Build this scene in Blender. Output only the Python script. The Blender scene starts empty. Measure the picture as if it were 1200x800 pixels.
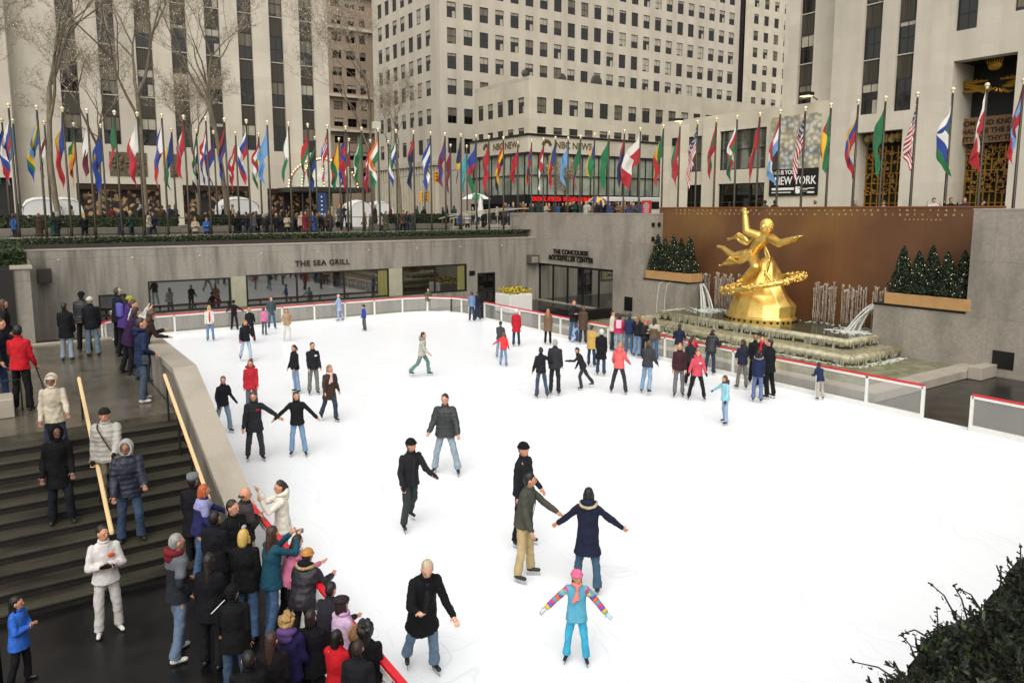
import bpy, bmesh, math, random
from mathutils import Vector, Matrix, Quaternion
random.seed(7)
R = math.radians
SC = bpy.context.scene
COL = SC.collection

# ---------------------------------------------------------------- camera model (1200 x 800 frame of the photo)
CY, YH, FF = 360.0, 246.0, 875.0
FL = math.sqrt(FF*FF-(CY-YH)**2)
PITCH = math.atan((CY-YH)/FL)
YAW = math.atan(600/FF)
H = 6.4
FW = Vector((math.sin(YAW)*math.cos(PITCH), math.cos(YAW)*math.cos(PITCH), -math.sin(PITCH)))
RT = Vector((math.cos(YAW), -math.sin(YAW), 0))
UP = RT.cross(FW)
EYE = Vector((0, 0, H))
def ray(x, y): return FW*FL+RT*(x-600)-UP*(y-CY)
def onz(x, y, z=0.0):
    d = ray(x, y); return EYE+d*((z-H)/d.z)
def onY(x, y, Y):
    d = ray(x, y); return EYE+d*(Y/d.y)
def onX(x, y, X):
    d = ray(x, y); return EYE+d*(X/d.x)

cd = bpy.data.cameras.new("camera"); cam = bpy.data.objects.new("camera", cd); COL.objects.link(cam)
cd.sensor_width = 36; cd.lens = 36*FL/1200; cd.clip_end = 3000; cd.clip_start = 0.1
cd.shift_y = -(400-CY)/1200
cam.matrix_world = Matrix((( RT.x, UP.x, -FW.x, 0), (RT.y, UP.y, -FW.y, 0), (RT.z, UP.z, -FW.z, H), (0, 0, 0, 1)))
SC.camera = cam

# ---------------------------------------------------------------- light
SC.view_settings.view_transform = 'Standard'; SC.view_settings.look = 'None'; SC.view_settings.exposure = 0
w = bpy.data.worlds.new("World"); SC.world = w; w.use_nodes = True
nt = w.node_tree; bg = nt.nodes['Background']
sky = nt.nodes.new('ShaderNodeTexSky'); sky.sky_type = 'NISHITA'; sky.sun_disc = False
SUN_EL, SUN_AZ = R(50), R(40)      # azimuth measured from +Y towards +X: where the light comes from
sky.sun_elevation = SUN_EL; sky.sun_rotation = math.pi+SUN_AZ
sky.air_density = 1.0; sky.dust_density = 4.0; sky.ozone_density = 1.0
hs = nt.nodes.new('ShaderNodeHueSaturation'); hs.inputs['Saturation'].default_value = 0.12
hs.inputs['Value'].default_value = 1.15
tint = nt.nodes.new('ShaderNodeMixRGB'); tint.blend_type = 'MULTIPLY'; tint.inputs[0].default_value = 1
tint.inputs[2].default_value = (1.0, 0.982, 0.95, 1)
nt.links.new(sky.outputs[0], hs.inputs['Color']); nt.links.new(hs.outputs[0], tint.inputs[1])
nt.links.new(tint.outputs[0], bg.inputs[0]); bg.inputs[1].default_value = 0.15
sl = bpy.data.lights.new("sun", 'SUN'); so = bpy.data.objects.new("sun", sl); COL.objects.link(so)
sl.energy = 1.9; sl.angle = R(80); sl.color = (1.0, 0.98, 0.945)
dv = Vector((math.sin(math.pi+SUN_AZ)*math.cos(SUN_EL), math.cos(math.pi+SUN_AZ)*math.cos(SUN_EL), math.sin(SUN_EL)))
so.rotation_euler = dv.to_track_quat('Z', 'Y').to_euler()

# ---------------------------------------------------------------- materials
def lin(c):
    if isinstance(c, str):
        c = c.lstrip('#'); c = [int(c[i:i+2], 16)/255 for i in (0, 2, 4)]
        return tuple(x/12.92 if x <= 0.04045 else ((x+0.055)/1.055)**2.4 for x in c)
    return tuple(c)
MC = {}
def mat(name, col, rough=0.7, metal=0.0, nscale=0, namt=0.0, stretch=(1, 1, 1), bump=0.0, bscale=20, bstretch=(1, 1, 1),
        emit=None, estr=0, brick=None, spec=0.5, grime_light=None, tr=0, sheen=0):
    if name in MC: return MC[name]
    m = bpy.data.materials.new(name); m.use_nodes = True; MC[name] = m
    n = m.node_tree.nodes; l = m.node_tree.links; b = n['Principled BSDF']
    c = lin(col)
    b.inputs['Base Color'].default_value = (*c, 1); b.inputs['Roughness'].default_value = rough
    b.inputs['Metallic'].default_value = metal; b.inputs['Specular IOR Level'].default_value = spec
    if sheen: b.inputs['Sheen Weight'].default_value = sheen
    if emit is not None:
        b.inputs['Emission Color'].default_value = (*lin(emit), 1); b.inputs['Emission Strength'].default_value = estr
    m.diffuse_color = (*c, 1)
    tc = n.new('ShaderNodeTexCoord'); src = tc.outputs['Object']
    def mapped(st):
        if st == (1, 1, 1): return src
        mp = n.new('ShaderNodeMapping'); mp.inputs['Scale'].default_value = st; l.new(src, mp.inputs[0]); return mp.outputs[0]
    out = None
    if nscale:
        no = n.new('ShaderNodeTexNoise'); no.inputs['Scale'].default_value = nscale; no.inputs['Detail'].default_value = 6
        no.inputs['Roughness'].default_value = 0.65
        l.new(mapped(stretch), no.inputs['Vector'])
        mr = n.new('ShaderNodeMapRange'); mr.inputs[1].default_value = 0.3; mr.inputs[2].default_value = 0.7
        mr.inputs[3].default_value = 1-namt; mr.inputs[4].default_value = 1+namt
        l.new(no.outputs[0], mr.inputs[0])
        mx = n.new('ShaderNodeMixRGB'); mx.blend_type = 'MULTIPLY'; mx.inputs[0].default_value = 1
        mx.inputs[1].default_value = (*c, 1); l.new(mr.outputs[0], mx.inputs[2]); out = mx.outputs[0]
    if grime_light:
        gs, gc, ga, gst = grime_light
        no = n.new('ShaderNodeTexNoise'); no.inputs['Scale'].default_value = gs; no.inputs['Detail'].default_value = 4
        l.new(mapped(gst), no.inputs['Vector'])
        mr = n.new('ShaderNodeMapRange'); mr.inputs[1].default_value = 0.45; mr.inputs[2].default_value = 0.72
        mr.inputs[3].default_value = 0; mr.inputs[4].default_value = ga; l.new(no.outputs[0], mr.inputs[0])
        mx = n.new('ShaderNodeMixRGB'); mx.inputs[1].default_value = (*c, 1)
        if out is not None: l.new(out, mx.inputs[1])
        mx.inputs[2].default_value = (*lin(gc), 1); l.new(mr.outputs[0], mx.inputs[0]); out = mx.outputs[0]
    if brick:
        bw, bh, mort, dark = brick
        sp = n.new('ShaderNodeSeparateXYZ'); l.new(src, sp.inputs[0])
        ad = n.new('ShaderNodeMath'); l.new(sp.outputs[0], ad.inputs[0]); l.new(sp.outputs[1], ad.inputs[1])
        cb = n.new('ShaderNodeCombineXYZ'); l.new(ad.outputs[0], cb.inputs[0]); l.new(sp.outputs[2], cb.inputs[1])
        br = n.new('ShaderNodeTexBrick'); l.new(cb.outputs[0], br.inputs['Vector'])
        br.inputs['Scale'].default_value = 1; br.inputs['Brick Width'].default_value = bw; br.inputs['Row Height'].default_value = bh
        br.inputs['Mortar Size'].default_value = mort; br.inputs['Mortar Smooth'].default_value = 0.3
        br.inputs['Color1'].default_value = (1, 1, 1, 1); br.inputs['Color2'].default_value = (0.90, 0.90, 0.90, 1)
        br.inputs['Mortar'].default_value = (dark, dark, dark, 1); br.inputs['Bias'].default_value = 0
        mx = n.new('ShaderNodeMixRGB'); mx.blend_type = 'MULTIPLY'; mx.inputs[0].default_value = 1
        mx.inputs[1].default_value = (*c, 1)
        if out is not None: l.new(out, mx.inputs[1])
        l.new(br.outputs[0], mx.inputs[2]); out = mx.outputs[0]
    if out is not None: l.new(out, b.inputs['Base Color'])
    if bump:
        no = n.new('ShaderNodeTexNoise'); no.inputs['Scale'].default_value = bscale; no.inputs['Detail'].default_value = 4
        l.new(mapped(bstretch), no.inputs['Vector'])
        bp = n.new('ShaderNodeBump'); bp.inputs['Strength'].default_value = bump; bp.inputs['Distance'].default_value = 0.02
        l.new(no.outputs[0], bp.inputs['Height']); l.new(bp.outputs[0], b.inputs['Normal'])
    return m
def glass(name, tint, refl, rough=0.03, alpha=0.0):
    """sheet glass: tinted body, constant mirror share, optional see-through share"""
    if name in MC: return MC[name]
    m = bpy.data.materials.new(name); m.use_nodes = True; MC[name] = m
    n = m.node_tree.nodes; l = m.node_tree.links; n.remove(n['Principled BSDF']); o = n['Material Output']
    d = n.new('ShaderNodeBsdfDiffuse'); d.inputs[0].default_value = (*lin(tint), 1)
    t = n.new('ShaderNodeBsdfTransparent')
    g = n.new('ShaderNodeBsdfGlossy'); g.inputs['Roughness'].default_value = rough; fres = .5 if alpha == 0 else .3; g.inputs[0].default_value = (0.95, 0.95, 0.92, 1)
    fr = n.new('ShaderNodeLayerWeight'); fr.inputs[0].default_value = 0.3
    mr = n.new('ShaderNodeMapRange'); mr.inputs[3].default_value = refl; mr.inputs[4].default_value = min(1, refl+0.5); l.new(fr.outputs['Fresnel'], mr.inputs[0])
    a = n.new('ShaderNodeMixShader'); a.inputs[0].default_value = alpha; l.new(d.outputs[0], a.inputs[1]); l.new(t.outputs[0], a.inputs[2])
    b = n.new('ShaderNodeMixShader'); l.new(mr.outputs[0], b.inputs[0]); l.new(a.outputs[0], b.inputs[1]); l.new(g.outputs[0], b.inputs[2])
    l.new(b.outputs[0], o.inputs[0]); return m

M_LIME = mat('limestone', '#c8c0af', .85, nscale=.25, namt=.08, brick=(2.4, 1.2, .012, .86), grime_light=(.5, '#8d8270', .30, (1, 1, .12)))
M_LIME2 = mat('limestone_far', '#bcb4a4', .85, nscale=.2, namt=.08, grime_light=(.4, '#857a68', .35, (1, 1, .1)))
M_LIME3 = mat('limestone_warm', '#cac1ac', .85, nscale=.25, namt=.07, brick=(2.6, 1.3, .012, .84), grime_light=(.5, '#958872', .30, (1, 1, .2)))
M_BRN = mat('brown_brick', '#8a7663', .9, nscale=.4, namt=.12)
M_GRAN = mat('grey_granite', '#8a8479', .55, nscale=7, namt=.16, brick=(2.55, 4.0, .012, .62), grime_light=(2.2, '#565048', .75, (1, 1, .10)), bump=.05, bscale=60)
M_GRAN2 = mat('pale_granite', '#958e82', .5, nscale=9, namt=.2, brick=(3.3, 2.2, .012, .66), grime_light=(.9, '#625c52', .6, (1, 1, .45)), bump=.05, bscale=60)
M_LEDGE = mat('ledge_granite', '#a39a8c', .5, nscale=40, namt=.14, grime_light=(1.2, '#5f5950', .3, (1, 1, 1)))
M_WET = mat('wet_terrace', '#5a5448', .22, nscale=5, namt=.30, brick=None, grime_light=(1.1, '#2e2a22', .6, (1, 1, 1)), bump=.03, bscale=8)
M_STEP = mat('stair_granite', '#3c392e', .38, nscale=30, namt=.35, grime_light=(2.2, '#15120e', .8, (.4, 1, 1)), bump=.1, bscale=40)
M_RISER = mat('stair_riser', '#100f0c', .6, nscale=14, namt=.5, grime_light=(2.5, '#2b261e', .5, (1, 1, .4)))
M_BLK = mat('black_wet_floor', '#080808', .34, nscale=1.2, namt=.6, grime_light=(.9, '#34332f', .35, (1, 1, 1)))
M_BRONZE = mat('bronze_panel', '#6e4b31', .40, metal=.25, nscale=.5, namt=.14, stretch=(1, 1, .5), grime_light=(.16, '#9a7440', .85, (1, 1, 1)), brick=(4.3, 8, .008, .5))  # golden patches in the colour stand in for light on the bronze
M_GOLD = mat('gilding', '#f5cf74', .31, metal=.85, nscale=3, namt=.12, bump=.05, bscale=30, grime_light=(2.5, '#94661a', .4, (1, 1, 1)))
M_GOLD2 = mat('dull_gilding', '#a37e2a', .4, metal=.8, nscale=6, namt=.3)
M_DARKMET = mat('dark_metal', '#2a2824', .4, metal=.5)
M_POLE = mat('pole_bronze', '#3d372c', .35, metal=.6)
M_BALL = mat('pole_ball', '#e0d4b0', .25, metal=.4)
M_BLACK = mat('black_paint', '#0b0b0b', .4)
M_INT = mat('dark_interior', '#17130f', .6, nscale=.8, namt=.5)
M_INTW = mat('warm_interior', '#4a3a26', .7, nscale=.7, namt=.5, emit='#5a4325', estr=.12)
M_WHITE = mat('white_paint', '#d8d6d0', .45, nscale=6, namt=.04)
M_CREAM = mat('cream_paint', '#d2c3a0', .55)
M_RED = mat('red_rail', '#d01f2c', .35, nscale=3, namt=.1)
M_TAN = mat('tan_box', '#b08858', .5, nscale=4, namt=.08)
M_WOOD = mat('oak_handrail', '#d8bb8c', .4, nscale=8, namt=.15, stretch=(8, .6, 8))
M_GLASSD = glass('dark_window_glass', '#12110f', .06)
M_GLASSW = glass('restaurant_glass', '#1c1a13', .17, .03)
M_GLASSB = glass('barrier_glass', '#b5b4ac', .05, .08, .72)
M_GLASSS = glass('studio_glass', '#3f453f', .28)
M_BLIND = mat('window_blind', '#a59e8e', .8, nscale=1, namt=.15)
M_BLIND2 = mat('grey_curtain', '#6b6558', .9, nscale=9, namt=.3, stretch=(1, 1, .02))
M_SPAN = mat('fluted_spandrel', '#4b463c', .5, metal=.3, nscale=9, namt=.4, stretch=(1, 1, .02))
M_FRAME = mat('window_frame', '#2b2822', .5)
M_SOIL = mat('soil', '#1a140d', .95)
M_LAMP = mat('small_bulb', '#ffe9b8', .5, emit='#ffe2b0', estr=1.6)
M_LAMPD = mat('tiny_bulb', '#e8dcc0', .5, emit='#ffeeda', estr=1.1)

# ---------------------------------------------------------------- mesh helpers
def link(name, bm, mats, parent=None, loc=None, smooth=False, rot=None):
    me = bpy.data.meshes.new(name); bm.to_mesh(me); bm.free()
    return linkme(name, me, mats, parent, loc, smooth, rot)
def linkme(name, me, mats, parent=None, loc=None, smooth=False, rot=None):
    if not isinstance(mats, (list, tuple)): mats = [mats]
    if not me.materials:
        for m in mats: me.materials.append(m)
    if smooth: me.shade_smooth()
    o = bpy.data.objects.new(name, me); COL.objects.link(o)
    if parent: o.parent = parent
    if loc is not None: o.location = loc
    if rot is not None: o.rotation_euler = rot
    return o
def tag(o, label=None, cat=None, group=None, kind=None):
    if label: o['label'] = label
    if cat: o['category'] = cat
    if group: o['group'] = group
    if kind: o['kind'] = kind
    return o
def thing(name, label, cat, loc=(0, 0, 0), rz=0, group=None):
    o = bpy.data.objects.new(name, None); COL.objects.link(o); o.location = loc; o.rotation_euler = (0, 0, rz)
    o.empty_display_size = .3
    return tag(o, label, cat, group)
def struct(name, bm, m, smooth=False):
    return tag(link(name, bm, m, smooth=smooth), name.replace('_', ' '), None, None, 'structure')
def B(): return bmesh.new()
def box(bm, x0, x1, y0, y1, z0, z1, mi=0, bev=0):
    vs = [bm.verts.new(p) for p in ((x0,y0,z0),(x1,y0,z0),(x1,y1,z0),(x0,y1,z0),(x0,y0,z1),(x1,y0,z1),(x1,y1,z1),(x0,y1,z1))]
    fs = [bm.faces.new([vs[i] for i in f]) for f in ((0,3,2,1),(4,5,6,7),(0,1,5,4),(1,2,6,5),(2,3,7,6),(3,0,4,7))]
    for f in fs: f.material_index = mi
    if bev:
        bmesh.ops.bevel(bm, geom=list({e for f in fs for e in f.edges}), offset=bev, segments=2, affect='EDGES', profile=.5)
    return vs
def quad(bm, pts, mi=0):
    f = bm.faces.new([bm.verts.new(p) for p in pts]); f.material_index = mi; return f
def tube(bm, pts, rad, n=8, mi=0, cap=True):
    """smooth tube through points; rad a number or list"""
    pts = [Vector(p) for p in pts]
    if not isinstance(rad, (list, tuple)): rad = [rad]*len(pts)
    rings = []; side = None
    for i, p in enumerate(pts):
        t = (pts[min(i+1, len(pts)-1)]-pts[max(i-1, 0)])
        if t.length < 1e-9: t = Vector((0, 0, 1))
        t.normalize()
        if side is None: side = t.orthogonal().normalized()
        side = (side-t*side.dot(t))
        if side.length < 1e-6: side = t.orthogonal()
        side.normalize(); o = t.cross(side)
        rings.append([bm.verts.new(p+(side*math.cos(2*math.pi*k/n)+o*math.sin(2*math.pi*k/n))*rad[i]) for k in range(n)])
    for a, b in zip(rings, rings[1:]):
        for k in range(n):
            f = bm.faces.new((a[k], a[(k+1) % n], b[(k+1) % n], b[k])); f.material_index = mi
    if cap:
        f = bm.faces.new(rings[0][::-1]); f.material_index = mi
        f = bm.faces.new(rings[-1]); f.material_index = mi
def ell(bm, c, r, rot=None, seg=12, rng=8, mi=0):
    """ellipsoid"""
    c = Vector(c); 
    if not isinstance(r, (list, tuple)): r = (r, r, r)
    rot = rot or Matrix.Identity(3)
    def P(i, j):
        th = math.pi*i/rng; ph = 2*math.pi*j/seg
        return c+rot @ Vector((r[0]*math.sin(th)*math.cos(ph), r[1]*math.sin(th)*math.sin(ph), r[2]*math.cos(th)))
    top = bm.verts.new(P(0, 0)); bot = bm.verts.new(P(rng, 0))
    rows = [[bm.verts.new(P(i, j)) for j in range(seg)] for i in range(1, rng)]
    fs = []
    for j in range(seg):
        fs.append(bm.faces.new((top, rows[0][j], rows[0][(j+1) % seg])))
        fs.append(bm.faces.new((bot, rows[-1][(j+1) % seg], rows[-1][j])))
        for a, b in zip(rows, rows[1:]): fs.append(bm.faces.new((a[j], b[j], b[(j+1) % seg], a[(j+1) % seg])))
    for f in fs: f.material_index = mi
def caps(bm, a, b, ra, rb, seg=10, mi=0):
    """tapered capsule from a to b"""
    a = Vector(a); b = Vector(b); t = b-a; L = t.length
    if L < 1e-6: ell(bm, a, ra, seg=seg, rng=6); return
    t.normalize(); s = t.orthogonal().normalized(); o = t.cross(s)
    prof = [(-ra*math.cos(x), ra*math.sin(x)) for x in (R(30), R(60), R(90))]+[(L+rb*math.cos(x), rb*math.sin(x)) for x in (R(90), R(60), R(30))]
    rings = [[bm.verts.new(a+t*d+(s*math.cos(2*math.pi*k/seg)+o*math.sin(2*math.pi*k/seg))*r) for k in range(seg)] for d, r in prof]
    fs = []
    for p, q in zip(rings, rings[1:]):
        for k in range(seg): fs.append(bm.faces.new((p[k], p[(k+1) % seg], q[(k+1) % seg], q[k])))
    v0 = bm.verts.new(a-t*ra); v1 = bm.verts.new(b+t*rb)
    for k in range(seg):
        fs.append(bm.faces.new((v0, rings[0][(k+1) % seg], rings[0][k]))); fs.append(bm.faces.new((v1, rings[-1][k], rings[-1][(k+1) % seg])))
    for f in fs: f.material_index = mi
def loft(bm, secs, seg=16, mi=0):
    """closed loft of elliptical rings: (centre, side vector * rx, front vector * ry)"""
    rings = [[bm.verts.new(Vector(c)+Vector(sx)*math.cos(2*math.pi*k/seg)+Vector(sy)*math.sin(2*math.pi*k/seg)) for k in range(seg)] for c, sx, sy in secs]
    fs = []
    for p, q in zip(rings, rings[1:]):
        for k in range(seg): fs.append(bm.faces.new((p[k], p[(k+1) % seg], q[(k+1) % seg], q[k])))
    fs.append(bm.faces.new(rings[0][::-1])); fs.append(bm.faces.new(rings[-1]))
    for f in fs: f.material_index = mi
def text_mesh(s, size, depth=.01, align='CENTER', bold=0.0, space=1.0):
    c = bpy.data.curves.new('lettering', 'FONT'); c.body = s; c.size = size; c.extrude = depth; c.align_x = align; c.offset = bold; c.space_character = space
    o = bpy.data.objects.new('lettering', c); COL.objects.link(o)
    dg = bpy.context.evaluated_depsgraph_get(); me = bpy.data.meshes.new_from_object(o.evaluated_get(dg))
    bpy.data.objects.remove(o); bpy.data.curves.remove(c); me.materials.clear(); return me
def text_on(name, s, size, loc, N, m, parent=None, **k):
    """N: '-Y' wall facing -Y (reads along +X), '-X' wall facing -X (reads along -Y)"""
    me = text_mesh(s, size, **k)
    rot = (R(90), 0, 0) if N == '-Y' else (R(90), 0, R(-90))
    return linkme(name, me, [m], parent, loc, rot=rot)
# ================================================================ SETTING
ZG = 5.0      # plaza and street level behind the rink
ZE = 5.25     # raised promenade to the right
ZT = 1.86     # terrace at the head of the stairs
YS = 43.0     # restaurant wall
XC = 31.5     # concourse wall / fountain wall
XB = 33.0     # bronze wall
XL, XR, YF = 3.45, 22.95, 41.0

M_ICE = mat('ice', (0.88, 0.905, 0.935), .27, nscale=.25, namt=.02, bump=.04, bscale=14, bstretch=(1, .3, 1), spec=.35)
bm = B()
box(bm, XL-.2, XR+.3, 1.1, YF+.25, -.2, 0)
def scratches(m):
    n = m.node_tree.nodes; l = m.node_tree.links; b = n['Principled BSDF']; tc = n.new('ShaderNodeTexCoord'); last = None
    src0 = b.inputs['Base Color'].links[0].from_socket
    for i, (rot, sc, st) in enumerate(((.4, 1.1, 14), (1.5, .9, 17), (2.5, 1.3, 12), (-.3, .7, 20))):
        dn = n.new('ShaderNodeTexNoise'); dn.inputs['Scale'].default_value = .22+.07*i; l.new(tc.outputs['Object'], dn.inputs['Vector'])
        ad = n.new('ShaderNodeVectorMath'); ad.operation = 'MULTIPLY_ADD'; ad.inputs[1].default_value = (5, 5, 0); l.new(dn.outputs['Color'], ad.inputs[0]); l.new(tc.outputs['Object'], ad.inputs[2])
        mp = n.new('ShaderNodeMapping'); mp.inputs['Rotation'].default_value = (0, 0, rot); mp.inputs['Scale'].default_value = (sc*st, sc*.35, 1); l.new(ad.outputs[0], mp.inputs[0])
        no = n.new('ShaderNodeTexNoise'); no.inputs['Scale'].default_value = 1; no.inputs['Detail'].default_value = 3; l.new(mp.outputs[0], no.inputs['Vector'])
        mr = n.new('ShaderNodeMapRange'); mr.inputs[1].default_value = .62; mr.inputs[2].default_value = .78; mr.inputs[3].default_value = 0; mr.inputs[4].default_value = 1; l.new(no.outputs[0], mr.inputs[0])
        if last is None: last = mr.outputs[0]
        else:
            mm = n.new('ShaderNodeMath'); mm.operation = 'MAXIMUM'; l.new(last, mm.inputs[0]); l.new(mr.outputs[0], mm.inputs[1]); last = mm.outputs[0]
    mx = n.new('ShaderNodeMixRGB'); mx.inputs[2].default_value = (.68, .71, .75, 1); l.new(src0, mx.inputs[1])
    fm = n.new('ShaderNodeMath'); fm.operation = 'MULTIPLY'; fm.inputs[1].default_value = .75; l.new(last, fm.inputs[0]); l.new(fm.outputs[0], mx.inputs[0]); l.new(mx.outputs[0], b.inputs['Base Color'])
scratches(M_ICE)
struct('ice_rink_surface', bm, M_ICE)
# lower concourse paving round the rink
bm = B(); M_PAVE = mat('dark_wet_paving', '#191816', .25, nscale=2, namt=.5, grime_light=(1.5, '#403c35', .5, (1, 1, 1)))
quad(bm, ((-12, -8, -.03), (60, -8, -.03), (60, 60, -.03), (-12, 60, -.03)))
struct('lower_paving', bm, M_PAVE)
bm = B(); quad(bm, ((-6, -6, .006), (XL-.21, -6, .006), (XL-.21, 13.42, .006), (-6, 13.42, .006)))
struct('black_floor', bm, M_BLK)
# street level ground, one sheet with a pit left open
M_GRND = mat('street_paving', '#57534b', .6, nscale=.6, namt=.15, brick=None)
bm = B()
quad(bm, ((-900, YS+.5, ZG), (XC+1.2, YS+.5, ZG), (XC+1.2, 1500, ZG), (-900, 1500, ZG)))
quad(bm, ((XB+.2, -900, ZE), (1500, -900, ZE), (1500, 62, ZE), (XB+.2, 62, ZE)))
quad(bm, ((XB-.3, YS+.5, ZE-.02), (XB+.2, YS+.5, ZE-.02), (XB+.2, 62, ZE-.02), (XB-.3, 62, ZE-.02)))
quad(bm, ((XC+1.2, 62, ZE), (1500, 62, ZE), (1500, 70, ZG), (XC+1.2, 70, ZG)))
quad(bm, ((XC+1.2, 70, ZG), (1500, 70, ZG), (1500, 1500, ZG), (XC+1.2, 1500, ZG)))
struct('ground', bm, M_GRND)
bm = B()
quad(bm, ((-200, 62.5, ZG+.006), (XC+1, 62.5, ZG+.006), (XC+1, 71, ZG+.006), (-200, 71, ZG+.006)))
quad(bm, ((XC+1.3, 70.2, ZG+.006), (200, 70.2, ZG+.006), (200, 78, ZG+.006), (XC+1.3, 78, ZG+.006)))
struct('street', bm, mat('asphalt', '#3a3937', .6, nscale=3, namt=.2))

# ---- terrace and stairs
bm = B(); XI = 2.95
box(bm, -5, XI, 17.75, 29.3, -.1, ZT); box(bm, -5, .68, 29.3, 31, -.1, ZT)
struct('terrace', bm, M_WET)
bm = B()
box(bm, -5, XI, 29.3, 29.62, ZT, ZT+.05)
struct('terrace_edge', bm, M_LEDGE)
st = thing('staircase', 'wide dark wet granite stairs descending from the terrace to the black floor', 'stairs', (0, 13.4, 0))
N = 12
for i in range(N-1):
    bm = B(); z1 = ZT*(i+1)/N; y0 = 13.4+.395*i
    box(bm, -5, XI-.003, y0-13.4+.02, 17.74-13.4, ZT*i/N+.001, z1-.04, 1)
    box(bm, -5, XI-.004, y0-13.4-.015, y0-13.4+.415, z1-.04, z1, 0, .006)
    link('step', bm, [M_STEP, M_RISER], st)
# handrails
def handrail(label, x, ya, yb, za, zb, top=True):
    t = thing('handrail', label, 'handrail', (x, yb, 0), group='stair handrails')
    bm = B(); v = [(0, ya-yb, za), (0, .0, zb)]
    d = .034
    for s in (-1, 1):
        pass
    bmv = [(-d, ya-yb, za-.07), (d, ya-yb, za-.07), (d, ya-yb, za), (-d, ya-yb, za), (-d, 0, zb-.07), (d, 0, zb-.07), (d, 0, zb), (-d, 0, zb)]
    vs = [bm.verts.new(p) for p in bmv]
    fs = [bm.faces.new([vs[i] for i in f]) for f in ((0,1,2,3),(7,6,5,4),(0,4,5,1),(1,5,6,2),(2,6,7,3),(3,7,4,0))]
    bmesh.ops.bevel(bm, geom=bm.edges[:], offset=.015, segments=2, affect='EDGES')
    link('rail', bm, M_WOOD, t)
    for k in range(4):
        f = .06+.88*k/3; y = (ya-yb)*(1-f); z = za+(zb-za)*f
        yy = y+yb; st_z = min(ZT, max(0, math.ceil((yy-13.4)/.395)*ZT/N))
        bm = B(); tube(bm, [(0, y, st_z-.02), (0, y, z-.05)], .022, 8); link('post', bm, M_DARKMET, t)
    return t
handrail('oak topped handrail down the middle of the stairs', 1.16, 18.6, 13.7, 2.76, 1.0)
handrail('oak topped handrail on the stairs beside the granite parapet', 2.78, 17.9, 13.9, 2.76, 1.15)

# parapet with a bend: level on the terrace then falling beside the stairs
t = thing('parapet', 'long grey granite parapet between the terrace stairs and the ice', 'parapet', (3.2, 20, 0))
bm = B()
prof = [(13.3, 1.05), (17.9, 2.86), (29.6, 2.86)]
x0, x1 = XI, 3.47
def pv(x, y, z): return bm.verts.new((x-3.2, y-20, z))
for (ya, za), (yb, zb) in zip(prof, prof[1:]):
    a = [pv(x0+.08, ya, -.1), pv(x1-.06, ya, -.1), pv(x1-.06, ya, za-.14), pv(x0+.08, ya, za-.14)]
    b = [pv(x0+.08, yb, -.1), pv(x1-.06, yb, -.1), pv(x1-.06, yb, zb-.14), pv(x0+.08, yb, zb-.14)]
    for i in range(4):
        j = (i+1) % 4; bm.faces.new((a[i], a[j], b[j], b[i]))
    bm.faces.new(a[::-1]); bm.faces.new(b)
link('wall', bm, M_GRAN, t)
bm = B()
for (ya, za), (yb, zb) in zip(prof, prof[1:]):
    a = [pv(x0, ya, za-.14), pv(x1, ya, za-.14), pv(x1, ya, za), pv(x0, ya, za)]
    b = [pv(x0, yb, zb-.14), pv(x1, yb, zb-.14), pv(x1, yb, zb), pv(x0, yb, zb)]
    for i in range(4):
        j = (i+1) % 4; bm.faces.new((a[i], a[j], b[j], b[i]))
    bm.faces.new(a[::-1]); bm.faces.new(b)
link('coping', bm, M_LEDGE, t)

# foreground dark post at the left edge
p = onz(6, 800, 0)
t = thing('railing_post', 'black metal post at the lower left edge beside the child in blue', 'post', (p.x-.05, p.y-.2, 0))
bm = B(); tube(bm, [(0, 0, 0), (0, 0, 1.35)], .04, 10); ell(bm, (0, 0, 1.38), .055); link('shaft', bm, M_BLACK, t, smooth=True)
bm = B(); tube(bm, [(0, 0, 1.2), (-1.6, .1, 1.2)], .022, 8); tube(bm, [(0, 0, .3), (-1.6, .1, .3)], .022, 8); link('rail', bm, M_BLACK, t)
# stone block and low black rail beside the man in red
p = onz(18, 490, ZT)
t = thing('stone_bench', 'squat grey stone block at the top of the stairs beside the man in red', 'block', (p.x-.35, p.y+.35, ZT))
bm = B(); box(bm, -.55, .35, -.25, .5, 0, .42, 0, .02); link('seat', bm, M_LEDGE, t)
bm = B(); tube(bm, [(-.1, .2, .42), (-.1, .2, .75), (.5, .2, .75), (.5, .2, .02)], .018, 6); link('rail', bm, M_BLACK, t)

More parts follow.
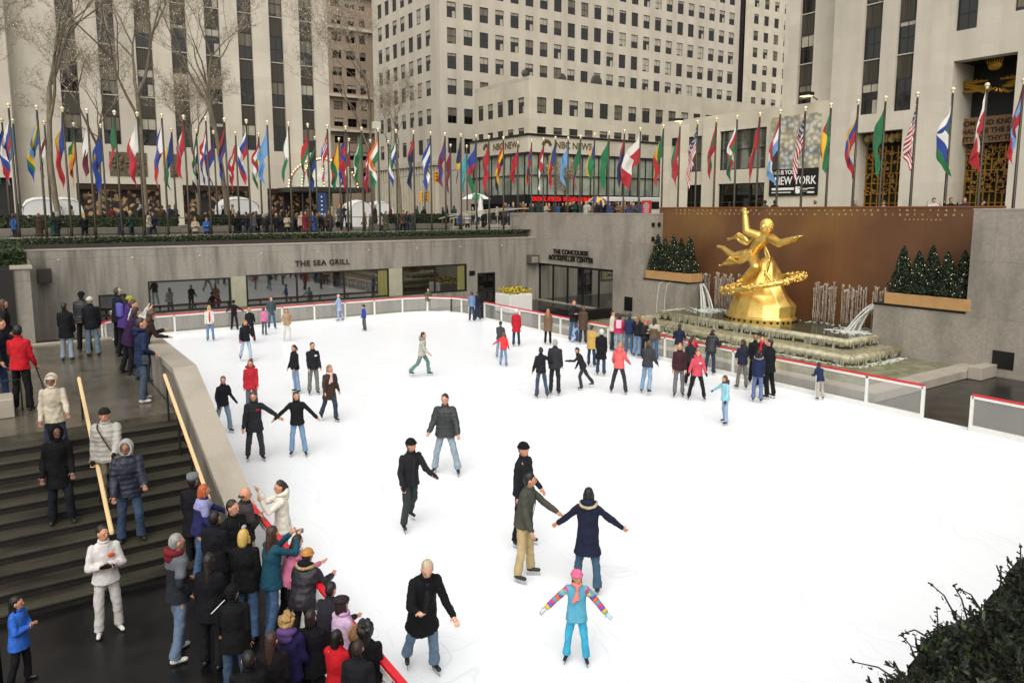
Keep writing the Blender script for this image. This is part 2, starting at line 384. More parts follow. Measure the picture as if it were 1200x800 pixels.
# ---- walls with holes
def wall(name, P0, U, W, z0, z1, rects, m, parent=None, depth=.35, thick=.4):
    """P0: start, U: unit vector along wall, outward normal Nn; rects (u0,u1,v0,v1)"""
    P0 = Vector(P0); U = Vector(U); Nn = Vector((U.y, -U.x, 0))   # wall along +X faces -Y; wall along -Y faces -X
    us = sorted({0, W, *[r[0] for r in rects], *[r[1] for r in rects]}); vs = sorted({z0, z1, *[r[2] for r in rects], *[r[3] for r in rects]})
    bm = B(); grid = {}
    def V(i, j):
        if (i, j) not in grid: grid[i, j] = bm.verts.new(P0+U*us[i]+Vector((0, 0, vs[j])))
        return grid[i, j]
    import bisect
    hole = set()
    for r in rects:
        for i in range(bisect.bisect_left(us, r[0]), bisect.bisect_left(us, r[1])):
            for j in range(bisect.bisect_left(vs, r[2]), bisect.bisect_left(vs, r[3])): hole.add((i, j))
    for i in range(len(us)-1):
        for j in range(len(vs)-1):
            if (i, j) not in hole: bm.faces.new((V(i, j), V(i+1, j), V(i+1, j+1), V(i, j+1)))
    for r in rects:
        a = P0+U*r[0]; b = P0+U*r[1]; dn = -Nn*depth
        p = [a+Vector((0, 0, r[2])), b+Vector((0, 0, r[2])), b+Vector((0, 0, r[3])), a+Vector((0, 0, r[3]))]
        for k in range(4): quad(bm, (p[k], p[k]+dn, p[(k+1) % 4]+dn, p[(k+1) % 4]))
    bmesh.ops.recalc_face_normals(bm, faces=bm.faces)
    return link(name, bm, m, parent)
WM = {}
def window_mesh(w, h, v):
    """sash window in the x-z plane, outer face towards -y; variants of blind height and lit room"""
    key = (round(w, 2), round(h, 2), v)
    if key in WM: return WM[key]
    rr = random.Random(v*17+3)
    bm = B(); fr = .07
    box(bm, 0, w, -.02, .06, 0, fr, 1); box(bm, 0, w, -.02, .06, h-fr, h, 1)
    box(bm, 0, fr, -.02, .06, fr, h-fr, 1); box(bm, w-fr, w, -.02, .06, fr, h-fr, 1)
    box(bm, fr, w-fr, -.01, .05, h*.48, h*.48+.06, 1)
    if w > 1.35: box(bm, w/2-.025, w/2+.025, 0, .04, fr, h-fr, 1)
    quad(bm, ((fr, .03, fr), (w-fr, .03, fr), (w-fr, .03, h-fr), (fr, .03, h-fr)), 0)
    bh = [0, .25, .5, .38, .85, .12][v % 6]*h
    if bh: quad(bm, ((fr, .022, h-fr-bh), (w-fr, .022, h-fr-bh), (w-fr, .022, h-fr), (fr, .022, h-fr)), 2)
    if v in (1, 4): box(bm, w*.62, w-fr-.02, .0, .02, fr, h*.45, 2)
    box(bm, -.05, w+.05, -.1, .05, -.08, -.001, 3)
    me = bpy.data.meshes.new('window'); bm.to_mesh(me); bm.free()
    for m in (M_GLASSD, M_FRAME, M_BLIND if v % 2 else M_BLIND2, M_LIME2): me.materials.append(m)
    WM[key] = me; return me
def put_windows(P0, U, rects, parent, depth=.2, cap=100, seed=1):
    P0 = Vector(P0); U = Vector(U); Nn = Vector((U.y, -U.x, 0)); rz = math.atan2(U.y, U.x); rr = random.Random(seed)
    rs = sorted(rects, key=lambda r: (P0+U*r[0]+Vector((0, 0, r[2]))-EYE).length)
    rest = []
    for i, r in enumerate(rs):
        v = rr.choice([0, 0, 1, 2, 2, 3, 3, 4, 5])
        loc = P0+U*r[0]-Nn*depth+Vector((0, 0, r[2]))
        me = window_mesh(r[1]-r[0], r[3]-r[2], v)
        if i < cap:
            o = bpy.data.objects.new('window', me); COL.objects.link(o); o.parent = parent; o.location = loc; o.rotation_euler = (0, 0, rz)
        else: rest.append((me, loc))
    if rest:
        bm = B()
        for me, loc in rest:
            k = len(bm.verts); bm.from_mesh(me); bm.verts.ensure_lookup_table()
            mt = Matrix.Translation(loc) @ Matrix.Rotation(rz, 4, 'Z')
            for vtx in bm.verts[k:]: vtx.co = mt @ vtx.co
        o = link('window', bm, [M_GLASSD, M_FRAME, M_BLIND, M_LIME2], parent); o['kind'] = 'stuff'
def blockm(name, x0, x1, y0, y1, z0, z1, m, parent):
    bm = B(); box(bm, x0, x1, y0, y1, z0, z1); return link(name, bm, m, parent)

# ---- restaurant wall
rg = thing('restaurant_wall', 'grey granite restaurant wall with long dark windows behind the rink', 'wall', (0, 0, 0))
wins = [(6.15, 10.36, .95, 2.66), (11.2, 20.0, .95, 2.74), (20.95, 25.75, .95, 2.80)]
doors = [(3.82, 5.1, 0, 2.08), (26.62, 28.05, 0, 2.12)]
x0 = .7
wall('wall', (x0, YS, 0), (1, 0, 0), XC-x0, -.05, 4.42, [(a-x0, b-x0, c, d) for a, b, c, d in wins+doors], M_GRAN, rg, .5)
bm = B(); box(bm, x0, XC+.1, YS-.03, YS+.6, 4.42, 4.5); link('coping', bm, M_LEDGE, rg)
wi = []
for (a, b, c, d) in wins:
    f = B(); t_ = .09
    box(f, a, b, YS-.02, YS+.12, d-t_, d-.003); box(f, a, b, YS-.02, YS+.12, c+.003, c+t_); box(f, a+.003, a+t_, YS-.02, YS+.12, c+t_, d-t_); box(f, b-t_, b-.003, YS-.02, YS+.12, c+t_, d-t_)
    n = max(1, round((b-a)/3.0)); 
    for k in range(1, n): xx = a+(b-a)*k/n; box(f, xx-.035, xx+.035, YS, YS+.1, c+t_, d-t_)
    fo = link('window', f, M_DARKMET, rg)
    g = B(); quad(g, ((a+.05, YS+.08, c+.05), (b-.05, YS+.08, c+.05), (b-.05, YS+.08, d-.05), (a+.05, YS+.08, d-.05)))
    link('pane', g, M_GLASSW, fo)
for (a, b) in ((10.36, 11.2), (20.0, 20.95)):
    bm = B(); box(bm, a+.02, b-.02, YS-.05, YS-.002, .96, 2.7); link('pier', bm, mat('olive_panel', '#98967f', .4, nscale=2, namt=.1), rg)
bm = B(); box(bm, 25.05, 25.6, YS+.02, YS+.07, 1.05, 2.7); link('curtain', bm, mat('yellow_green_curtain', '#6e6a38', .7, nscale=8, namt=.2, stretch=(1, 1, .05)), rg)
bm = B(); box(bm, 19.3, 19.9, YS+.02, YS+.07, 1.05, 2.65); link('curtain', bm, MC['yellow_green_curtain'], rg)
for (a, b, c, d) in doors:
    f = B(); box(f, a, b, YS-.02, YS+.1, d-.09, d-.003); box(f, a+.003, a+.08, YS-.02, YS+.1, c, d-.09); box(f, b-.08, b-.003, YS-.02, YS+.1, c, d-.09)
    box(f, a+.08, b-.08, YS, YS+.08, .95, 1.05); box(f, a+.08, b-.08, YS, YS+.08, .0, .18)
    fo = link('door', f, M_DARKMET, rg)
    g = B(); quad(g, ((a+.05, YS+.07, c), (b-.05, YS+.07, c), (b-.05, YS+.07, d-.05), (a+.05, YS+.07, d-.05))); link('pane', g, M_GLASSD, fo)
for i in range(9):
    bm = B(); x = 2.2+i*3.3; tube(bm, [(x, YS-.06, 3.95), (x, YS+.01, 3.95)], .05, 10); link('stud', bm, M_BALL, rg)
s = text_on('restaurant_sign', 'THE SEA GRILL', .46, (15.72, YS-.045, 3.12), '-Y', mat('sign_bronze', '#2a241b', .4, metal=.5), depth=.03, bold=.004, space=1.12)
tag(s, 'dark metal letters reading THE SEA GRILL on the grey wall', 'sign')
# left return wall
t = thing('side_wall', 'grey granite side wall running forward from the far left corner', 'wall', (0, 0, 0))
bm = B(); box(bm, .2, .68, 30.0, YS+.5, -.05, 4.42); link('wall', bm, M_GRAN, t)
bm = B(); box(bm, .12, .76, 29.95, YS+.5, 4.42, 4.5); link('coping', bm, M_LEDGE, t)
bm = B(); box(bm, -6, .2, 29.9, 30.3, ZT, 4.42); link('wing', bm, M_INT, t)
t = thing('wall_speaker', 'dark boxy loudspeaker bracketed to the wall at the far left corner', 'speaker', (1.55, YS-.3, 2.85))
bm = B(); box(bm, -.3, .3, -.22, .2, 0, .72, 0, .03); link('cabinet', bm, mat('brown_cabinet', '#2e2620', .6), t)
bm = B(); box(bm, -.05, .05, .2, .3, .3, .4); link('bracket', bm, M_BLACK, t)
t = thing('wall_lantern', 'grey boxy lamp housing on the corner between restaurant and concourse walls', 'lamp', (XC-.45, YS-.35, 2.62))
bm = B(); box(bm, -.35, .35, -.25, .3, 0, .62, 0, .03); link('housing', bm, mat('grey_housing', '#4c4740', .5), t)
bm = B(); box(bm, -.28, .28, -.262, -.252, .08, .5); link('lens', bm, M_GRAN2, t)
t = tag(link('door_plaque', (lambda b: (box(b, 25.95, 26.4, YS-.04, YS-.003, 1.98, 2.3, 0, .01), b)[1])(B()), M_BLACK), 'small dark square plaque beside the far restaurant door', 'plaque')

# hedge on the restaurant wall and its planter
t = thing('hedge_planter', 'long dark planter on top of the restaurant wall holding a clipped hedge', 'planter', (0, 0, 0))
bm = B(); box(bm, .6, 30.8, YS+.05, YS+1.1, 4.5, 4.72); link('trough', bm, mat('dark_trough', '#2b241c', .7), t)
M_HEDGE = mat('hedge_leaf', '#33411c', .7, nscale=3, namt=.5)
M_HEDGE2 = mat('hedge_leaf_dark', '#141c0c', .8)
def leafbox(x0, x1, y0, y1, z0, z1, n, size, seed=0):
    rr = random.Random(seed); bm = B()
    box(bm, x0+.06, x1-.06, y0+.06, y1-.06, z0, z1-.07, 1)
    for i in range(n):
        f = rr.random(); 
        p = Vector((rr.uniform(x0, x1), rr.uniform(y0, y1), z1+rr.uniform(-.09, .05))) if f < .5 else Vector((rr.uniform(x0, x1), y0+rr.uniform(-.04, .08), rr.uniform(z0, z1)))
        q = Quaternion((rr.gauss(0, 1), rr.gauss(0, 1), rr.gauss(0, 1), rr.gauss(0, 1))).normalized(); s = size*rr.uniform(.6, 1.3)
        quad(bm, [p+q @ Vector(v)*s for v in ((-.5, 0, 0), (0, -.3, 0), (.5, 0, 0), (0, .3, 0))], 0 if rr.random() < .7 else 1)
    return bm
hg = link('hedge', leafbox(.7, 30.7, YS+.1, YS+1.05, 4.7, 4.98, 9000, .13, 3), [M_HEDGE, M_HEDGE2], None)
tag(hg, 'long low clipped green hedge along the top of the restaurant wall', 'hedge')
for i, x in enumerate((16.3, 20.8, 26.7, 30.4, 12.2)):
    pass
# side hedge at far left
hg = link('hedge', leafbox(-.3, .62, 31, YS+.9, 4.52, 4.95, 2500, .13, 5), [M_HEDGE, M_HEDGE2], None)
tag(hg, 'short clipped hedge running forward along the far left side wall', 'hedge')
# kerb + railing between the near flagpoles
t = thing('plaza_railing', 'long thin metal railing behind the hedge between the near flagpoles', 'railing', (0, 0, 0))
bm = B(); box(bm, .3, 31, YS+1.15, YS+1.45, 4.6, 5.03); link('kerb', bm, mat('pale_kerb', '#9b9484', .6), t)
bm = B()
for z in (5.95,): tube(bm, [(.3, YS+1.3, z), (31, YS+1.3, z)], .022, 6)
tube(bm, [(.3, YS+1.3, 5.15), (31, YS+1.3, 5.15)], .018, 6)
link('rail', bm, M_POLE, t)
for k in range(27):
    bm = B(); x = .5+k*1.15; tube(bm, [(x, YS+1.3, 5.02), (x, YS+1.3, 5.95)], .016, 5); link('post', bm, M_POLE, t)

# ---- concourse wall
cw = thing('concourse_wall', 'pale granite concourse wall with a wide dark entrance', 'wall', (0, 0, 0))
ops = [(0.05+.15, 8.3, .02, 2.66)]
wall('wall', (XC, YS, 0), (0, -1, 0), YS-32.0, -.05, 6.12, ops, M_GRAN2, cw, 1.2)
bm = B(); box(bm, XC+.012, XB+.1, 31.99, 32.35, -.05, 6.125); link('return', bm, M_GRAN2, cw)
bm = B(); box(bm, XC+.004, XC+1.3, YS+.003, YS+3.2, 4.3, 6.12); link('shoulder', bm, M_GRAN2, cw)
bm = B(); box(bm, XC-.02, XB+.1, 31.97, YS+3.2, 6.13, 6.19); link('coping', bm, M_LEDGE, cw)
f = B(); a, b = YS-8.3, YS-.2
box(f, XC+.2, XC+.3, a, b, 2.5, 2.66); box(f, XC+.2, XC+.3, a, a+.1, .02, 2.5); box(f, XC+.2, XC+.3, b-.1, b, .02, 2.5)
for k in range(1, 5): yy = a+(b-a)*k/5; box(f, XC+.2, XC+.3, yy-.04, yy+.04, .02, 2.5)
fo = link('entrance', f, M_BLACK, cw)
g = B(); quad(g, ((XC+.26, a, .02), (XC+.26, b, .02), (XC+.26, b, 2.6), (XC+.26, a, 2.6))); link('pane', g, glass('entrance_glass', '#120d09', .04, .04), fo)
for (yy, zz) in ((31.96, 5.0), ):
    for i in range(2):
        for j in range(2):
            bm = B(); xx = XC+.55+i*.5; box(bm, xx, xx+.22, 31.94, 31.975, 4.55+j*.85, 4.8+j*.85); link('vent', bm, M_BLACK, cw)
bm = B(); box(bm, XC-.03, XC-.004, 32.9, 33.6, .25, 1.1); link('vent', bm, M_BLACK, cw)
s = text_on('concourse_sign', 'THE CONCOURSE\nROCKEFELLER CENTER', .44, (XC-.045, 38.95, 3.42), '-X', MC['sign_bronze'], depth=.03, bold=.006, space=1.05)
tag(s, 'dark letters reading THE CONCOURSE ROCKEFELLER CENTER above the wide entrance', 'sign')
bm = B(); box(bm, XC-.05, XC-.01, 36.9, 41.0, 3.30, 3.34)
o = link('sign_line', bm, MC['sign_bronze'], s); o.matrix_parent_inverse = Matrix.LocRotScale(s.location, s.rotation_euler, None).inverted()

# ---- right granite wall, lower ledges, bronze wall
t = thing('granite_wall', 'tall speckled grey granite wall at the right edge past the evergreens', 'wall', (0, 0, 0))
wall('wall', (XC, 13.9, 0), (0, -1, 0), 16, -.05, 6.4, [], M_GRAN2, t)
bm = B(); box(bm, XC+.012, XB+.1, 13.6, 13.885, 2.3, 6.39); link('return', bm, M_GRAN2, t)
bm = B(); box(bm, XC-.02, XB+.3, -2.1, 13.92, 6.4, 6.46); link('coping', bm, M_LEDGE, t)
bm = B(); box(bm, XC-.03, XC-.003, 12.05, 12.8, .32, 1.0); link('vent', bm, M_BLACK, t)
bw = thing('bronze_wall', 'long brown bronze panelled wall with gilt letters behind the fountain', 'wall', (0, 0, 0))
bm = B(); box(bm, XB, XB+.3, 13.5, 32.3, 0, 6.5); link('panel', bm, M_BRONZE, bw)
bm = B(); box(bm, XB-.04, XB+.34, 13.5, 32.3, 6.5, 6.56); link('cap', bm, mat('bronze_cap', '#8a5836', .4, metal=.3), bw)
M_LET = mat('gilt_letter', '#c4ab74', .3, metal=.2)
def spread(txt, ya, yb, z, size):
    n = len(txt)
    for i, ch in enumerate(txt):
        if ch == ' ': continue
        text_on('letter', ch, size, (XB-.02, ya+(yb-ya)*i/(n-1), z), '-X', M_LET, bw, depth=.012, bold=.004)
spread('PROMETHEUS TEACHER IN EVERY ART BROUGHT THE FIRE', 30.9, 15.3, 6.34, .125)
spread('THAT HATH PROVED TO MORTALS A MEANS TO MIGHTY ENDS', 30.9, 15.0, 6.14, .125)
spread('AESCHYLUS', 17.35, 15.85, 5.95, .08)
# ledges under the planters, at both sides of the fountain
for (ya, yb, lab) in ((13.9, 17.7, 'right'), (28.4, 32.0, 'left')):
    t = thing('planter_ledge', 'granite ledge wall under the %s evergreen planter beside the fountain' % lab, 'ledge', (0, 0, 0), group='granite planter ledges')
    bm = B(); box(bm, XC+.002, XB-.002, ya+.002, yb, -.05, 2.28); link('wall', bm, M_GRAN2, t)
    bm = B(); box(bm, XC-.02, XB-.003, ya+.002, yb+.02, 2.28, 2.36); link('coping', bm, M_BLACK, t)

def conifer(bm, x, y, z, h, r, n, seed, bm2):
    rr = random.Random(seed)
    for k in range(12):
        f0, f1 = k/12, (k+1)/12
    for i in range(n):
        f = rr.random()**1.25; rad = r*(1-f)**.75*(.75+.35*rr.random()); a = rr.uniform(0, 2*math.pi)
        rad *= 1+.18*math.sin(a*3+seed+f*9)
        p = Vector((x+rad*math.cos(a), y+rad*math.sin(a), z+f*h)); s = .09*rr.uniform(.6, 1.4)
        q = Quaternion((rr.gauss(0, 1), rr.gauss(0, 1), rr.gauss(0, 1), rr.gauss(0, 1))).normalized()
        quad(bm, [p+q @ Vector(v)*s for v in ((-.6, 0, 0), (0, -.25, 0), (.6, 0, 0), (0, .25, 0))], 0 if rr.random() < .55 else 1)
        if i % 60 == 0: ell(bm2, (x+rad*1.04*math.cos(a), y+rad*1.04*math.sin(a), p.z), .013, seg=5, rng=4)
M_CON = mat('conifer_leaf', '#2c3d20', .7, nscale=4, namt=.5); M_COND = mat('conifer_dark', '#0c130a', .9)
pos = ['nearest the bronze wall edge', 'second from the fountain', 'in the middle of the box', 'second from the granite wall', 'nearest the granite wall']
def planter_trees(side, ys, zt):
    t = thing('planter_box', 'tan rectangular planter box on the %s ledge below the bronze wall' % side, 'planter', (0, 0, 0))
    bm = B(); box(bm, XC-.02, XC+.95, ys[0]-.55, ys[-1]+.5, 2.37, 2.86, 0, .02); link('box', bm, M_TAN, t)
    bm = B(); box(bm, XC+.05, XC+.88, ys[0]-.5, ys[-1]+.45, 2.8, 2.88); link('soil', bm, M_SOIL, t)
    n = len(ys)
    for i, y in enumerate(ys):
        h = zt*(.80+.22*random.random())
        who = ('left' if side == 'left' else 'right')
        desc = ['nearest the right end', 'second from the right end', 'in the middle', 'second from the left end', 'nearest the left end'][i]
        tr = thing('conifer', 'conical evergreen with tiny lights, %s of the %s planter box' % (desc, side), 'tree', (XC+.45, y, 2.86), group='conical evergreens in the planter boxes')
        bm = B(); bm2 = B(); conifer(bm, 0, 0, 0.08, h, .50, 2600, i*7+n+len(side), bm2)
        link('crown', bm, [M_CON, M_COND], tr); link('string_lights', bm2, M_LAMP, tr)['kind'] = 'stuff'
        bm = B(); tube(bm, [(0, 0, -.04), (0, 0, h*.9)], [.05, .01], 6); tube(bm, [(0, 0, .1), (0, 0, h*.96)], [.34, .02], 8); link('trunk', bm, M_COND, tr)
planter_trees('right', [14.3, 14.95, 15.55, 16.1, 16.75], 2.1)
planter_trees('left', [28.85, 29.5, 30.1, 30.75, 31.35], 2.25)
# ================================================================ BUILDINGS
# ---- left office block with vertical window strips
b1 = thing('office_block', 'pale limestone office block with tall vertical dark window strips, at left', 'building', (0, 0, 0))
YB = 75.0
xs = [2.0+2.985*k+.03*0 for k in range(0, 9)]
xs = [5.01, 8.02, 10.98, 13.92, 16.88, 19.86, 22.84, 25.80]
holes = [(x+8, x+1.36+8, 12.15, 41.0) for x in xs]
shops = [(-5.5, -1.0, 5.02, 8.6), (5.6, 12.3, 5.02, 8.7), (14.2, 20.3, 5.02, 8.7), (22.0, 27.6, 5.02, 8.5)]
shh = [(a+8, b+8, c, d) for a, b, c, d in shops]
wall('wall', (-8, YB, 0), (1, 0, 0), 28.7+8, 4.8, 42, holes+shh, M_LIME, b1, .45)
bm = B(); box(bm, -8, 28.7, YB+1.2, YB+30, 4.8, 42); link('core', bm, M_LIME2, b1)
bm = B(); box(bm, 28.68, 28.72, YB+.01, YB+1.3, 4.8, 42); link('end_wall', bm, M_LIME, b1)
# projecting wing at the extreme left
wing_holes = [(4.2, 5.6, 12.6+4.3*k, 15.2+4.3*k) for k in range(5)]
wall('wing_wall', (-5.2, YB-1.5, 0), (1, 0, 0), 6.6, 4.8, 42, wing_holes+[(.3, 6.2, 5.02, 9.0)], M_LIME, b1, .4)
bm = B(); box(bm, 1.38, 1.42, YB-1.5, YB, 4.8, 42); link('wing_return', bm, M_LIME, b1)
bm = B(); box(bm, -8, 1.3, YB-.9, YB-.5, 4.8, 42); link('backing', bm, M_INT, b1)
put_windows((-5.2, YB-1.5, 0), (1, 0, 0), wing_holes, b1, .25)
def strips(parent, P0, U, hs, z0, z1, dep=.34, n0=0, seed=0, cap=200):
    """window / fluted spandrel stack inside tall recesses, hs = [(u0,u1)]"""
    P0 = Vector(P0); U = Vector(U); Nn = Vector((U.y, -U.x, 0)); rz = math.atan2(U.y, U.x); rr = random.Random(seed)
    wins = []
    for (u0, u1) in hs:
        z = z0; k = 0
        while z < z1-.5:
            zt = min(z+2.45, z1)
            if zt-z > 1: wins.append((u0, u1, z, zt))
            zs = min(z+4.3, z1)
            if zt < zs:
                bm = B(); box(bm, 0, u1-u0, 0, .1, .003, zs-zt-.003, 0)
                for q in range(7):
                    xx = (u1-u0)*(q+.5)/7; box(bm, xx-.03, xx+.03, -.05, -.001, .05, zs-zt-.05, 0)
                me = bm; o = link('spandrel', bm, M_SPAN, parent, P0+U*u0-Nn*(dep)+Vector((0, 0, zt)), rot=(0, 0, rz))
            z += 4.3; k += 1
    put_windows(P0, U, wins, parent, dep, 100, seed)
strips(b1, (-8, YB, 0), (1, 0, 0), [(a, b) for a, b, _, _ in holes], 12.18, 36, seed=4)
M_SHOP = mat('lit_shop_interior', '#3a2b1c', .7)
_n = M_SHOP.node_tree.nodes; _l = M_SHOP.node_tree.links; _t = _n.new('ShaderNodeTexCoord'); _v = _n.new('ShaderNodeTexVoronoi'); _v.inputs['Scale'].default_value = 3.6; _l.new(_t.outputs['Object'], _v.inputs['Vector'])
_r = _n.new('ShaderNodeValToRGB'); _r.color_ramp.elements[0].color = (.015, .012, .01, 1); _r.color_ramp.elements[0].position = .62; _r.color_ramp.elements[1].color = (.42, .25, .12, 1); _r.color_ramp.elements[1].position = 1.0
_s = _n.new('ShaderNodeSeparateColor'); _l.new(_v.outputs['Color'], _s.inputs[0]); _l.new(_s.outputs[0], _r.inputs[0]); _b = _n['Principled BSDF']; _l.new(_r.outputs[0], _b.inputs['Base Color']); _l.new(_r.outputs[0], _b.inputs['Emission Color']); _b.inputs['Emission Strength'].default_value = .3
for i, (a, b, c, d) in enumerate(shops):
    bm = B(); box(bm, a, b, YB+.9, YB+1.0, c, d); o = link('shopfront', bm, [M_SHOP], b1)
    f = B(); box(f, a+.003, b-.003, YB+.1, YB+.2, d-.5, d-.01)
    n = 5
    for k in range(n+1): xx = a+.05+(b-a-.1)*k/n; box(f, xx-.05, xx+.05, YB+.1, YB+.2, c, d-.5)
    link('frame', f, mat('bronze_shopframe', '#3b2a1c', .45, metal=.4), o)
# carved relief panels above the shops: plain abstract stand-ins
for (xa, xb) in ((8.3, 11.3), (13.2, 13.9)):
    bm = B(); rr = random.Random(int(xa*10))
    box(bm, xa, xb, YB-.06, YB-.003, 9.4, 11.5)
    for k in range(22):
        p = (rr.uniform(xa+.2, xb-.2), YB-.1, rr.uniform(9.6, 11.3)); ell(bm, p, (rr.uniform(.1, .35), .1, rr.uniform(.1, .3)), seg=8, rng=5)
    link('relief_panel', bm, mat('painted_relief', '#5f523a', .6, nscale=4, namt=.4, grime_light=(3, '#3a4634', .7, (1, 1, 1))), b1)
# flagpole-lit canopy dome in front
cn = thing('entrance_canopy', 'domed glass entrance canopy outlined with rows of small bulbs', 'canopy', (26.6, YB-3.2, 5))
rx, ry, rz_ = 3.3, 3.0, 2.7; zb = 3.55
bm = B(); ell(bm, (0, 0, zb), (rx, ry, rz_), seg=28, rng=16)
bmesh.ops.bisect_plane(bm, geom=bm.verts[:]+bm.edges[:]+bm.faces[:], plane_co=(0, 0, zb), plane_no=(0, 0, -1), clear_outer=True)
link('dome', bm, mat('canopy_fabric', '#a7a596', .3, nscale=1.5, namt=.2), cn, smooth=True)
bm = B(); bl = B()
for k in range(10):
    a = 2*math.pi*k/10; pts = [(rx*1.02*math.cos(t)*math.cos(a), ry*1.02*math.cos(t)*math.sin(a), zb+rz_*1.02*math.sin(t)) for t in [R(q) for q in range(0, 91, 10)]]
    tube(bm, pts, .06, 6)
    for q in range(2, 88, 6):
        t = R(q); ell(bl, (rx*1.06*math.cos(t)*math.cos(a), ry*1.06*math.cos(t)*math.sin(a), zb+rz_*1.06*math.sin(t)), .07, seg=6, rng=4)
link('rib', bm, mat('brass', '#8a6a30', .4, metal=.6), cn); link('bulbs', bl, M_LAMP, cn)['kind'] = 'stuff'
bm = B(); box(bm, -rx-.3, rx+.3, -ry-.2, ry+.2, zb-.45, zb-.003); link('fascia', bm, M_FRAME, cn)
for sx in (-1, -.33, .33, 1):
    for sy in (-1, 1): bm = B(); tube(bm, [(sx*rx*.95, sy*ry*.95, 0), (sx*rx*.95, sy*ry*.95, zb-.4)], .08, 8); link('post', bm, M_FRAME, cn)
bm = B(); box(bm, -1.9, -1.0, -ry-.3, -ry-.22, .2, 3.0); link('banner', bm, mat('blue_banner', '#26406e', .6), cn)
bm = B()
for k in range(6): ell(bm, (-1.45, -ry-.32, .6+k*.4), .09, seg=8, rng=5)
link('banner_dots', bm, M_WHITE, cn)

# ---- tall gridded tower (Y = 105) and its low wing (Y = 80)
b2 = thing('office_tower', 'tall limestone tower with a regular grid of square windows, at centre', 'building', (0, 0, 0))
XT, YT = 58.3, 105.0
rows = [16.6]+[21.3, 25.75, 29.65, 33.5, 37.4, 41.3, 45.2, 49.1, 53.0]
cols = [60.5+3.01*k for k in range(23)]
rc = [(x-.83-XT, x+.83-XT, z-1.2, z+1.2) for x in cols for z in rows]
wall('wall', (XT, YT, 0), (1, 0, 0), 129.2-XT, 4.8, 60, rc, M_LIME2, b2, .3)
put_windows((XT, YT, 0), (1, 0, 0), [r for r in rc if r[2] > 18], b2, .15, 100, 5)
lys = [108.82+3.0*k for k in range(7)]
lc = [(130-y-.83, 130-y+.83, z-1.2, z+1.2) for y in lys for z in rows]
wall('side_wall', (XT, 130, 0), (0, -1, 0), 25, 4.8, 60, lc, M_LIME2, b2, .3)
put_windows((XT, 130, 0), (0, -1, 0), lc, b2, .15, 0, 9)
bm = B(); box(bm, XT+.5, 129, YT+.5, 129.9, 4.8, 60); link('core', bm, M_INT, b2)
bm = B(); box(bm, XT+.01, 129.2, YT+.01, 130, 60, 60.4); link('roof', bm, M_LIME2, b2)
bm = B(); box(bm, 129.18, 129.2, YT+.01, 130, 4.8, 60); link('end_wall', bm, M_LIME2, b2)
bm = B()
for k in range(24):
    y = 106+k; box(bm, XT-.35, XT-.003, y, y+.55, 5, 13.5, 1)
box(bm, XT-.6, XT-.002, 105.4, 130, 13.5, 14.3, 0)
link('fluted_base', bm, [M_LIME2, M_LIME3], b2)
for k in range(23):
    if k % 2 == 0: continue
    y = 106.6+k; bm = B(); box(bm, XT-.12, XT-.05, y-.04, y+.40, 5, 13.3); link('recess_panel', bm, mat('brown_recess', '#463a2b', .6), b2)
b3 = thing('corner_building', 'low limestone corner wing with a wrap round television studio below', 'building', (0, 0, 0))
XW, YW = 57.5, 80.0
cols3 = [59.6+2.70*k for k in range(18)]
rc3 = [(x-.78-XW, x+.78-XW, 18.95, 21.0) for x in cols3]+[(x-.75-XW, x+.75-XW, 16.35, 17.25) for x in cols3]
wall('wall', (XW, YW, 0), (1, 0, 0), 60, 4.8, 23.55, rc3, M_LIME3, b3, .3)
put_windows((XW, YW, 0), (1, 0, 0), rc3, b3, .15, 100, 6)
ly3 = [81.75+2.5*k for k in range(5)]
lc3 = [(93.3-y-.7, 93.3-y+.7, 18.95, 21.0) for y in ly3]+[(93.3-y-.7, 93.3-y+.7, 16.35, 17.1) for y in ly3]
wall('side_wall', (XW, 93.3, 0), (0, -1, 0), 13.3, 4.8, 23.0, lc3, M_LIME3, b3, .3)
put_windows((XW, 93.3, 0), (0, -1, 0), lc3, b3, .15, 100, 7)
bm = B(); box(bm, XW+.4, 117, YW+.4, 93.2, 4.8, 22.9); link('core', bm, M_INT, b3)
bm = B(); box(bm, XW+.01, 117.5, YW+.01, 93.3, 22.9, 23.0); box(bm, XW+.02, 117.5, YW+.02, YW+.5, 23.0, 23.54); box(bm, XW, XW+.4, YW+.52, 93.3, 23.0, 23.54); link('roof', bm, M_LIME2, b3)
for (x, y, r) in ((59, 83, .55), (66, 84, .9), (71.5, 83, 1.1), (55.9, 88, .5)):
    if x < XW: continue
    bm = B(); tube(bm, [(x, y, 23), (x, y, 24)], .12, 6); ell(bm, (x, y, 24.4), (r, .25, r), seg=14, rng=8); link('satellite_dish', bm, M_SPAN, b3)
# studio wrap
bm = B(); box(bm, XW-.45, 86, YW-.45, YW-.003, 13.9, 16.1); box(bm, XW-.45, XW-.003, YW-.002, 94, 13.9, 16.1); link('studio_band', bm, M_LIME3, b3)
bm = B(); box(bm, XW-.6, 86, YW-.6, YW-.46, 16.0, 16.25); box(bm, XW-.6, XW-.46, YW-.455, 94, 16.0, 16.25); link('studio_cornice', bm, M_BLACK, b3)
bm = B(); quad(bm, ((XW-.15, YW-.15, 8.4), (86, YW-.15, 8.4), (86, YW-.15, 13.9), (XW-.15, YW-.15, 13.9))); quad(bm, ((XW-.15, 94, 8.4), (XW-.15, YW-.15, 8.4), (XW-.15, YW-.15, 13.9), (XW-.15, 94, 13.9)))
g = link('studio_window', bm, mat('studio_glazing', '#9a9f8e', .15, nscale=.5, namt=.25, grime_light=(.35, '#23221d', .75, (1, 1, .6))), b3)
bm = B()
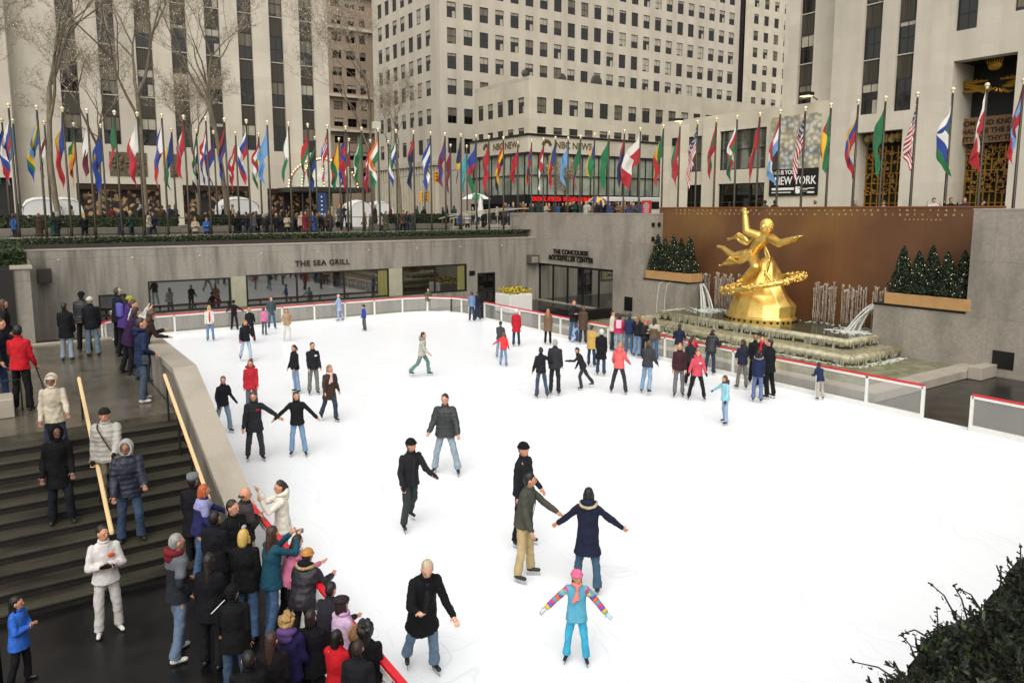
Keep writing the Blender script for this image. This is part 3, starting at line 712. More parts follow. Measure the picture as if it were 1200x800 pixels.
for k in range(20): x = XW-.1+k*1.5; box(bm, x-.06, x+.06, YW-.3, YW-.16, 8.4, 13.88)
for k in range(9): y = YW+.6+k*1.6; box(bm, XW-.3, XW-.16, y-.06, y+.06, 8.4, 13.88)
box(bm, XW-.32, 86, YW-.34, YW-.16, 10.9, 11.0); box(bm, XW-.34, XW-.16, YW-.1, 94, 10.9, 11.0); box(bm, XW-.36, 86, YW-.38, YW-.16, 13.6, 13.88); box(bm, XW-.36, XW-.17, YW-.1, 94, 13.6, 13.88)
link('mullion', bm, mat('green_black_frame', '#20241e', .4), b3)
bm = B(); box(bm, XW-.7, 78, YW-.8, YW-.41, 7.3, 8.4); box(bm, XW-.8, XW-.41, YW-.39, 90, 7.3, 8.4); link('ticker_board', bm, M_BLACK, b3)
M_TICK = mat('red_led', '#ff2020', .5, emit='#ff2430', estr=.75)
tk = text_on('ticker_text', 'OON IS IN 35C  AFTERNOON   THE ATLANTA AREA SHA 05 1 IN', .85, (XW-.2, YW-.83, 7.55), '-Y', M_TICK, b3, align='LEFT', depth=.01, bold=.0); tk.scale = (10.8/max(v.co.x for v in tk.data.vertices), 1, 1)
0 and text_on('ticker_text', 'TODAY', 1.0, (XW-.83, YW+1.5, 7.5), '-X', M_TICK, b3, align='CENTER', depth=.01, bold=.02)
M_SGN = mat('dark_gold_sign', '#574a28', .5)
def peacock(x, y, z, s, ax):
    bm = B()
    for k in range(6):
        a = R(20+k*28); c, sn = math.cos(a)*.45*s, math.sin(a)*.45*s
        if ax == 'x': ell(bm, (x+c, y, z+sn), (.2*s, .03, .2*s), seg=8, rng=5)
        else: ell(bm, (x, y-c, z+sn), (.03, .2*s, .2*s), seg=8, rng=5)
    link('network_emblem', bm, M_SGN, b3)
text_on('studio_sign', 'NBC NEWS', 1.25, (XW+7.2, YW-.48, 14.55), '-Y', M_SGN, b3, depth=.02, bold=.02); peacock(XW+2.6, YW-.5, 14.8, 1.3, 'x')
text_on('studio_sign', 'NBC NEWS', 1.25, (XW-.48, YW+4.6, 14.55), '-X', M_SGN, b3, depth=.02, bold=.02); peacock(XW-.5, YW+9.6, 14.8, 1.3, 'y')
bm = B(); box(bm, XW-.3, 86, YW-.35, YW-.02, 4.9, 7.28); box(bm, XW-.35, XW-.02, YW-.01, 94, 4.9, 7.28); link('street_glazing', bm, M_GLASSD, b3)

# ---- tower far behind at left gap
b4 = thing('apartment_tower', 'tall brownish pink apartment tower seen in the gap behind the bare trees', 'building', (0, 0, 0))
YA = 150.0
xa, xb = onY(386, 100, YA).x-3, onY(455, 100, YA).x+10
rr = random.Random(2); rc4 = []
for k in range(int((xb-xa)/3.0)):
    for j in range(14):
        rc4.append((.8+k*3.0, .8+k*3.0+(2.0 if k % 3 else 1.3), 10+j*3.4, 10+j*3.4+1.7))
wall('wall', (xa, YA, 0), (1, 0, 0), xb-xa, 4.8, 68, rc4, mat('pinkish_brick', '#9b8773', .9, nscale=.3, namt=.1), b4, .3)
put_windows((xa, YA, 0), (1, 0, 0), rc4, b4, .15, 60, 8)
bm = B(); box(bm, xa+.1, xb, YA+.5, YA+20, 4.8, 68); link('core', bm, M_INT, b4)
for z in (22.5, 29.5, 43, 50): 
    bm = B(); box(bm, xa-.2, xb, YA-.8, YA-.003, z, z+.5); link('ledge', bm, M_LIME3, b4)
# ---- second tower behind right
b5 = thing('slab_tower', 'pale slab tower rising behind the low corner wing at right of centre', 'building', (0, 0, 0))
YC = 122.0; xa, xb = onY(872, 60, YC).x, onY(872, 60, YC).x+40
cs = [onY(p, 60, YC).x for p in (885, 897, 909)]; dx = cs[1]-cs[0]
rc5 = [(cs[0]-xa+dx*k-.9, cs[0]-xa+dx*k+.9, 16+3.95*j, 18.3+3.95*j) for k in range(7) for j in range(11)]
wall('wall', (xa, YC, 0), (1, 0, 0), 40, 4.8, 70, rc5, M_LIME3, b5, .3)
put_windows((xa, YC, 0), (1, 0, 0), rc5, b5, .15, 100, 3)
bm = B(); box(bm, xa+.1, xb, YC+.5, YC+20, 4.8, 70); link('core', bm, M_INT, b5)

# ---- right hand building: tower mass with strips, low wings, portals (faces -X)
b6 = thing('entrance_building', 'massive limestone building with a carved dark portal and tall window strips, at right', 'building', (0, 0, 0))
XG, XG2 = 58.0, 60.0
def yy(px, X): return onX(px, 120, X).y
# main projecting front  (px 973 -> beyond the right edge)
y_a = yy(973, XG); y0 = 6.0
u = lambda y: y_a-y
H6 = []
H6 += [(u(yy(1007, XG)), u(yy(1028, XG)), 14.0, 44), (u(yy(1046, XG)), u(yy(1067, XG)), 14.0, 44)]
H6 += [(u(yy(1112.5, XG)), u(yy(1137.5, XG)), 19.2, 44), (u(yy(1179, XG)), u(yy(1179, XG))+2.1, 19.8, 44)]
yp0, yp1 = yy(1114, XG), yy(1188, XG)
ys0, ys1 = yy(1005, XG), yy(1060, XG)
port = [(u(yp0), u(yp1), 5.27, 17.1), (u(ys0), u(ys1), 5.27, 12.6)]
wall('wall', (XG, y_a, 0), (0, -1, 0), y_a-y0, 5.1, 50, H6+port, M_LIME, b6, 1.0)
for a, b, c, d in H6[:2]: strips(b6, (XG, y_a, 0), (0, -1, 0), [(a, b)], 14.0, 33, .3, seed=int(a*7))
for a, b, c, d in H6[2:]: strips(b6, (XG, y_a, 0), (0, -1, 0), [(a, b)], c, 35, .3, seed=int(a*7))
bm = B(); box(bm, XG+4.5, XG+20, y0, y_a-.1, 5.1, 50); link('core', bm, M_INT, b6)
bm = B(); box(bm, XG, XG2+.5, y_a, y_a+.02, 5.1, 50); link('return_wall', bm, M_LIME, b6)
for a, b, c, d in H6: bm = B(); box(bm, XG+.9, XG+1.0, y_a-b, y_a-a, c, d); link('backing', bm, M_INT, b6)
# portal lining
def portal(ya, yb, zt, dp, big):
    bm = B(); box(bm, XG+dp, XG+dp+.1, yb, ya, 5.26, zt+.3); o = link('portal_back', bm, M_INT, b6)
    bm = B(); box(bm, XG+1.0, XG+dp, ya, ya+.15, 5.26, zt); box(bm, XG+1.0, XG+dp, yb-.15, yb, 5.26, zt); link('portal_reveal', bm, M_LIME, b6)
    bm = B(); box(bm, XG+1.0, XG+dp, yb, ya, zt, zt+.2); link('portal_soffit', bm, M_INT, b6)
    f = B(); n = 9 if big else 7; zz = 11.2 if big else 11.5
    for k in range(n+1): y = yb+.1+(ya-yb-.2)*k/n; box(f, XG+dp-.3, XG+dp-.15, y-.05, y+.05, 5.27, zz)
    for z in [6.1+.8*k for k in range(7)]: box(f, XG+dp-.28, XG+dp-.17, yb, ya, z, z+.07)
    link('glazed_screen', f, M_GOLD2, b6)
    g = B(); rr = random.Random(5 if big else 9)
    for k in range(260 if big else 120):
        y = rr.uniform(yb+.1, ya-.1); z = rr.uniform(7.6, zz); x = XG+dp-.34
        s = rr.uniform(.06, .2); box(g, x, x+.05, y-s, y+s*rr.uniform(.2, 1), z-s*.6, z+s*rr.uniform(.2, 1.2))
    link('cast_glass', g, mat('amber_glass', '#8a6434', .3, metal=.3, nscale=6, namt=.6), b6)['kind'] = 'stuff'
portal(yp0, yp1, 17.1, 3.2, True); portal(ys0, ys1, 12.6, 2.0, False)
# lintel with inscription and abstract gilt ornament over the big portal
bm = B(); box(bm, XG+2.2, XG+2.5, yp1, yp0, 11.3, 13.2); link('lintel', bm, mat('lintel_stone', '#6f5231', .6, nscale=5, namt=.3), b6)
M_INSC = mat('inscription', '#1c120a', .7)
ym = (yp0+yp1)/2
text_on('inscription', 'WISDOM AND KNOWLEDGE', .5, (XG+2.17, ym, 12.6), '-X', M_INSC, b6, depth=.01, bold=.012)
text_on('inscription', 'SHALL BE THE STABIL', .5, (XG+2.17, ym, 12.02), '-X', M_INSC, b6, depth=.01, bold=.012); text_on('inscription', 'ITY OF THY TIMES', .5, (XG+2.17, ym, 11.44), '-X', M_INSC, b6, depth=.01, bold=.012)
g = B(); rr = random.Random(11)
for k in range(16):
    a = R(200+k*9.5); p0 = Vector((XG+1.6, ym-.3, 15.4)); L = 2.2+1.9*rr.random()
    tube(g, [p0+Vector((.1, -math.cos(a)*L*t, math.sin(a)*L*t*.45-.2*t+1.2*t*t)) for t in (.25, .5, .75, 1)], [.05, .11, .1, .03], 6)
for s in (-1, 1):
    for k in range(7): tube(g, [(XG+1.7, ym+s*(.4+.35*k), 15.7+.06*k), (XG+1.8, ym+s*(1.6+.4*k), 15.2-.16*k+.4)], [.09, .03], 6)
link('abstract_ornament', g, M_GOLD2, b6)
g = B(); ell(g, (XG+1.2, ym-.2, 16.6), (.18, .5, .35)); 
for k in range(7): tube(g, [(XG+1.1, ym-.2+(k-3)*.14, 16.7), (XG+1.1, ym-.2+(k-3)*.19, 17.15)], [.06, .04], 6)
link('fan_finial', g, M_GOLD2, b6)
g = B()
for k in range(9):
    tube(g, [(XG+1.4, ys0-.3-k*.5, 11.9), (XG+.9, ys0-.5-k*.5, 12.15+.25*math.sin(k*1.3)), (XG+.8, ys0-.7-k*.5, 12.4)], [.2, .28, .2], 8)
link('abstract_ornament', g, mat('tan_relief', '#8f7a4d', .6, nscale=3, namt=.3), b6)
# set-back part with strip A
u2 = lambda y: 66-y
ha = (u2(yy(933, XG2)), u2(yy(950, XG2)), 14.3, 44)
wall('rear_wall', (XG2, 66, 0), (0, -1, 0), 66-y_a+.5, 15.0, 50, [(ha[0], ha[1], 15.0, 44)], M_LIME, b6, .8)
strips(b6, (XG2, 66, 0), (0, -1, 0), [(ha[0], ha[1])], 15.03, 35, .3, seed=77)
y915 = yy(916, XG2)
b6['category'] = 'building'
bpy.data.objects.remove([c for c in b6.children if c.name.startswith('rear_wall')][0])
wall('rear_wall', (XG2, y915, 0), (0, -1, 0), y915-y_a+.5, 15.0, 50, [(ha[0]-u2(y915), ha[1]-u2(y915), 15.0, 44)], M_LIME, b6, .8)
bm = B(); box(bm, XG2+.8, XG2+15, y_a, y915-.05, 14.5, 50); link('rear_core', bm, M_INT, b6)
bm = B(); box(bm, XG2+.01, XG2+30, y915-.03, y915, 14.5, 50); link('rear_side', bm, M_LIME, b6)
# low wing with shop windows  px 788..973
y1 = yy(778, XG)
ul = lambda p: y1-yy(p, XG)
lw = [(ul(799), ul(824), 10.2, 13.7), (ul(845), ul(900), 10.2, 13.9)]
ls = [(ul(799), ul(825), 5.28, 8.9), (ul(845), ul(900), 5.28, 8.9)]
wall('low_wing_wall', (XG, y1, 0), (0, -1, 0), y1-y_a, 5.1, 15.5, lw+ls, M_LIME3, b6, .5)
bm = B(); box(bm, XG+.02, XG2+4, y_a+.03, y1, 15.3, 15.45); link('low_wing_roof', bm, M_LIME3, b6)
bm = B(); box(bm, XG+.01, XG2+30, y1, y1+.3, 5.1, 15.45); link('low_wing_side', bm, M_LIME3, b6)
for k, (a, b, c, d) in enumerate(lw+ls):
    bm = B(); quad(bm, ((XG+.35, y1-a, c), (XG+.35, y1-b, c), (XG+.35, y1-b, d), (XG+.35, y1-a, d))); g = link('shop_window', bm, M_GLASSS if k < 2 else M_GLASSD, b6)
    f = B(); n = max(2, round((b-a)/1.7))
    for q in range(n+1): y = y1-a-(b-a)*q/n; box(f, XG+.2, XG+.34, y-.05, y+.05, c+.003, d-.003)
    for z in (c+.003, (c+d)/2, d-.1): box(f, XG+.22, XG+.338, y1-b, y1-a, z, z+.09)
    link('frame', f, MC['green_black_frame'], g)
bm = B(); box(bm, XG-.35, XG-.01, yy(842, XG), yy(828, XG), 5.27, 15.3); link('pilaster', bm, M_LIME3, b6)

# light pylon
P = onX(788, 240, 40.0)
py = thing('stone_pylon', 'square pale stone pylon with a floodlight on top, by the flagpoles', 'pylon', (40.3, P.y, ZE))
hp = (onX(788, 146, 40.0).z)-ZE
bm = B(); box(bm, -.1, .75, -.45, .45, 0, hp, 0, .02); link('shaft', bm, M_LIME3, py)
bm = B(); box(bm, -.15, .35, -.25, .25, hp+.25, hp+.42, 0, .03); tube(bm, [(.3, 0, hp), (.3, 0, hp+.3)], .06, 6); link('floodlight', bm, M_BLACK, py)
bm = B(); box(bm, -.1, .3, -.2, .2, hp+.2, hp+.249); link('lens', bm, M_LAMP, py)
bm = B(); box(bm, -.35, -.103, -.18, .18, hp-1.5, hp-.95, 0, .04); link('small_lamp', bm, M_BLACK, py)
# floodlight above poster
q = onX(945, 111, XG-1.0)
fl = thing('floodlight', 'black floodlight on an arm above the big poster', 'lamp', (q.x, q.y, q.z))
bm = B(); box(bm, -.4, .4, -.5, .5, -.1, .2, 0, .04); link('housing', bm, M_BLACK, fl)
bm = B(); box(bm, -.33, .33, -.42, .42, -.16, -.11); link('lens', bm, M_LAMP, fl)
bm = B(); tube(bm, [(.3, 0, .1), (1.6, 0, -.3)], .05, 6); link('arm', bm, M_BLACK, fl)
# ---- poster
ya, yb = yy(905, XG)-.15, yy(965.5, XG)+.1; z0, z1 = 7.65, 14.6; Wp = ya-yb
pt = thing('poster', 'huge blossom poster reading THIS IS YOUR NEW YORK on the pale wall', 'poster', (XG-.08, (ya+yb)/2, z0))
M_POST = bpy.data.materials.new('blossom_print'); M_POST.use_nodes = True
n = M_POST.node_tree.nodes; l = M_POST.node_tree.links; bs = n['Principled BSDF']; bs.inputs['Roughness'].default_value = .5
tc = n.new('ShaderNodeTexCoord'); vo = n.new('ShaderNodeTexVoronoi'); vo.inputs['Scale'].default_value = 2.2; no = n.new('ShaderNodeTexNoise'); no.inputs['Scale'].default_value = .7; no.inputs['Detail'].default_value = 8
l.new(tc.outputs['Object'], vo.inputs['Vector']); l.new(tc.outputs['Object'], no.inputs['Vector'])
cr = n.new('ShaderNodeValToRGB'); cr.color_ramp.elements[0].color = (.9, .88, .84, 1); cr.color_ramp.elements[1].color = (.05, .045, .03, 1)
e = cr.color_ramp.elements.new(.35); e.color = (.62, .60, .56, 1); e = cr.color_ramp.elements.new(.6); e.color = (.20, .17, .10, 1)
l.new(vo.outputs['Distance'], cr.inputs[0])
cr2 = n.new('ShaderNodeValToRGB'); cr2.color_ramp.elements[0].position = .35; cr2.color_ramp.elements[0].color = (.10, .17, .26, 1); cr2.color_ramp.elements[1].position = .62; cr2.color_ramp.elements[1].color = (.62, .54, .30, 1)
l.new(no.outputs[0], cr2.inputs[0])
mx = n.new('ShaderNodeMixRGB'); mx.inputs[0].default_value = .5; l.new(cr.outputs[0], mx.inputs[1]); l.new(cr2.outputs[0], mx.inputs[2]); l.new(mx.outputs[0], bs.inputs['Base Color'])
bm = B(); box(bm, -.04, .04, -Wp/2, Wp/2, 2.35, z1-z0, 0); link('print', bm, M_POST, pt)
bm = B(); box(bm, -.045, .04, -Wp/2, Wp/2, 0, 2.348, 0); link('caption_band', bm, mat('poster_black', '#15130f', .5), pt)
WT = mat('poster_white', '#e8e6e0', .5)
for s_, sz, z, al, yo in (('THIS IS YOUR', .50, 1.88, 'LEFT', Wp/2-.15), ('NEW YORK', 1.0, .98, 'LEFT', Wp/2-.55)):
    me = text_mesh(s_, sz, .01, al, .012); o = linkme('caption', me, [WT], pt, (-.07, yo, z), rot=(R(90), 0, R(-90))); tw_ = max(v.co.x for v in me.vertices); o.scale = ((Wp*.86 if s_[0] == 'N' else Wp*.56)/tw_, 1, 1)
bm = B()
for (ya_, yb_, za_, zb_) in ((Wp/2-2.6, Wp/2-.3, .5, .7), (Wp/2-2.3, Wp/2-.3, .25, .33), (-.75, -.3, .2, .78), (-1.5, -.95, .5, .65), (-1.5, -.95, .2, .32), (-Wp/2+.3, -Wp/2+1.5, .2, .34), (-Wp/2+.3, -Wp/2+1.9, .58, .66)):
    box(bm, -.06, -.046, ya_, yb_, za_, zb_)
link('fine_print', bm, WT, pt)
bm = B(); ell(bm, (-.07, -Wp/2+1.9, .3), (.02, .16, .16)); link('emblem', bm, WT, pt)
bm = B()
tube(bm, [(-.06, Wp/2-.5, 2.3), (-.06, Wp/2-.5, 4.2)], [.45, .3], 10); ell(bm, (-.06, Wp/2-.55, 4.6), (.05, .3, .38))
me_ = link('printed_figure', bm, mat('print_dark', '#1b1713', .6), pt)

# ================================================================ FLAGS
WIND = Vector((-RT.x, -RT.y, 0)).normalized(); WP = Vector((-WIND.y, WIND.x, 0))
fcol = {'R': '#a01c26', 'B': '#1e3880', 'N': '#1a2040', 'L': '#5f8cb9', 'W': '#cfccc4', 'G': '#176339', 'Y': '#c89a1a', 'K': '#141414', 'M': '#6d1c30', 'O': '#cf6a1e', 'T': '#3f8f98'}
FM = {k: mat('flag_cloth_'+k, v, .85, sheen=.2) for k, v in fcol.items()}
FK = list(fcol)
def pattern(spec, u, v):
    k = spec[0]; c = spec[1]
    if k == 'p': return c[0]
    if k == 'h': return c[min(len(c)-1, int(v*len(c)))]
    if k == 'v': return c[min(len(c)-1, int(u*len(c)))]
    if k == 'us':
        if u < .42 and v < .54: return 'W' if (int(u*24)+int(v*20)) % 3 == 0 and int(u*24) % 2 == 0 else 'N'
        return 'R' if int(v*13) % 2 == 0 else 'W'
    if k == 'x':   # cross c = (field, cross)
        return c[1] if abs(v-.5) < .09 and .2 < u < .8 or abs(u-.5) < .07 and .2 < v < .8 else c[0]
    if k == 'n':   # nordic cross field, border, cross
        d = min(abs(v-.5), abs(u-.38)*1.4); return c[2] if d < .07 else (c[1] if d < .14 else c[0])
    if k == 'd':   # disc on stripes: c = stripes + disc colour
        if (u-.5)**2*2+(v-.5)**2 < .05: return c[-1]
        return c[min(len(c)-2, int(v*(len(c)-1)))]
    if k == 'c':   # canton over field
        return c[0] if u < .45 and v < .5 else c[1+min(len(c)-2, int(v*(len(c)-1)))]
    if k == 't':   # hoist triangle
        if u < .45*(1-abs(v-.5)*2): return c[0]
        return c[1+min(len(c)-2, int(v*(len(c)-1)))]
    if k == 'dg':
        return c[0] if v < .9-u*.9 else (c[1] if v < 1.15-u*.9 else c[2])
def flagpole(x, y, zb, zt, spec, desc, label, rnd, full=1.0):
    t = thing('flagpole', label, 'flagpole', (x, y, zb), group='flagpoles around the sunken rink')
    h = zt-zb
    bm = B(); tube(bm, [(0, 0, -.02), (0, 0, .35), (0, 0, h-.1)], [.075, .065, .045], 10); link('pole', bm, M_POLE, t, smooth=True)
    bm = B(); ell(bm, (0, 0, h), .10, seg=10, rng=8); tube(bm, [(0, 0, h-.18), (0, 0, h-.05)], [.05, .07], 8); link('finial', bm, M_BALL, t, smooth=True)
    if spec is None: return t
    rr = random.Random(rnd)
    hoist = 1.65*rr.uniform(.9, 1.1)*full; drop = rr.uniform(1.55, 2.1)*full; wdt = rr.uniform(.36, .58)*full*(1.7 if full > 1.05 else 1)
    ph = rr.uniform(0, 6); k1 = rr.uniform(1.6, 3.4); top = h-.2; wa = R(rr.uniform(-35, 35)); kink = rr.uniform(.2, .6); ka = rr.uniform(-.12, .16)
    W_ = Vector((WIND.x*math.cos(wa)-WIND.y*math.sin(wa), WIND.x*math.sin(wa)+WIND.y*math.cos(wa), 0)); P_ = Vector((-W_.y, W_.x, 0))
    nu, nv = 30, 30
    bm = B(); g = []
    for i in range(nu+1):
        u = i/nu; row = []
        for j in range(nv+1):
            v = j/nv; dz = v*hoist+drop*(u**.9); q_ = min(1, dz/1.7); q_ = q_*q_*(3-2*q_)
            ux = (min(u, .62)/.62)**.7 if u < .62 else 1-(u-.62)/.38*.62; sx = wdt*ux*(.12+.88*q_)+ka*math.sin(dz*2.1+ph)*u+.05*math.sin(dz*5+ph*2)*u
            fold = math.sin(u*math.pi*k1+ph+v*1.5)+.5*math.sin(u*15+v*4+ph)
            d = .13*fold*min(1, u*4)*(.3+.7*q_)+(.16*(u-.62)/.38 if u > .62 else 0)
            p = W_*(sx+.045)+P_*d
            row.append(bm.verts.new((p.x, p.y, top-dz-.05*math.sin(u*8+ph)*q_)))
        g.append(row)
    for i in range(nu):
        for j in range(nv):
            f = bm.faces.new((g[i][j], g[i][j+1], g[i+1][j+1], g[i+1][j])); f.material_index = FK.index(pattern(spec, (i+.5)/nu, (j+.5)/nv))
    o = link('flag', bm, [FM[k] for k in FK], t, smooth=True)
    return t
near = [  # top px x, top px y, spec, description
 (10, 126, ('h', 'WBR'), 'white blue and red'),
 (43, 128, ('h', 'LYGB'), 'sky blue yellow and green'),
 (73, 129, ('v', 'BYR'), 'blue yellow and red'),
 (102, 131, ('v', 'WM'), 'white and maroon'),
 (134, 133, ('v', 'GR'), 'green and scarlet'),
 (161, 137, ('v', 'WR'), 'plain white and red'),
 (189.5, 136, ('t', 'WBR'), 'blue red and white triangle'),
 (215, 136.5, ('v', 'RWR'), 'red white red striped'),
 (241, 139, ('h', 'RWB'), 'red white and blue banded'),
 (263, 139.5, ('h', 'RKB'), 'red black and blue'),
 (288.5, 141, ('h', 'WBR'), 'white over blue over red'),
 (313, 142, ('d', 'LLY'), 'pale blue with yellow disc'),
 (338, 142, ('v', 'WGG'), 'white and dark green'),
 (360.5, 145, ('h', 'RRG'), 'crimson and green'),
 (383.5, 146, ('n', 'RWB'), 'red with white edged blue cross'),
 (405, 148.5, ('h', 'BRRB'), 'blue bordered red'),
 (423.5, 149, ('v', 'GWG'), 'green white green'),
 (443, 152, ('h', 'OWG'), 'orange white and green'),
 (464, 153, ('h', 'GWB'), 'green white and blue'),
 (484.5, 154, ('c', 'RNN'), 'navy with red corner'),
 (504.5, 155, ('h', 'BWB'), 'blue white blue'),
 (521.5, 156, ('h', 'MBM'), 'maroon and blue'),
 (540, 157, ('dg', 'NYN'), 'navy with gold diagonal'),
 (558, 158, ('dg', 'BRG'), 'blue red and green diagonal'),
 (573, 159, ('p', 'R'), 'plain red'),
 (590, 161, ('h', 'RYK'), 'red yellow and black'),
]
ordn = ['']
def near_label(lst, i, where):
    d = lst[i][3]
    lab = 'flagpole with limp %s flag' % d
    if i > 0: lab += ', right of the %s one' % lst[i-1][3]
    elif where: lab += where
    ws = lab.split()
    if len(ws) > 16: lab = 'flagpole with limp %s flag beside the %s one' % (d, lst[i-1][3])
    return ' '.join(lab.split()[:16])
for i, (px, pyy, spec, d) in enumerate(near):
    q = onY(px, pyy, 44.3)
    flagpole(q.x, 44.3, ZG, 11.45, spec, d, near_label(near, i, ', leftmost of the near row'), i)
back = [
 (2, 140, ('v', 'BG'), 'dark blue and green'), (15, 142, ('p', 'L'), 'plain sky blue'), (52, 145, ('h', 'WMW'), 'white with maroon band'), (86.5, 148, ('h', 'GYO'), 'green yellow and orange'),
 (118, 147.6, ('d', 'BBY'), 'royal blue with gold emblem'), (201, 152, ('v', 'BYG'), 'blue yellow green'), (230, 153.5, ('h', 'GWK'), 'dark green and black'),
 (250, 154, ('h', 'BMB'), 'blue and maroon'), (276, 157, ('x', 'RW'), 'red with white cross'), (303, 156, ('h', 'RWG'), 'red white green'), (369, 160, ('h', 'GKB'), 'green black and blue'),
 (397, 161, ('v', 'YRG'), 'yellow red green'), (409, 162, ('h', 'WRR'), 'white topped red'), (434, 165, ('x', 'RW'), 'red with white mark'), (455, 166, None, ''), (528, 174, ('p', 'M'), 'plain dark red'), (547, 173, ('p', 'T'), 'pale turquoise'),
]
for i, (px, pyy, spec, d) in enumerate(back):
    Yb = 50.2; q = onY(px, pyy, Yb)
    lab = 'flagpole with limp %s flag in the row further back' % d if spec else 'bare bronze flagpole without a flag in the row further back'
    flagpole(q.x, Yb, ZG, 11.3, spec, d, lab, 100+i)
right = [
 (607, 161, ('p', 'R'), 'plain deep red'), (623, 162, ('h', 'RBR'), 'crimson with blue band'), (637, 163, ('h', 'RW'), 'red over white'), (651, 160, ('v', 'BYR'), 'dark blue gold and red'),
 (666, 158, ('p', 'L'), 'light blue'), (680.5, 158, ('v', 'GR'), 'green and rust'), (697, 154, ('v', 'BYG'), 'blue gold and green'), (714, 152.7, ('p', 'G'), 'bright green'),
 (732, 150.6, ('c', 'RBN'), 'navy blue and red'), (750.6, 147, ('h', 'WR'), 'wide white over red'), (777.6, 147, ('v', 'GYR'), 'green yellow and red'), (797, 147, ('v', 'RGR'), 'red and leaf green'),
 (817.5, 143, ('us', ''), 'small starred and striped'), (839.6, 141.6, ('h', 'RGR'), 'red edged green'), (864, 138.5, ('h', 'WRG'), 'white red and green'), (890.6, 135, ('d', 'RRY'), 'red with golden sun'),
 (914.6, 131.6, ('h', 'RWL'), 'red white and sky blue'), (944.4, 120, ('us', ''), 'starred and striped, in front of the poster'), (974, 124.6, ('v', 'GRYG'), 'green orange and yellow'),
 (1006, 120, ('h', 'YBR'), 'yellow blue red'), (1038, 116, ('p', 'G'), 'large plain green'), (1075.5, 111, ('us', ''), 'large starred and striped'), (1117, 105, ('h', 'WBG'), 'white blue green'),
 (1157, 100, ('h', 'WR'), 'white over dark red'), (1200, 96, ('h', 'MLR'), 'maroon pale blue and red'),
]
for i, (px, pyy, spec, d) in enumerate(right):
    XX = 33.6; q = onX(px, pyy, XX)
    s_ = 'flagpole with limp %s flag above the bronze and concourse walls' % d
    if len(s_.split()) > 16 or 'poster' in d: s_ = 'flagpole with limp %s' % d if 'poster' in d else s_
    flagpole(q.x, q.y, ZE, 11.45 if i > 3 else 11.6, spec, d, s_, 200+i, 1.0 if i != 9 else 1.12)

# ================================================================ TREES
M_BARK = mat('pale_bark', '#6f6553', .9, nscale=6, namt=.35, stretch=(1, 1, .4))
M_TWIG = mat('twig_bark', '#8f8470', .9)
def bare_tree(x, y, z, h, seed, label, lean=0.0, r0=.17, spread_=1.0):
    t = thing('bare_tree', label, 'tree', (x, y, z), group='bare winter trees strung with tiny lights')
    rr = random.Random(seed); big = B(); tw = B(); li = B()
    def grow(p, d, L, r, lev):
        n = 4 if lev < 3 else 3; pts = [p]; q = p; dd = d.copy()
        for k in range(n):
            dd = (dd+Vector((rr.gauss(0, .13 if lev else .05), rr.gauss(0, .13 if lev else .05), rr.gauss(0, .07)+(.10 if lev > 0 else .05)))).normalized(); q = q+dd*L/n; pts.append(q)
        r1 = max(.007, r*(.62 if lev else .75))
        tube(big if lev < 3 else tw, pts, [r+(r1-r)*k/n for k in range(n+1)], 7 if lev < 2 else (5 if lev < 3 else 3), cap=False)
        if lev >= 2:
            for c in pts[1:]:
                for _ in range(3 if lev > 2 else 2):
                    e = Vector((rr.gauss(0, 1), rr.gauss(0, 1), rr.gauss(.2, .8))).normalized(); e2 = (e+Vector((rr.gauss(0, .5), rr.gauss(0, .5), .5))).normalized(); l_ = rr.uniform(.2, .6); tube(tw, [c, c+e*l_*.5, c+e*l_*.5+e2*l_*.5], [.010, .008, .005], 3, cap=False)
        if lev >= 3:
            for k in range(1 if lev < 5 else rr.randint(0, 2)):
                c = pts[rr.randint(1, n)]; ell(li, c, .020, seg=4, rng=3)
        if lev >= 5: return
        kids = 3 if lev < 4 else 3
        for k in range(kids):
            a = rr.uniform(0, 6.28); tilt = (rr.uniform(.34, .70) if lev else rr.uniform(.20, .45))*spread_
            s = q.copy() if k < 2 else pts[-2]
            o = dd.orthogonal().normalized(); o.rotate(Quaternion(dd, a+k*2.1))
            nd = (dd*math.cos(tilt)+o*math.sin(tilt)).normalized()
            grow(s, nd, L*rr.uniform(.66, .86)*(1 if lev else .62), r1*rr.uniform(.72, .9), lev+1)
    grow(Vector((0, 0, 0)), Vector((lean, 0, 1)).normalized(), h*.46, r0, 0)
    link('trunk', big, M_BARK, t, smooth=True); link('crown', tw, M_TWIG, t); link('string_lights', li, M_LAMPD, t)['kind'] = 'stuff'
for (px, pb, Y, h, sd, lean, lab) in (
    (71, 262, 49.0, 18, 3, -.10, 'bare tree strung with tiny lights, in front of the leftmost window strips'),
    (174, 262, 48.6, 18, 8, -.08, 'bare tree strung with tiny lights beside the beige and blue jackets'),
    (267, 256, 52.0, 18, 12, .03, 'bare tree strung with tiny lights between the white tent and the dome'),
    (437, 252, 57.0, 17, 21, .0, 'dense pale bare tree covering the gap between the tall buildings'),
    (-30, 262, 49.0, 14, 31, .05, 'bare tree only partly in view at the left edge'),
    (118, 258, 60.0, 13, 41, .0, 'slim bare tree further back beside the shopfronts at left'),
    (233, 258, 62.0, 12, 52, .0, 'slender bare tree further back near the brown restaurant front'),
    (470, 250, 66.0, 14, 61, .05, 'pale bare tree in front of the fluted tower base')):
    q = onY(px, 250, Y); bare_tree(q.x, Y, ZG-.05, h, sd, lab, lean, .17 if Y < 55 else .14)
q = onX(668, 225, 50); bare_tree(q.x, q.y, ZE, 6, 71, 'small young bare tree in front of the studio windows', 0, .09)

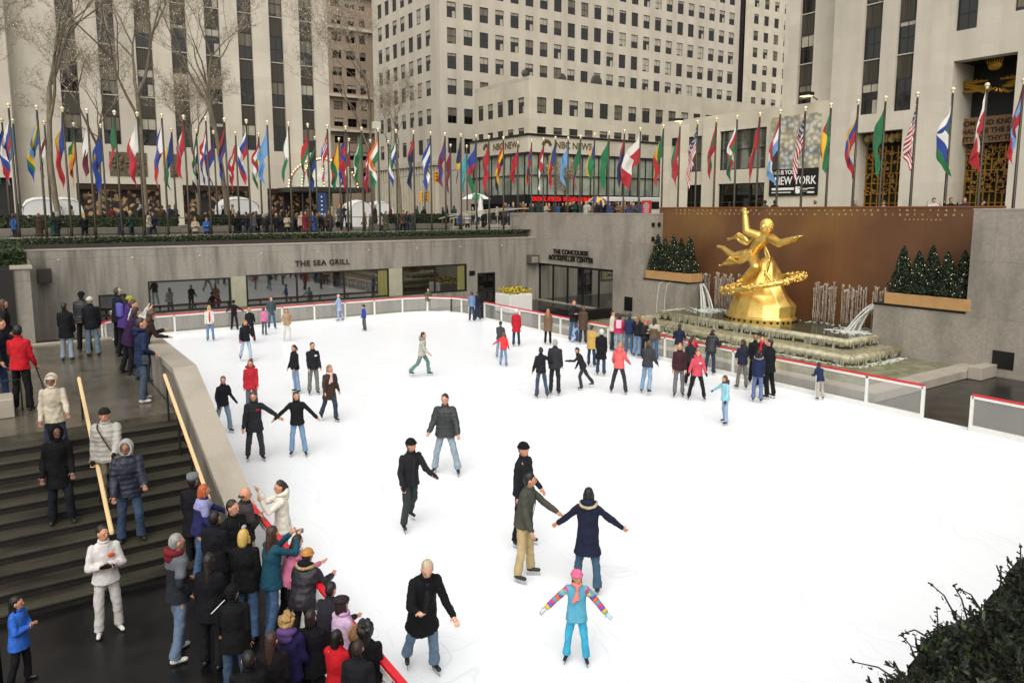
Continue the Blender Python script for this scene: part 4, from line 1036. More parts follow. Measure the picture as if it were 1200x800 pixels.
# raised planters behind the poles, hedges
for i, (xa, xb, Y, lab) in enumerate(((-2, 8.8, 47.6, 'left'), (9.6, 16.5, 48.2, 'middle'), (22.0, 27.5, 47.8, 'right'))):
    t = tag(link('planter', (lambda b: (box(b, xa, xb, Y, Y+1.6, ZG, ZG+.42, 0, .03), b)[1])(B()), mat('dark_planter_stone', '#6a645a', .6, nscale=5, namt=.2)), 'long low grey stone planter with dark shrubs, %s of the three on the plaza' % lab, 'planter')
    hgx = link('hedge', leafbox(xa+.15, xb-.15, Y+.15, Y+1.4, ZG+.42, ZG+1.05, 2600, .15, 70+i), [M_HEDGE2, M_HEDGE], None)
    tag(hgx, 'dark low shrubs filling the %s stone planter on the plaza' % lab, 'hedge')

# tents, umbrellas, bus, taxi, traffic lights, street stand
M_TENT = mat('white_tent', '#d6d6d2', .6, nscale=1.5, namt=.06)
def tent(px, pyt, w_, Y, lab):
    q = onY(px, pyt, Y); t = thing('tent', lab, 'tent', (q.x, Y, ZG), group='white vendor tents on the plaza'); h = q.z-ZG
    bm = B(); k = 12
    prof = [(-1, .62), (-.93, .8), (-.75, .93), (-.4, 1), (0, 1.02), (.4, 1), (.75, .93), (.93, .8), (1, .62)]
    a = [bm.verts.new((x*w_/2, -1.1, z*h)) for x, z in prof]; b = [bm.verts.new((x*w_/2, 1.1, z*h)) for x, z in prof]
    m_ = [bm.verts.new((x*w_/2*1.02, 0, z*h*1.08)) for x, z in prof]
    for r_, s_ in ((a, m_), (m_, b)):
        for i in range(len(prof)-1): bm.faces.new((r_[i], r_[i+1], s_[i+1], s_[i]))
    link('roof', bm, M_TENT, t, smooth=True)
    bm = B()
    pv_ = [(x*w_/2*.985, z*h*.99) for x, z in prof]
    for yy_ in (-1.06, 1.06): bm.faces.new([bm.verts.new((x, yy_, z)) for x, z in [(-w_/2*.985, h*.0)]+pv_+[(w_/2*.985, h*.0)]])
    for sx in (-1, 1): quad(bm, ((sx*w_/2*.99, -1.05, 0), (sx*w_/2*.99, 1.05, 0), (sx*w_/2*.99, 1.05, h*.66), (sx*w_/2*.99, -1.05, h*.66)))
    link('side_cloth', bm, M_TENT, t)
    bm = B()
    for sx in (-1, 1):
        for sy in (-1, 1): tube(bm, [(sx*w_/2*.96, sy*1.0, 0), (sx*w_/2*.96, sy*1.0, h*.8)], .035, 6)
    link('posts', bm, M_POLE, t)
tent(48, 234.5, 2.1, 56, 'white vendor tent leftmost on the plaza, left of the first tree')
tent(74, 234.5, 2.1, 56.5, 'white vendor tent just right of the first bare tree')
tent(277, 234, 2.7, 57, 'white vendor tent left of the domed canopy')
tent(418, 237, 1.9, 60, 'white vendor tent behind the green white flag, right of the dome')
tent(443, 238, 2.0, 61, 'white vendor tent at the foot of the dense pale tree')
def umbrella(x, y, z, r, cols, lab, closed=False):
    t = thing('umbrella', lab, 'umbrella', (x, y, z)); bm = B(); tube(bm, [(0, 0, 0), (0, 0, 2.6)], .03, 6); link('pole', bm, M_WHITE, t)
    bm = B()
    if closed: tube(bm, [(0, 0, .9), (0, 0, 1.4), (0, 0, 2.1), (0, 0, 2.65)], [.22, .26, .16, .03], 8)
    else:
        n = 8; top = bm.verts.new((0, 0, 2.65)); ring = [bm.verts.new((r*math.cos(6.2832*k/n), r*math.sin(6.2832*k/n), 2.05)) for k in range(n)]
        mid = [bm.verts.new((r*.55*math.cos(6.2832*k/n), r*.55*math.sin(6.2832*k/n), 2.45)) for k in range(n)]
        for k in range(n):
            f = bm.faces.new((top, mid[k], mid[(k+1) % n])); f.material_index = k % len(cols)
            f = bm.faces.new((mid[k], ring[k], ring[(k+1) % n], mid[(k+1) % n])); f.material_index = k % len(cols)
    link('canopy', bm, [mat('umbrella_'+c.strip('#'), c, .7) for c in cols], t)
q = onY(557, 226, 60); umbrella(q.x, 60, q.z-2.65, 1.5, ['#c9cfc9', '#2f6f4a', '#c9cfc9', '#b03a4a'], 'open striped umbrella over a food cart left of the studio')
q = onY(499, 236, 58); 
q = onY(563, 240, 52); umbrella(q.x, 52, ZG-.1, 1, ['#d6d4cc'], 'closed white umbrella standing near the plaza stairs', True)
q = onX(700, 230, 46); umbrella(q.x, q.y, q.z-2.65, 1.1, ['#2d4f8f', '#d9a21c'], 'blue and yellow umbrella behind the concourse wall crowd')
def traffic_light(px, pyy, X, lab, rz=0):
    q = onY(px, pyy, X); t = thing('traffic_light', lab, 'traffic light', (q.x, X, q.z), rz, group='yellow traffic lights over the street')
    bm = B(); box(bm, -.2, .2, -.15, .15, -.55, .55, 0, .03); link('housing', bm, mat('taxi_yellow', '#c98f12', .5), t)
    for k, c in ((-1, '#0e3a1c'), (0, '#5a4410'), (1, '#7a1612')):
        bm = B(); ell(bm, (0, -.16, k*.34), (.12, .05, .12)); link('lens', bm, mat('lens'+c.strip('#'), c, .3), t)
    return t
traffic_light(511, 207, 68, 'yellow traffic light hanging right of the navy flag')
traffic_light(493, 231, 68, 'lower left yellow signal box below the blue flag', R(60)); traffic_light(500.5, 230, 68, 'lower right yellow signal box below the blue flag', R(-60))
traffic_light(618, 210, 78, 'yellow traffic light in front of the studio corner')
q0, q1 = onY(447, 212, 67), onY(508, 199, 68)
t = thing('signal_mast', 'tall pale street mast with a long curved signal arm', 'street light', (onY(498, 240, 68).x, 68, ZG))
bm = B(); base = t.location; tube(bm, [(0, 0, 0), (0, 0, 7.2)], [.11, .07], 8); link('mast', bm, mat('galvanised', '#9b9a92', .4, metal=.5), t, smooth=True)
bm = B(); tube(bm, [(0, 0, 5.0), (-2.5, 0, 4.7), (-4.5, 0, 4.0)], [.06, .05, .04], 6); tube(bm, [(0, 0, 4.9), (1.5, 0, 5.3), (4.4, 0, 5.6)], .05, 6); link('arm', bm, MC['galvanised'], t, smooth=True)
q = onY(441, 147, 60)
t = thing('street_lamp', 'square white floodlight box on a pole in front of the gap', 'street light', (q.x, 60, ZG))
bm = B(); tube(bm, [(0, 0, 0), (0, 0, q.z-ZG-.3)], .06, 8); link('pole', bm, MC['galvanised'], t)
bm = B(); box(bm, -.35, .35, -.2, .2, q.z-ZG-.3, q.z-ZG+.3, 0, .03); link('lamp', bm, mat('lamp_box', '#a8a894', .4, emit='#d8d8c0', estr=.25), t)
# bus
def vehicle_bus(x, y, L, lab):
    t = thing('bus', lab, 'bus', (x, y, ZG))
    bm = B(); box(bm, -L/2, L/2, -1.25, 1.25, .45, 3.05, 0, .12); link('body', bm, M_WHITE, t)
    bm = B(); box(bm, -L/2+.3, L/2-.3, -1.27, -1.252, 1.5, 2.5); link('window', bm, M_GLASSD, t)
    bm = B(); box(bm, L/2-.3, L/2-.29+.31, -1.1, 1.1, 1.3, 2.6); link('windscreen', bm, M_GLASSD, t)
    for sx in (-L/2+2, L/2-2):
        for sy in (-1.15, 1.15):
            bm = B(); tube(bm, [(sx, sy-.14, .48), (sx, sy+.14, .48)], .48, 16); link('wheel', bm, M_BLACK, t)
q = onY(738, 232, 73); vehicle_bus(q.x, 73, 11, 'long white bus passing behind the crowd on the street')
q = onX(760, 222, 34.6); q2 = onX(747, 245, 34.6)
t = thing('notice_board', 'red notice board with white lettering on the wall end', 'sign', (34.6, onX(758, 235, 34.6).y, ZE))
bm = B(); box(bm, -.03, .03, -.42, .42, .35, 1.75, 0, .01); link('board', bm, mat('red_board', '#c2313a', .5), t)
bm = B(); rr = random.Random(1)
for k in range(9):
    w_ = rr.uniform(.15, .33); box(bm, -.038, -.031, -w_, w_, .5+k*.13, .56+k*.13)
link('text_lines', bm, M_WHITE, t)
bm = B()
for s in (-.35, .35): tube(bm, [(0, s, 0), (0, s, .36)], .02, 6)
link('legs', bm, M_BLACK, t)
# plaza stairs with pale rails up to the promenade
ps = thing('plaza_stairs', 'short flight of stairs with pale sloping rails up to the promenade', 'stairs', (0, 0, 0))
for k in range(2):
    bm = B(); x = 27.2+k*2.2; box(bm, x, XC+1.1, 46.2+.0, 49.4, ZG+k*.125+.002, ZG+(k+1)*.125-.001*k, 0); link('step', bm, M_LEDGE, ps)
for y in (46.2, 47.8, 49.3):
    bm = B(); tube(bm, [(26.3, y, ZG+.75), (27.2, y, ZG+.95), (32.4, y, ZE+1.25), (33.2, y, ZE+1.25)], .035, 6)
    for x, z in ((26.6, ZG), (29.5, ZG+.45), (32.4, ZE)): tube(bm, [(x, y, z), (x, y, z+.9)], .025, 6)
    link('rail', bm, mat('pale_rail', '#bdb59f', .4, metal=.2), ps)
# ================================================================ FOUNTAIN
YM = 22.95
M_WATER = mat('pool_water', '#3c4234', .12, nscale=.7, namt=.25, bump=.9, bscale=3.5, grime_light=(1.2, '#5c6249', .5, (1, 1, 1)))
M_WATER2 = mat('basin_water', '#6b6b50', .12, nscale=1.4, namt=.2, bump=.5, bscale=6, grime_light=(2, '#a8a684', .5, (1, 1, 1)))
M_LIP = mat('wet_stone_lip', '#a19a7c', .22, nscale=5, namt=.22, stretch=(1, 1, .3), bump=.4, bscale=12, grime_light=(4, '#4b4633', .6, (1, 1, .3)))
M_FALL = mat('falling_water', '#8d8a78', .3, nscale=9, namt=.55, stretch=(1, 1, .08), bump=.5, bscale=20, bstretch=(1, 1, .1))
M_FOAM = mat('white_water', '#c4c6bd', .5, nscale=8, namt=.15, bump=.6, bscale=20)
ft = thing('fountain', 'tiered stone fountain with rows of water jets below the bronze wall', 'fountain', (0, 0, 0))
ya, yb = 17.5, 28.4
def tier(x0, x1, y0, y1, zt, th, name):
    bm = B(); r = th/2
    # outer rounded lip
    pts = [(x1, y0, zt-r), (x0+.001, y0, zt-r), (x0, y0+.001, zt-r), (x0, y1, zt-r), (x0+.001, y1+.0, zt-r), (x1, y1, zt-r)]
    def rnd(p, q): tube(bm, [p, q], r, 14)
    rnd((x1, y0, zt-r), (x0, y0, zt-r)); rnd((x0, y0, zt-r), (x0, y1, zt-r)); rnd((x0, y1, zt-r), (x1, y1, zt-r))
    ell(bm, (x0, y0, zt-r), r); ell(bm, (x0, y1, zt-r), r)
    for v in bm.verts:
        v.co.z = zt-r+(v.co.z-(zt-r))*1.0
    link(name, bm, M_LIP, ft, smooth=True)
tier(29.2, XC+1.0, ya, yb, .98, .34, 'upper_lip')
tier(27.9, XC-.1, ya-1.05, yb+1.05, .58, .36, 'lower_lip')
bm = B(); box(bm, 29.2, XB-.01, ya, yb, .1, .93); link('pool', bm, M_WATER, ft)
bm = B(); box(bm, 27.9, XC-.01, ya-1.05, yb+1.05, .02, .53); link('middle_tier', bm, M_LIP, ft)
def skirt(x0, y0, y1, z0, z1, x1, seed):
    bm = B(); rr = random.Random(seed)
    def strip(p, q):
        d = (Vector(q)-Vector(p)); L = d.length; d.normalize(); s = 0
        while s < L:
            w_ = rr.uniform(.03, .16); h = (z1-z0)*rr.uniform(.5, 1.0)
            if rr.random() < .8:
                a = Vector(p)+d*s; b_ = Vector(p)+d*min(L, s+w_); nn = Vector((-d.y, d.x, 0)); nn = nn if nn.x < 0 or abs(nn.x) < .1 and nn.y < 0 else -nn
                o = nn*rr.uniform(.0, .05)
                quad(bm, (a+o+Vector((0, 0, z1-h)), b_+o+Vector((0, 0, z1-h)), b_+Vector((0, 0, z1)), a+Vector((0, 0, z1))))
            s += w_+rr.uniform(0, .05)
    strip((x0-.17, y1, 0), (x0-.17, y0, 0)); strip((x0, y0-.17, 0), (x1, y0-.17, 0))
    o_ = link('water_curtain', bm, M_FALL, ft); o_['kind'] = 'stuff'; return o_
skirt(29.2, ya, yb, .5, .84, XC, 1); skirt(27.9, ya-1.05, yb+1.05, .16, .42, XC-.1, 2)
bm = B(); box(bm, 24.4, XC-.01, 13.9, 31.9, -.02, .16); link('basin_water', bm, M_WATER2, ft)
bm = B(); box(bm, 23.75, 24.4, 13.1, 32, -.02, .30, 0, .015); box(bm, 24.42, XC-.01, 13.1, 13.88, -.02, .302, 0, .015); box(bm, XC-1.3, XC-.012, 12.6, 13.09, -.02, .46, 0, .02); link('basin_wall', bm, M_LEDGE, ft)
# foam patches
bm = B(); rr = random.Random(4)
for k in range(500):
    t = rr.random()
    if t < .5: p = Vector((27.6+rr.gauss(0, .12), rr.uniform(ya-1.2, yb+1), .165))
    elif t < .75: p = Vector((rr.uniform(27.8, XC-.2), ya-1.35+rr.gauss(0, .15), .165))
    else: p = Vector((XB-.35+rr.gauss(0, .2), rr.uniform(ya, yb), .94))
    if p.x > XB-.05: continue
    s = rr.uniform(.015, .06); ell(bm, p, (s, s*1.6, .012), seg=7, rng=4)
for side, yc in ((1, 18.6), (-1, 27.2)):
    for k in range(160): p = Vector((31.6+rr.gauss(0, .5), yc+rr.gauss(0, .5), .94)); s = rr.uniform(.03, .14); ell(bm, p, (min(s, .1), s, .015), seg=6, rng=4)
link('foam', bm, M_FOAM, ft)['kind'] = 'stuff'
# jets against the bronze wall
M_JET = glass('jet_water', '#b9b5a8', .12, .2, .42)
rr = random.Random(9)
M_JETF = mat('jet_foam', '#aca192', .35, nscale=9, namt=.6, stretch=(1, 1, .25), spec=.8)
def jet(y, x, h):
    bm = B()
    for q in range(3):
        x_, y_ = x+rr.gauss(0, .02), y+rr.gauss(0, .03); tube(bm, [(x_+rr.gauss(0, .006), y_+rr.gauss(0, .008), .95+h*t) for t in (0, .15, .3, .45, .6, .75, .9, 1)], [.010*rr.uniform(.3, 1.5) for _ in range(8)], 4)
    for q in range(14): ell(bm, (x+rr.gauss(0, .025), y+rr.gauss(0, .035), .95+h*rr.random()**.6), (.012, .012, rr.uniform(.015, .05)), seg=5, rng=4)
    for q in range(7): ell(bm, (x+rr.gauss(0, .02), y+rr.gauss(0, .035), .95+h-rr.random()*.12), rr.uniform(.014, .028), seg=6, rng=4)
    link('jet', bm, M_JETF, ft, smooth=True)
n = 0
for y in [16.6+.115*k for k in range(44)]+[24.6+.125*k for k in range(32)]:
    n += 1
    if n % 13 in (5, 6): continue
    jet(y, XB-.3, 1.85+.14*math.sin(n*1.7)+rr.gauss(0, .05))
bm = B()
def arc(p, d, L, hgt, r):
    pts = []
    for t in [k/8 for k in range(9)]: pts.append((p[0]+d[0]*L*t, p[1]+d[1]*L*t, p[2]+hgt*4*t*(1-t)*.5-(p[2]-.95)*t*t))
    tube(bm, pts, [r*(1+t*.4) for t in range(9)], 5)
for k in range(7):
    a = R(200+k*11); arc((XB-.5, 17.55, 2.1), (-abs(math.cos(a))*.7, .8), rr.uniform(1.0, 1.9), rr.uniform(.2, .7), .012)
    arc((XB-.5, 28.6, 2.1), (-abs(math.cos(a))*.7, -.8), rr.uniform(1.0, 1.9), rr.uniform(.2, .7), .012)
for y in (29.6, 30.2): 
    tube(bm, [(XC-.2, y, 2.3), (XC-.5, y, 2.2), (XC-.65, y, 1.4), (XC-.7, y, .2)], .014, 5)
link('side_sprays', bm, M_FOAM, ft)['kind'] = 'stuff'

# ================================================================ GILDED STATUE (plain stand-in: an athlete poised over a boulder)
SX, SY = 30.55, 22.9
gs = thing('gilded_statue', 'large gilded statue of a reaching figure poised on a golden boulder', 'statue', (SX, SY, .9))
ax = Vector((0, -1, 0))       # screen right
fx = Vector((-1, 0, 0))       # toward the rink
upv = Vector((0, 0, 1))
def G(r, f, z): return ax*r+fx*f+upv*z
bm = B()
secs = [(0, 1.58, 1.25), (.35, 1.6, 1.28), (.38, 1.5, 1.2), (.9, 1.38, 1.1), (1.35, 1.05, .9), (1.8, .8, .7), (2.4, .62, .52), (2.8, .42, .35), (3.05, .2, .2)]
rr = random.Random(3); rings = []; NB = 13
for si, (z, a, b_) in enumerate(secs):
    ring = []
    for k in range(NB):
        t = 2*math.pi*k/NB; j = 1+(.13*math.sin(2*t+z*1.7)+rr.uniform(-.10, .10) if si > 2 else 0)
        ring.append(bm.verts.new(G(math.cos(t)*a*j+(.12*max(0, z-1)), math.sin(t)*b_*j, z)))
    rings.append(ring)
for p, q in zip(rings, rings[1:]):
    for k in range(NB): bm.faces.new((p[k], p[(k+1) % NB], q[(k+1) % NB], q[k]))
bm.faces.new(rings[-1])
o = link('boulder', bm, M_GOLD, gs, smooth=True)
md = o.modifiers.new('bev', 'BEVEL'); md.width = .16; md.segments = 4; md.limit_method = 'NONE'
bm = B()
for k in range(34):
    t = 2*math.pi*k/34; p = G(math.cos(t)*1.6, math.sin(t)*1.28, .2); box(bm, p.x-.035, p.x+.035, p.y-.035, p.y+.035, p.z-.05, p.z+.05)
link('vent_holes', bm, M_BLACK, gs)
# garland: a plain thick wreath tipped round the boulder
bm = B(); n = 90; c0 = G(.05, .0, 1.85); rr = random.Random(8)
pts = []
for k in range(n+1):
    t = 2*math.pi*k/n; p = c0+ax*math.cos(t)*1.72+fx*math.sin(t)*1.45+upv*(math.cos(t)*.36-math.sin(t)*.22); pts.append(p)
tube(bm, pts, .13, 10, cap=False)
for k in range(420):
    t = rr.uniform(0, 2*math.pi); p = c0+ax*math.cos(t)*1.72+fx*math.sin(t)*1.45+upv*(math.cos(t)*.36-math.sin(t)*.22)
    d = Vector((rr.gauss(0, 1), rr.gauss(0, 1), rr.gauss(0, 1))).normalized(); ell(bm, p+d*.14, (.05, .09, .05), Quaternion(d, t).to_matrix(), seg=6, rng=4)
link('garland', bm, M_GOLD, gs, smooth=True)
# figure
bm = B()
S = 1.0
hip = G(-.45, .25, 3.12); chest = G(.22, .40, 3.78); neck = G(.44, .45, 4.12); head = G(.55, .58, 4.48)
loft(bm, [(hip-(chest-hip)*.25, ax*.2+upv*.05, fx*.18), (hip, ax*.30, fx*.24), (hip.lerp(chest, .4), ax*.25, fx*.2), (chest, ax*.36, fx*.25), (chest.lerp(neck, .5), ax*.32, fx*.2), (neck, ax*.14, fx*.13)], 14)
ell(bm, head, (.23, .25, .30)); caps(bm, neck-upv*.1, head, .13, .12)
ell(bm, head+fx*.24+upv*-.03, (.06, .05, .08)); ell(bm, head+fx*.1-upv*.17, (.13, .12, .12))
shR = G(.60, .40, 3.95); shL = G(.0, .38, 4.02)
def limb(pts, rs):
    for (a, b_), (r0, r1) in zip(zip(pts, pts[1:]), zip(rs, rs[1:])): caps(bm, a, b_, r0, r1, 12)
elR = G(1.25, .62, 3.72); wrR = G(1.98, .75, 3.95); limb([shR, elR, wrR], [.19, .15, .10])
elL = G(-.52, .5, 4.2); wrL = G(-.62, .5, 4.9); limb([shL, elL, wrL], [.19, .15, .10])
def ghand(w_, d, up_):
    d = d.normalized(); s = d.cross(up_).normalized(); caps(bm, w_, w_+d*.16, .08, .085, 8)
    for k in range(4): b0 = w_+d*.2+s*(k-1.5)*.05; caps(bm, b0, b0+d*(.17-.02*abs(k-1.5))+up_*.03, .03, .022, 6)
    b0 = w_+d*.08+s*.08; caps(bm, b0, b0+d*.1+s*.1, .032, .024, 6)
ghand(wrR, G(1, .1, .3), upv); ghand(wrL, G(-.1, .1, 1), fx)
kR = G(.35, .95, 2.65); aR = G(-.35, .85, 2.0); limb([hip+ax*.12, kR, aR], [.25, .17, .10]); limb([aR, aR+fx*.3-upv*.05], [.09, .06])
kL = G(-1.30, .30, 3.0); aL = G(-2.05, .1, 3.35); limb([hip-ax*.15, kL, aL], [.25, .17, .10]); limb([aL, aL+G(-.3, 0, .08)], [.09, .05])
o = link('figure', bm, M_GOLD, gs, smooth=True)
md = o.modifiers.new('remesh', 'REMESH'); md.mode = 'VOXEL'; md.voxel_size = .02; md.use_smooth_shade = True
md = o.modifiers.new('smooth', 'SMOOTH'); md.iterations = 3
md = o.modifiers.new('fuller', 'DISPLACE'); md.strength = .03; md.mid_level = 0
bm = B(); rr = random.Random(2)
for k in range(130):
    d = Vector((rr.gauss(0, 1), rr.gauss(0, 1), rr.gauss(.5, 1))).normalized()
    if d.dot(fx) > .55 and d.z < .5: continue
    ell(bm, head+Vector((d.x*.22, d.y*.25, d.z*.29)), .055, seg=6, rng=5)
link('hair', bm, M_GOLD, gs, smooth=True)
# streaming sash
bm = B()
def ribbon(pts, w_, tw=0):
    pts = [Vector(p) for p in pts]; a = []; 
    n = 24; cp = []
    for i in range(n+1):
        t = i/n*(len(pts)-1); k = min(int(t), len(pts)-2); f = t-k; f = f*f*(3-2*f); cp.append(pts[k].lerp(pts[k+1], f))
    for j in range(7):
        v = (j/6-.5)*w_; a.append([bm.verts.new(p+upv*v*(.6+.4*math.sin(i*.5))+fx*(.07*math.sin(j*2.1+i*.4))) for i, p in enumerate(cp)])
    for j in range(6):
        for i in range(n): bm.faces.new((a[j][i], a[j][i+1], a[j+1][i+1], a[j+1][i]))
ribbon([G(.3, .05, 3.8), G(-.25, -.1, 4.1), G(-.8, .0, 3.65), G(-1.3, .05, 3.95), G(-1.9, 0, 3.75)], .46)
ribbon([G(-.1, .6, 3.2), G(-.8, .65, 2.75), G(-1.35, .5, 2.8), G(-1.9, .5, 2.5)], .42)
ribbon([G(.5, .6, 3.5), G(.9, .75, 3.0), G(.8, .9, 2.4), G(1.25, .9, 1.9)], .34)
o = link('sash', bm, M_GOLD, gs, smooth=True); md = o.modifiers.new('solid', 'SOLIDIFY'); md.thickness = .04

# ================================================================ RINK BARRIER
HB = 1.08
def barrier(label, pts, closed=False):
    """pts: list of (x,y) corner posts; panel between each pair"""
    t = thing('rink_barrier', label, 'barrier', (pts[0][0], pts[0][1], 0), group='red topped rink barrier')
    o = Vector((pts[0][0], pts[0][1], 0))
    bm = B(); tube_pts = []
    for (xa, ya), (xb, yb_) in zip(pts, pts[1:]):
        a = Vector((xa, ya, 0))-o; b_ = Vector((xb, yb_, 0))-o; d = (b_-a).normalized(); nn = Vector((-d.y, d.x, 0))
        g = B(); quad(g, (a+upv*.16, b_+upv*.16, b_+upv*(HB-.05), a+upv*(HB-.05))); link('panel', g, M_GLASSB, t)
        for (w_, z0, z1, m_, nm) in ((.045, HB-.025, HB+.02, M_RED, 'top_rail'), (.045, HB-.11, HB-.037, M_WHITE, 'frame_rail'), (.05, 0, .17, M_WHITE, 'kick_board')):
            g = B(); vs = []
            for p in (a, b_):
                for s in (-1, 1):
                    for z in (z0, z1): vs.append(g.verts.new(p+nn*s*w_+upv*z))
            for f in ((0,1,3,2),(4,6,7,5),(0,4,5,1),(2,3,7,6),(0,2,6,4),(1,5,7,3)): g.faces.new([vs[i] for i in f])
            link(nm, g, m_, t)
    for (x, y) in pts:
        g = B(); p = Vector((x, y, 0))-o; box(g, p.x-.045, p.x+.045, p.y-.045, p.y+.045, .002, HB-.036, 0, .008); link('post', g, M_WHITE, t)
    return t
def along(p, q, step):
    p = Vector(p); q = Vector(q); L = (q-p).length; n = max(1, round(L/step)); return [tuple((p.lerp(q, k/n))[:2]) for k in range(n+1)]
rc_ = 3.0
def corner(cx, cy, r, a0, a1, n): return [(cx+r*math.cos(R(a0+(a1-a0)*k/n)), cy+r*math.sin(R(a0+(a1-a0)*k/n))) for k in range(n+1)]
pl = along((3.9, YF-1.6), (3.9, YF-1.6), 1)[:1]
farL = corner(XL+.1+1.6, YF-1.6, 1.6, 180, 90, 3)+along((XL+1.7, YF), (XR-rc_, YF), 1.75)[1:]+corner(XR-rc_, YF-rc_, rc_, 90, 30, 2)[1:]
barrier('red topped glass barrier along the far end of the ice, before the restaurant', farL)
g1 = corner(XR-rc_, YF-rc_, rc_, 30, 0, 2)
barrier('red topped glass barrier on the fountain side, from the corner to the gap', [(XR, 36.3), *along((XR, 36.3), (XR, 11.15), 1.75)[1:]])
barrier('short red topped barrier piece at the far right corner near the flower box', g1+[(XR, 37.4)])
barrier('red topped glass barrier at the right edge of the photo, past the gap', along((XR, 9.75), (XR, 1.0), 1.6))
barrier('red topped barrier beside the spectators, from the parapet foot toward the camera', along((XL-.08, 15.4), (XL-.08, 4.0), 1.6))
# flower planter
q = onz(599, 360, 0)
t = thing('flower_planter', 'white square planter full of yellow flowers beyond the barrier corner', 'planter', (26.6, 38.6, 0))
bm = B(); box(bm, -.85, .85, -.85, .85, 0, 1.15, 0, .03); link('box', bm, M_WHITE, t)
bm = B(); rr = random.Random(6)
for k in range(420): 
    q4 = Quaternion((rr.gauss(0, 1), rr.gauss(0, 1), rr.gauss(0, 1), rr.gauss(0, 1))).normalized(); p = Vector((rr.uniform(-.8, .8), rr.uniform(-.8, .8), 1.15+rr.uniform(0, .34)))
    quad(bm, [p+q4 @ Vector(v)*.14 for v in ((-.5, 0, 0), (0, -.5, 0), (.5, 0, 0), (0, .5, 0))], 0 if rr.random() < .75 else 1)
link('flowers', bm, [mat('yellow_petal', '#b8a21c', .6), M_HEDGE], t)['kind'] = 'stuff'
# raised black ledge outside the entrance
t = tag(link('low_ledge', (lambda b: (box(b, 27.5, XC-1.2, 33.4, 33.8, -.02, .5, 0, .02), box(b, 27.5, 27.9, 33.81, 37.0, -.02, .5, 0, .02), b)[-1])(B()), mat('polished_black_stone', '#1d1a18', .25, nscale=6, namt=.3)), 'low polished black stone ledge outside the concourse entrance', 'ledge')

# ================================================================ FOREGROUND EVERGREEN
fg = thing('evergreen_shrub', 'dark evergreen branches close to the camera at the lower right corner', 'shrub', (3.5, .6, 4.42))
bm = B(); st_ = B(); rr = random.Random(15)
base = Vector((3.5, .6, 4.42))
def sil(x):   # silhouette top in photo pixels
    return 800-(x-1040)*.0
dist = 3.3
tips = []
SIL = [(1030, 812), (1045, 790), (1060, 772), (1085, 752), (1100, 724), (1130, 714), (1160, 702), (1180, 674), (1200, 656), (1250, 610), (1330, 570)]
def silf(x):
    for (xa, ya_), (xb, yb_) in zip(SIL, SIL[1:]):
        if xa <= x <= xb: return ya_+(yb_-ya_)*(x-xa)/(xb-xa)
    return 570
for k in range(1000):
    x = rr.uniform(1040, 1290) if k % 4 else rr.uniform(1040, 1215); y = silf(x)+34+abs(rr.gauss(0, 1))*75
    d = ray(x, y).normalized(); p = EYE+d*rr.uniform(3.0, 4.0)-base; tips.append(p)
def sprig(p, dr, L, leaf=True):
    n = int(L/.0050)
    pts = [p]; q = p.copy(); dd = dr.normalized()
    for i in range(5): dd = (dd+Vector((rr.gauss(0, .12), rr.gauss(0, .12), rr.gauss(0, .08)))).normalized(); q = q+dd*L/5; pts.append(q)
    tube(st_, pts, [.0035, .003, .003, .0025, .002, .0015], 4, cap=False)
    if leaf:
        for i in range(n):
            t = rr.random()*5; k = min(4, int(t)); c = pts[k].lerp(pts[k+1], t-k); o = Vector((rr.gauss(0, 1), rr.gauss(0, 1), rr.gauss(0, 1))).normalized()
            e = (o+dd*.5).normalized(); w_ = e.cross(o if abs(e.dot(o)) < .95 else upv).normalized()*.0052; l_ = rr.uniform(.014, .034)
            quad(bm, (c-w_, c+w_, c+w_+e*l_, c-w_*.6+e*l_), rr.choice((0, 0, 1, 1, 2)))
for p in tips:
    sprig(p, Vector((rr.gauss(-.1, .6), rr.gauss(.1, .6), rr.uniform(.2, 1))), rr.uniform(.05, .12))
for (x, y, x2, y2) in ((1120, 722, 1092, 685), (1085, 745, 1058, 742), (1172, 700, 1173, 664), (1195, 690, 1196, 640), (1100, 770, 1098, 712), (1058, 800, 1000, 775), (1150, 715, 1125, 690), (1135, 730, 1118, 686), (1076, 780, 1057, 744)):
    a = EYE+ray(x, y).normalized()*3.3-base; b_ = EYE+ray(x2, y2).normalized()*3.3-base; m_ = (a+b_)/2+Vector((0, 0, .02))
    tube(st_, [a, m_, b_], [.004, .003, .002], 5)
    for k in range(7):
        c = a.lerp(b_, .4+.6*k/6); e = Vector((rr.gauss(0, 1), rr.gauss(0, 1), rr.gauss(0, 1))).normalized()*.014
        quad(bm, (c, c+e, c+e+Vector((0, 0, .006)), c+Vector((0, 0, .006))), 1)
    ell(st_, b_, .006, seg=6, rng=4)
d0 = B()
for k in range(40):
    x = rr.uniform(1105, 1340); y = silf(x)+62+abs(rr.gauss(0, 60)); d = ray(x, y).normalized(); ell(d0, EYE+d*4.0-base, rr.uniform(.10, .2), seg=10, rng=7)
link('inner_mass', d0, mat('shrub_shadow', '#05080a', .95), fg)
link('needles', bm, [mat('needle_green', '#18240f', .6, nscale=9, namt=.5), mat('needle_dark', '#0a1207', .8), mat('needle_light', '#2e3c16', .6, nscale=5, namt=.5)], fg)
link('stems', st_, mat('stem', '#2a2018', .8), fg)

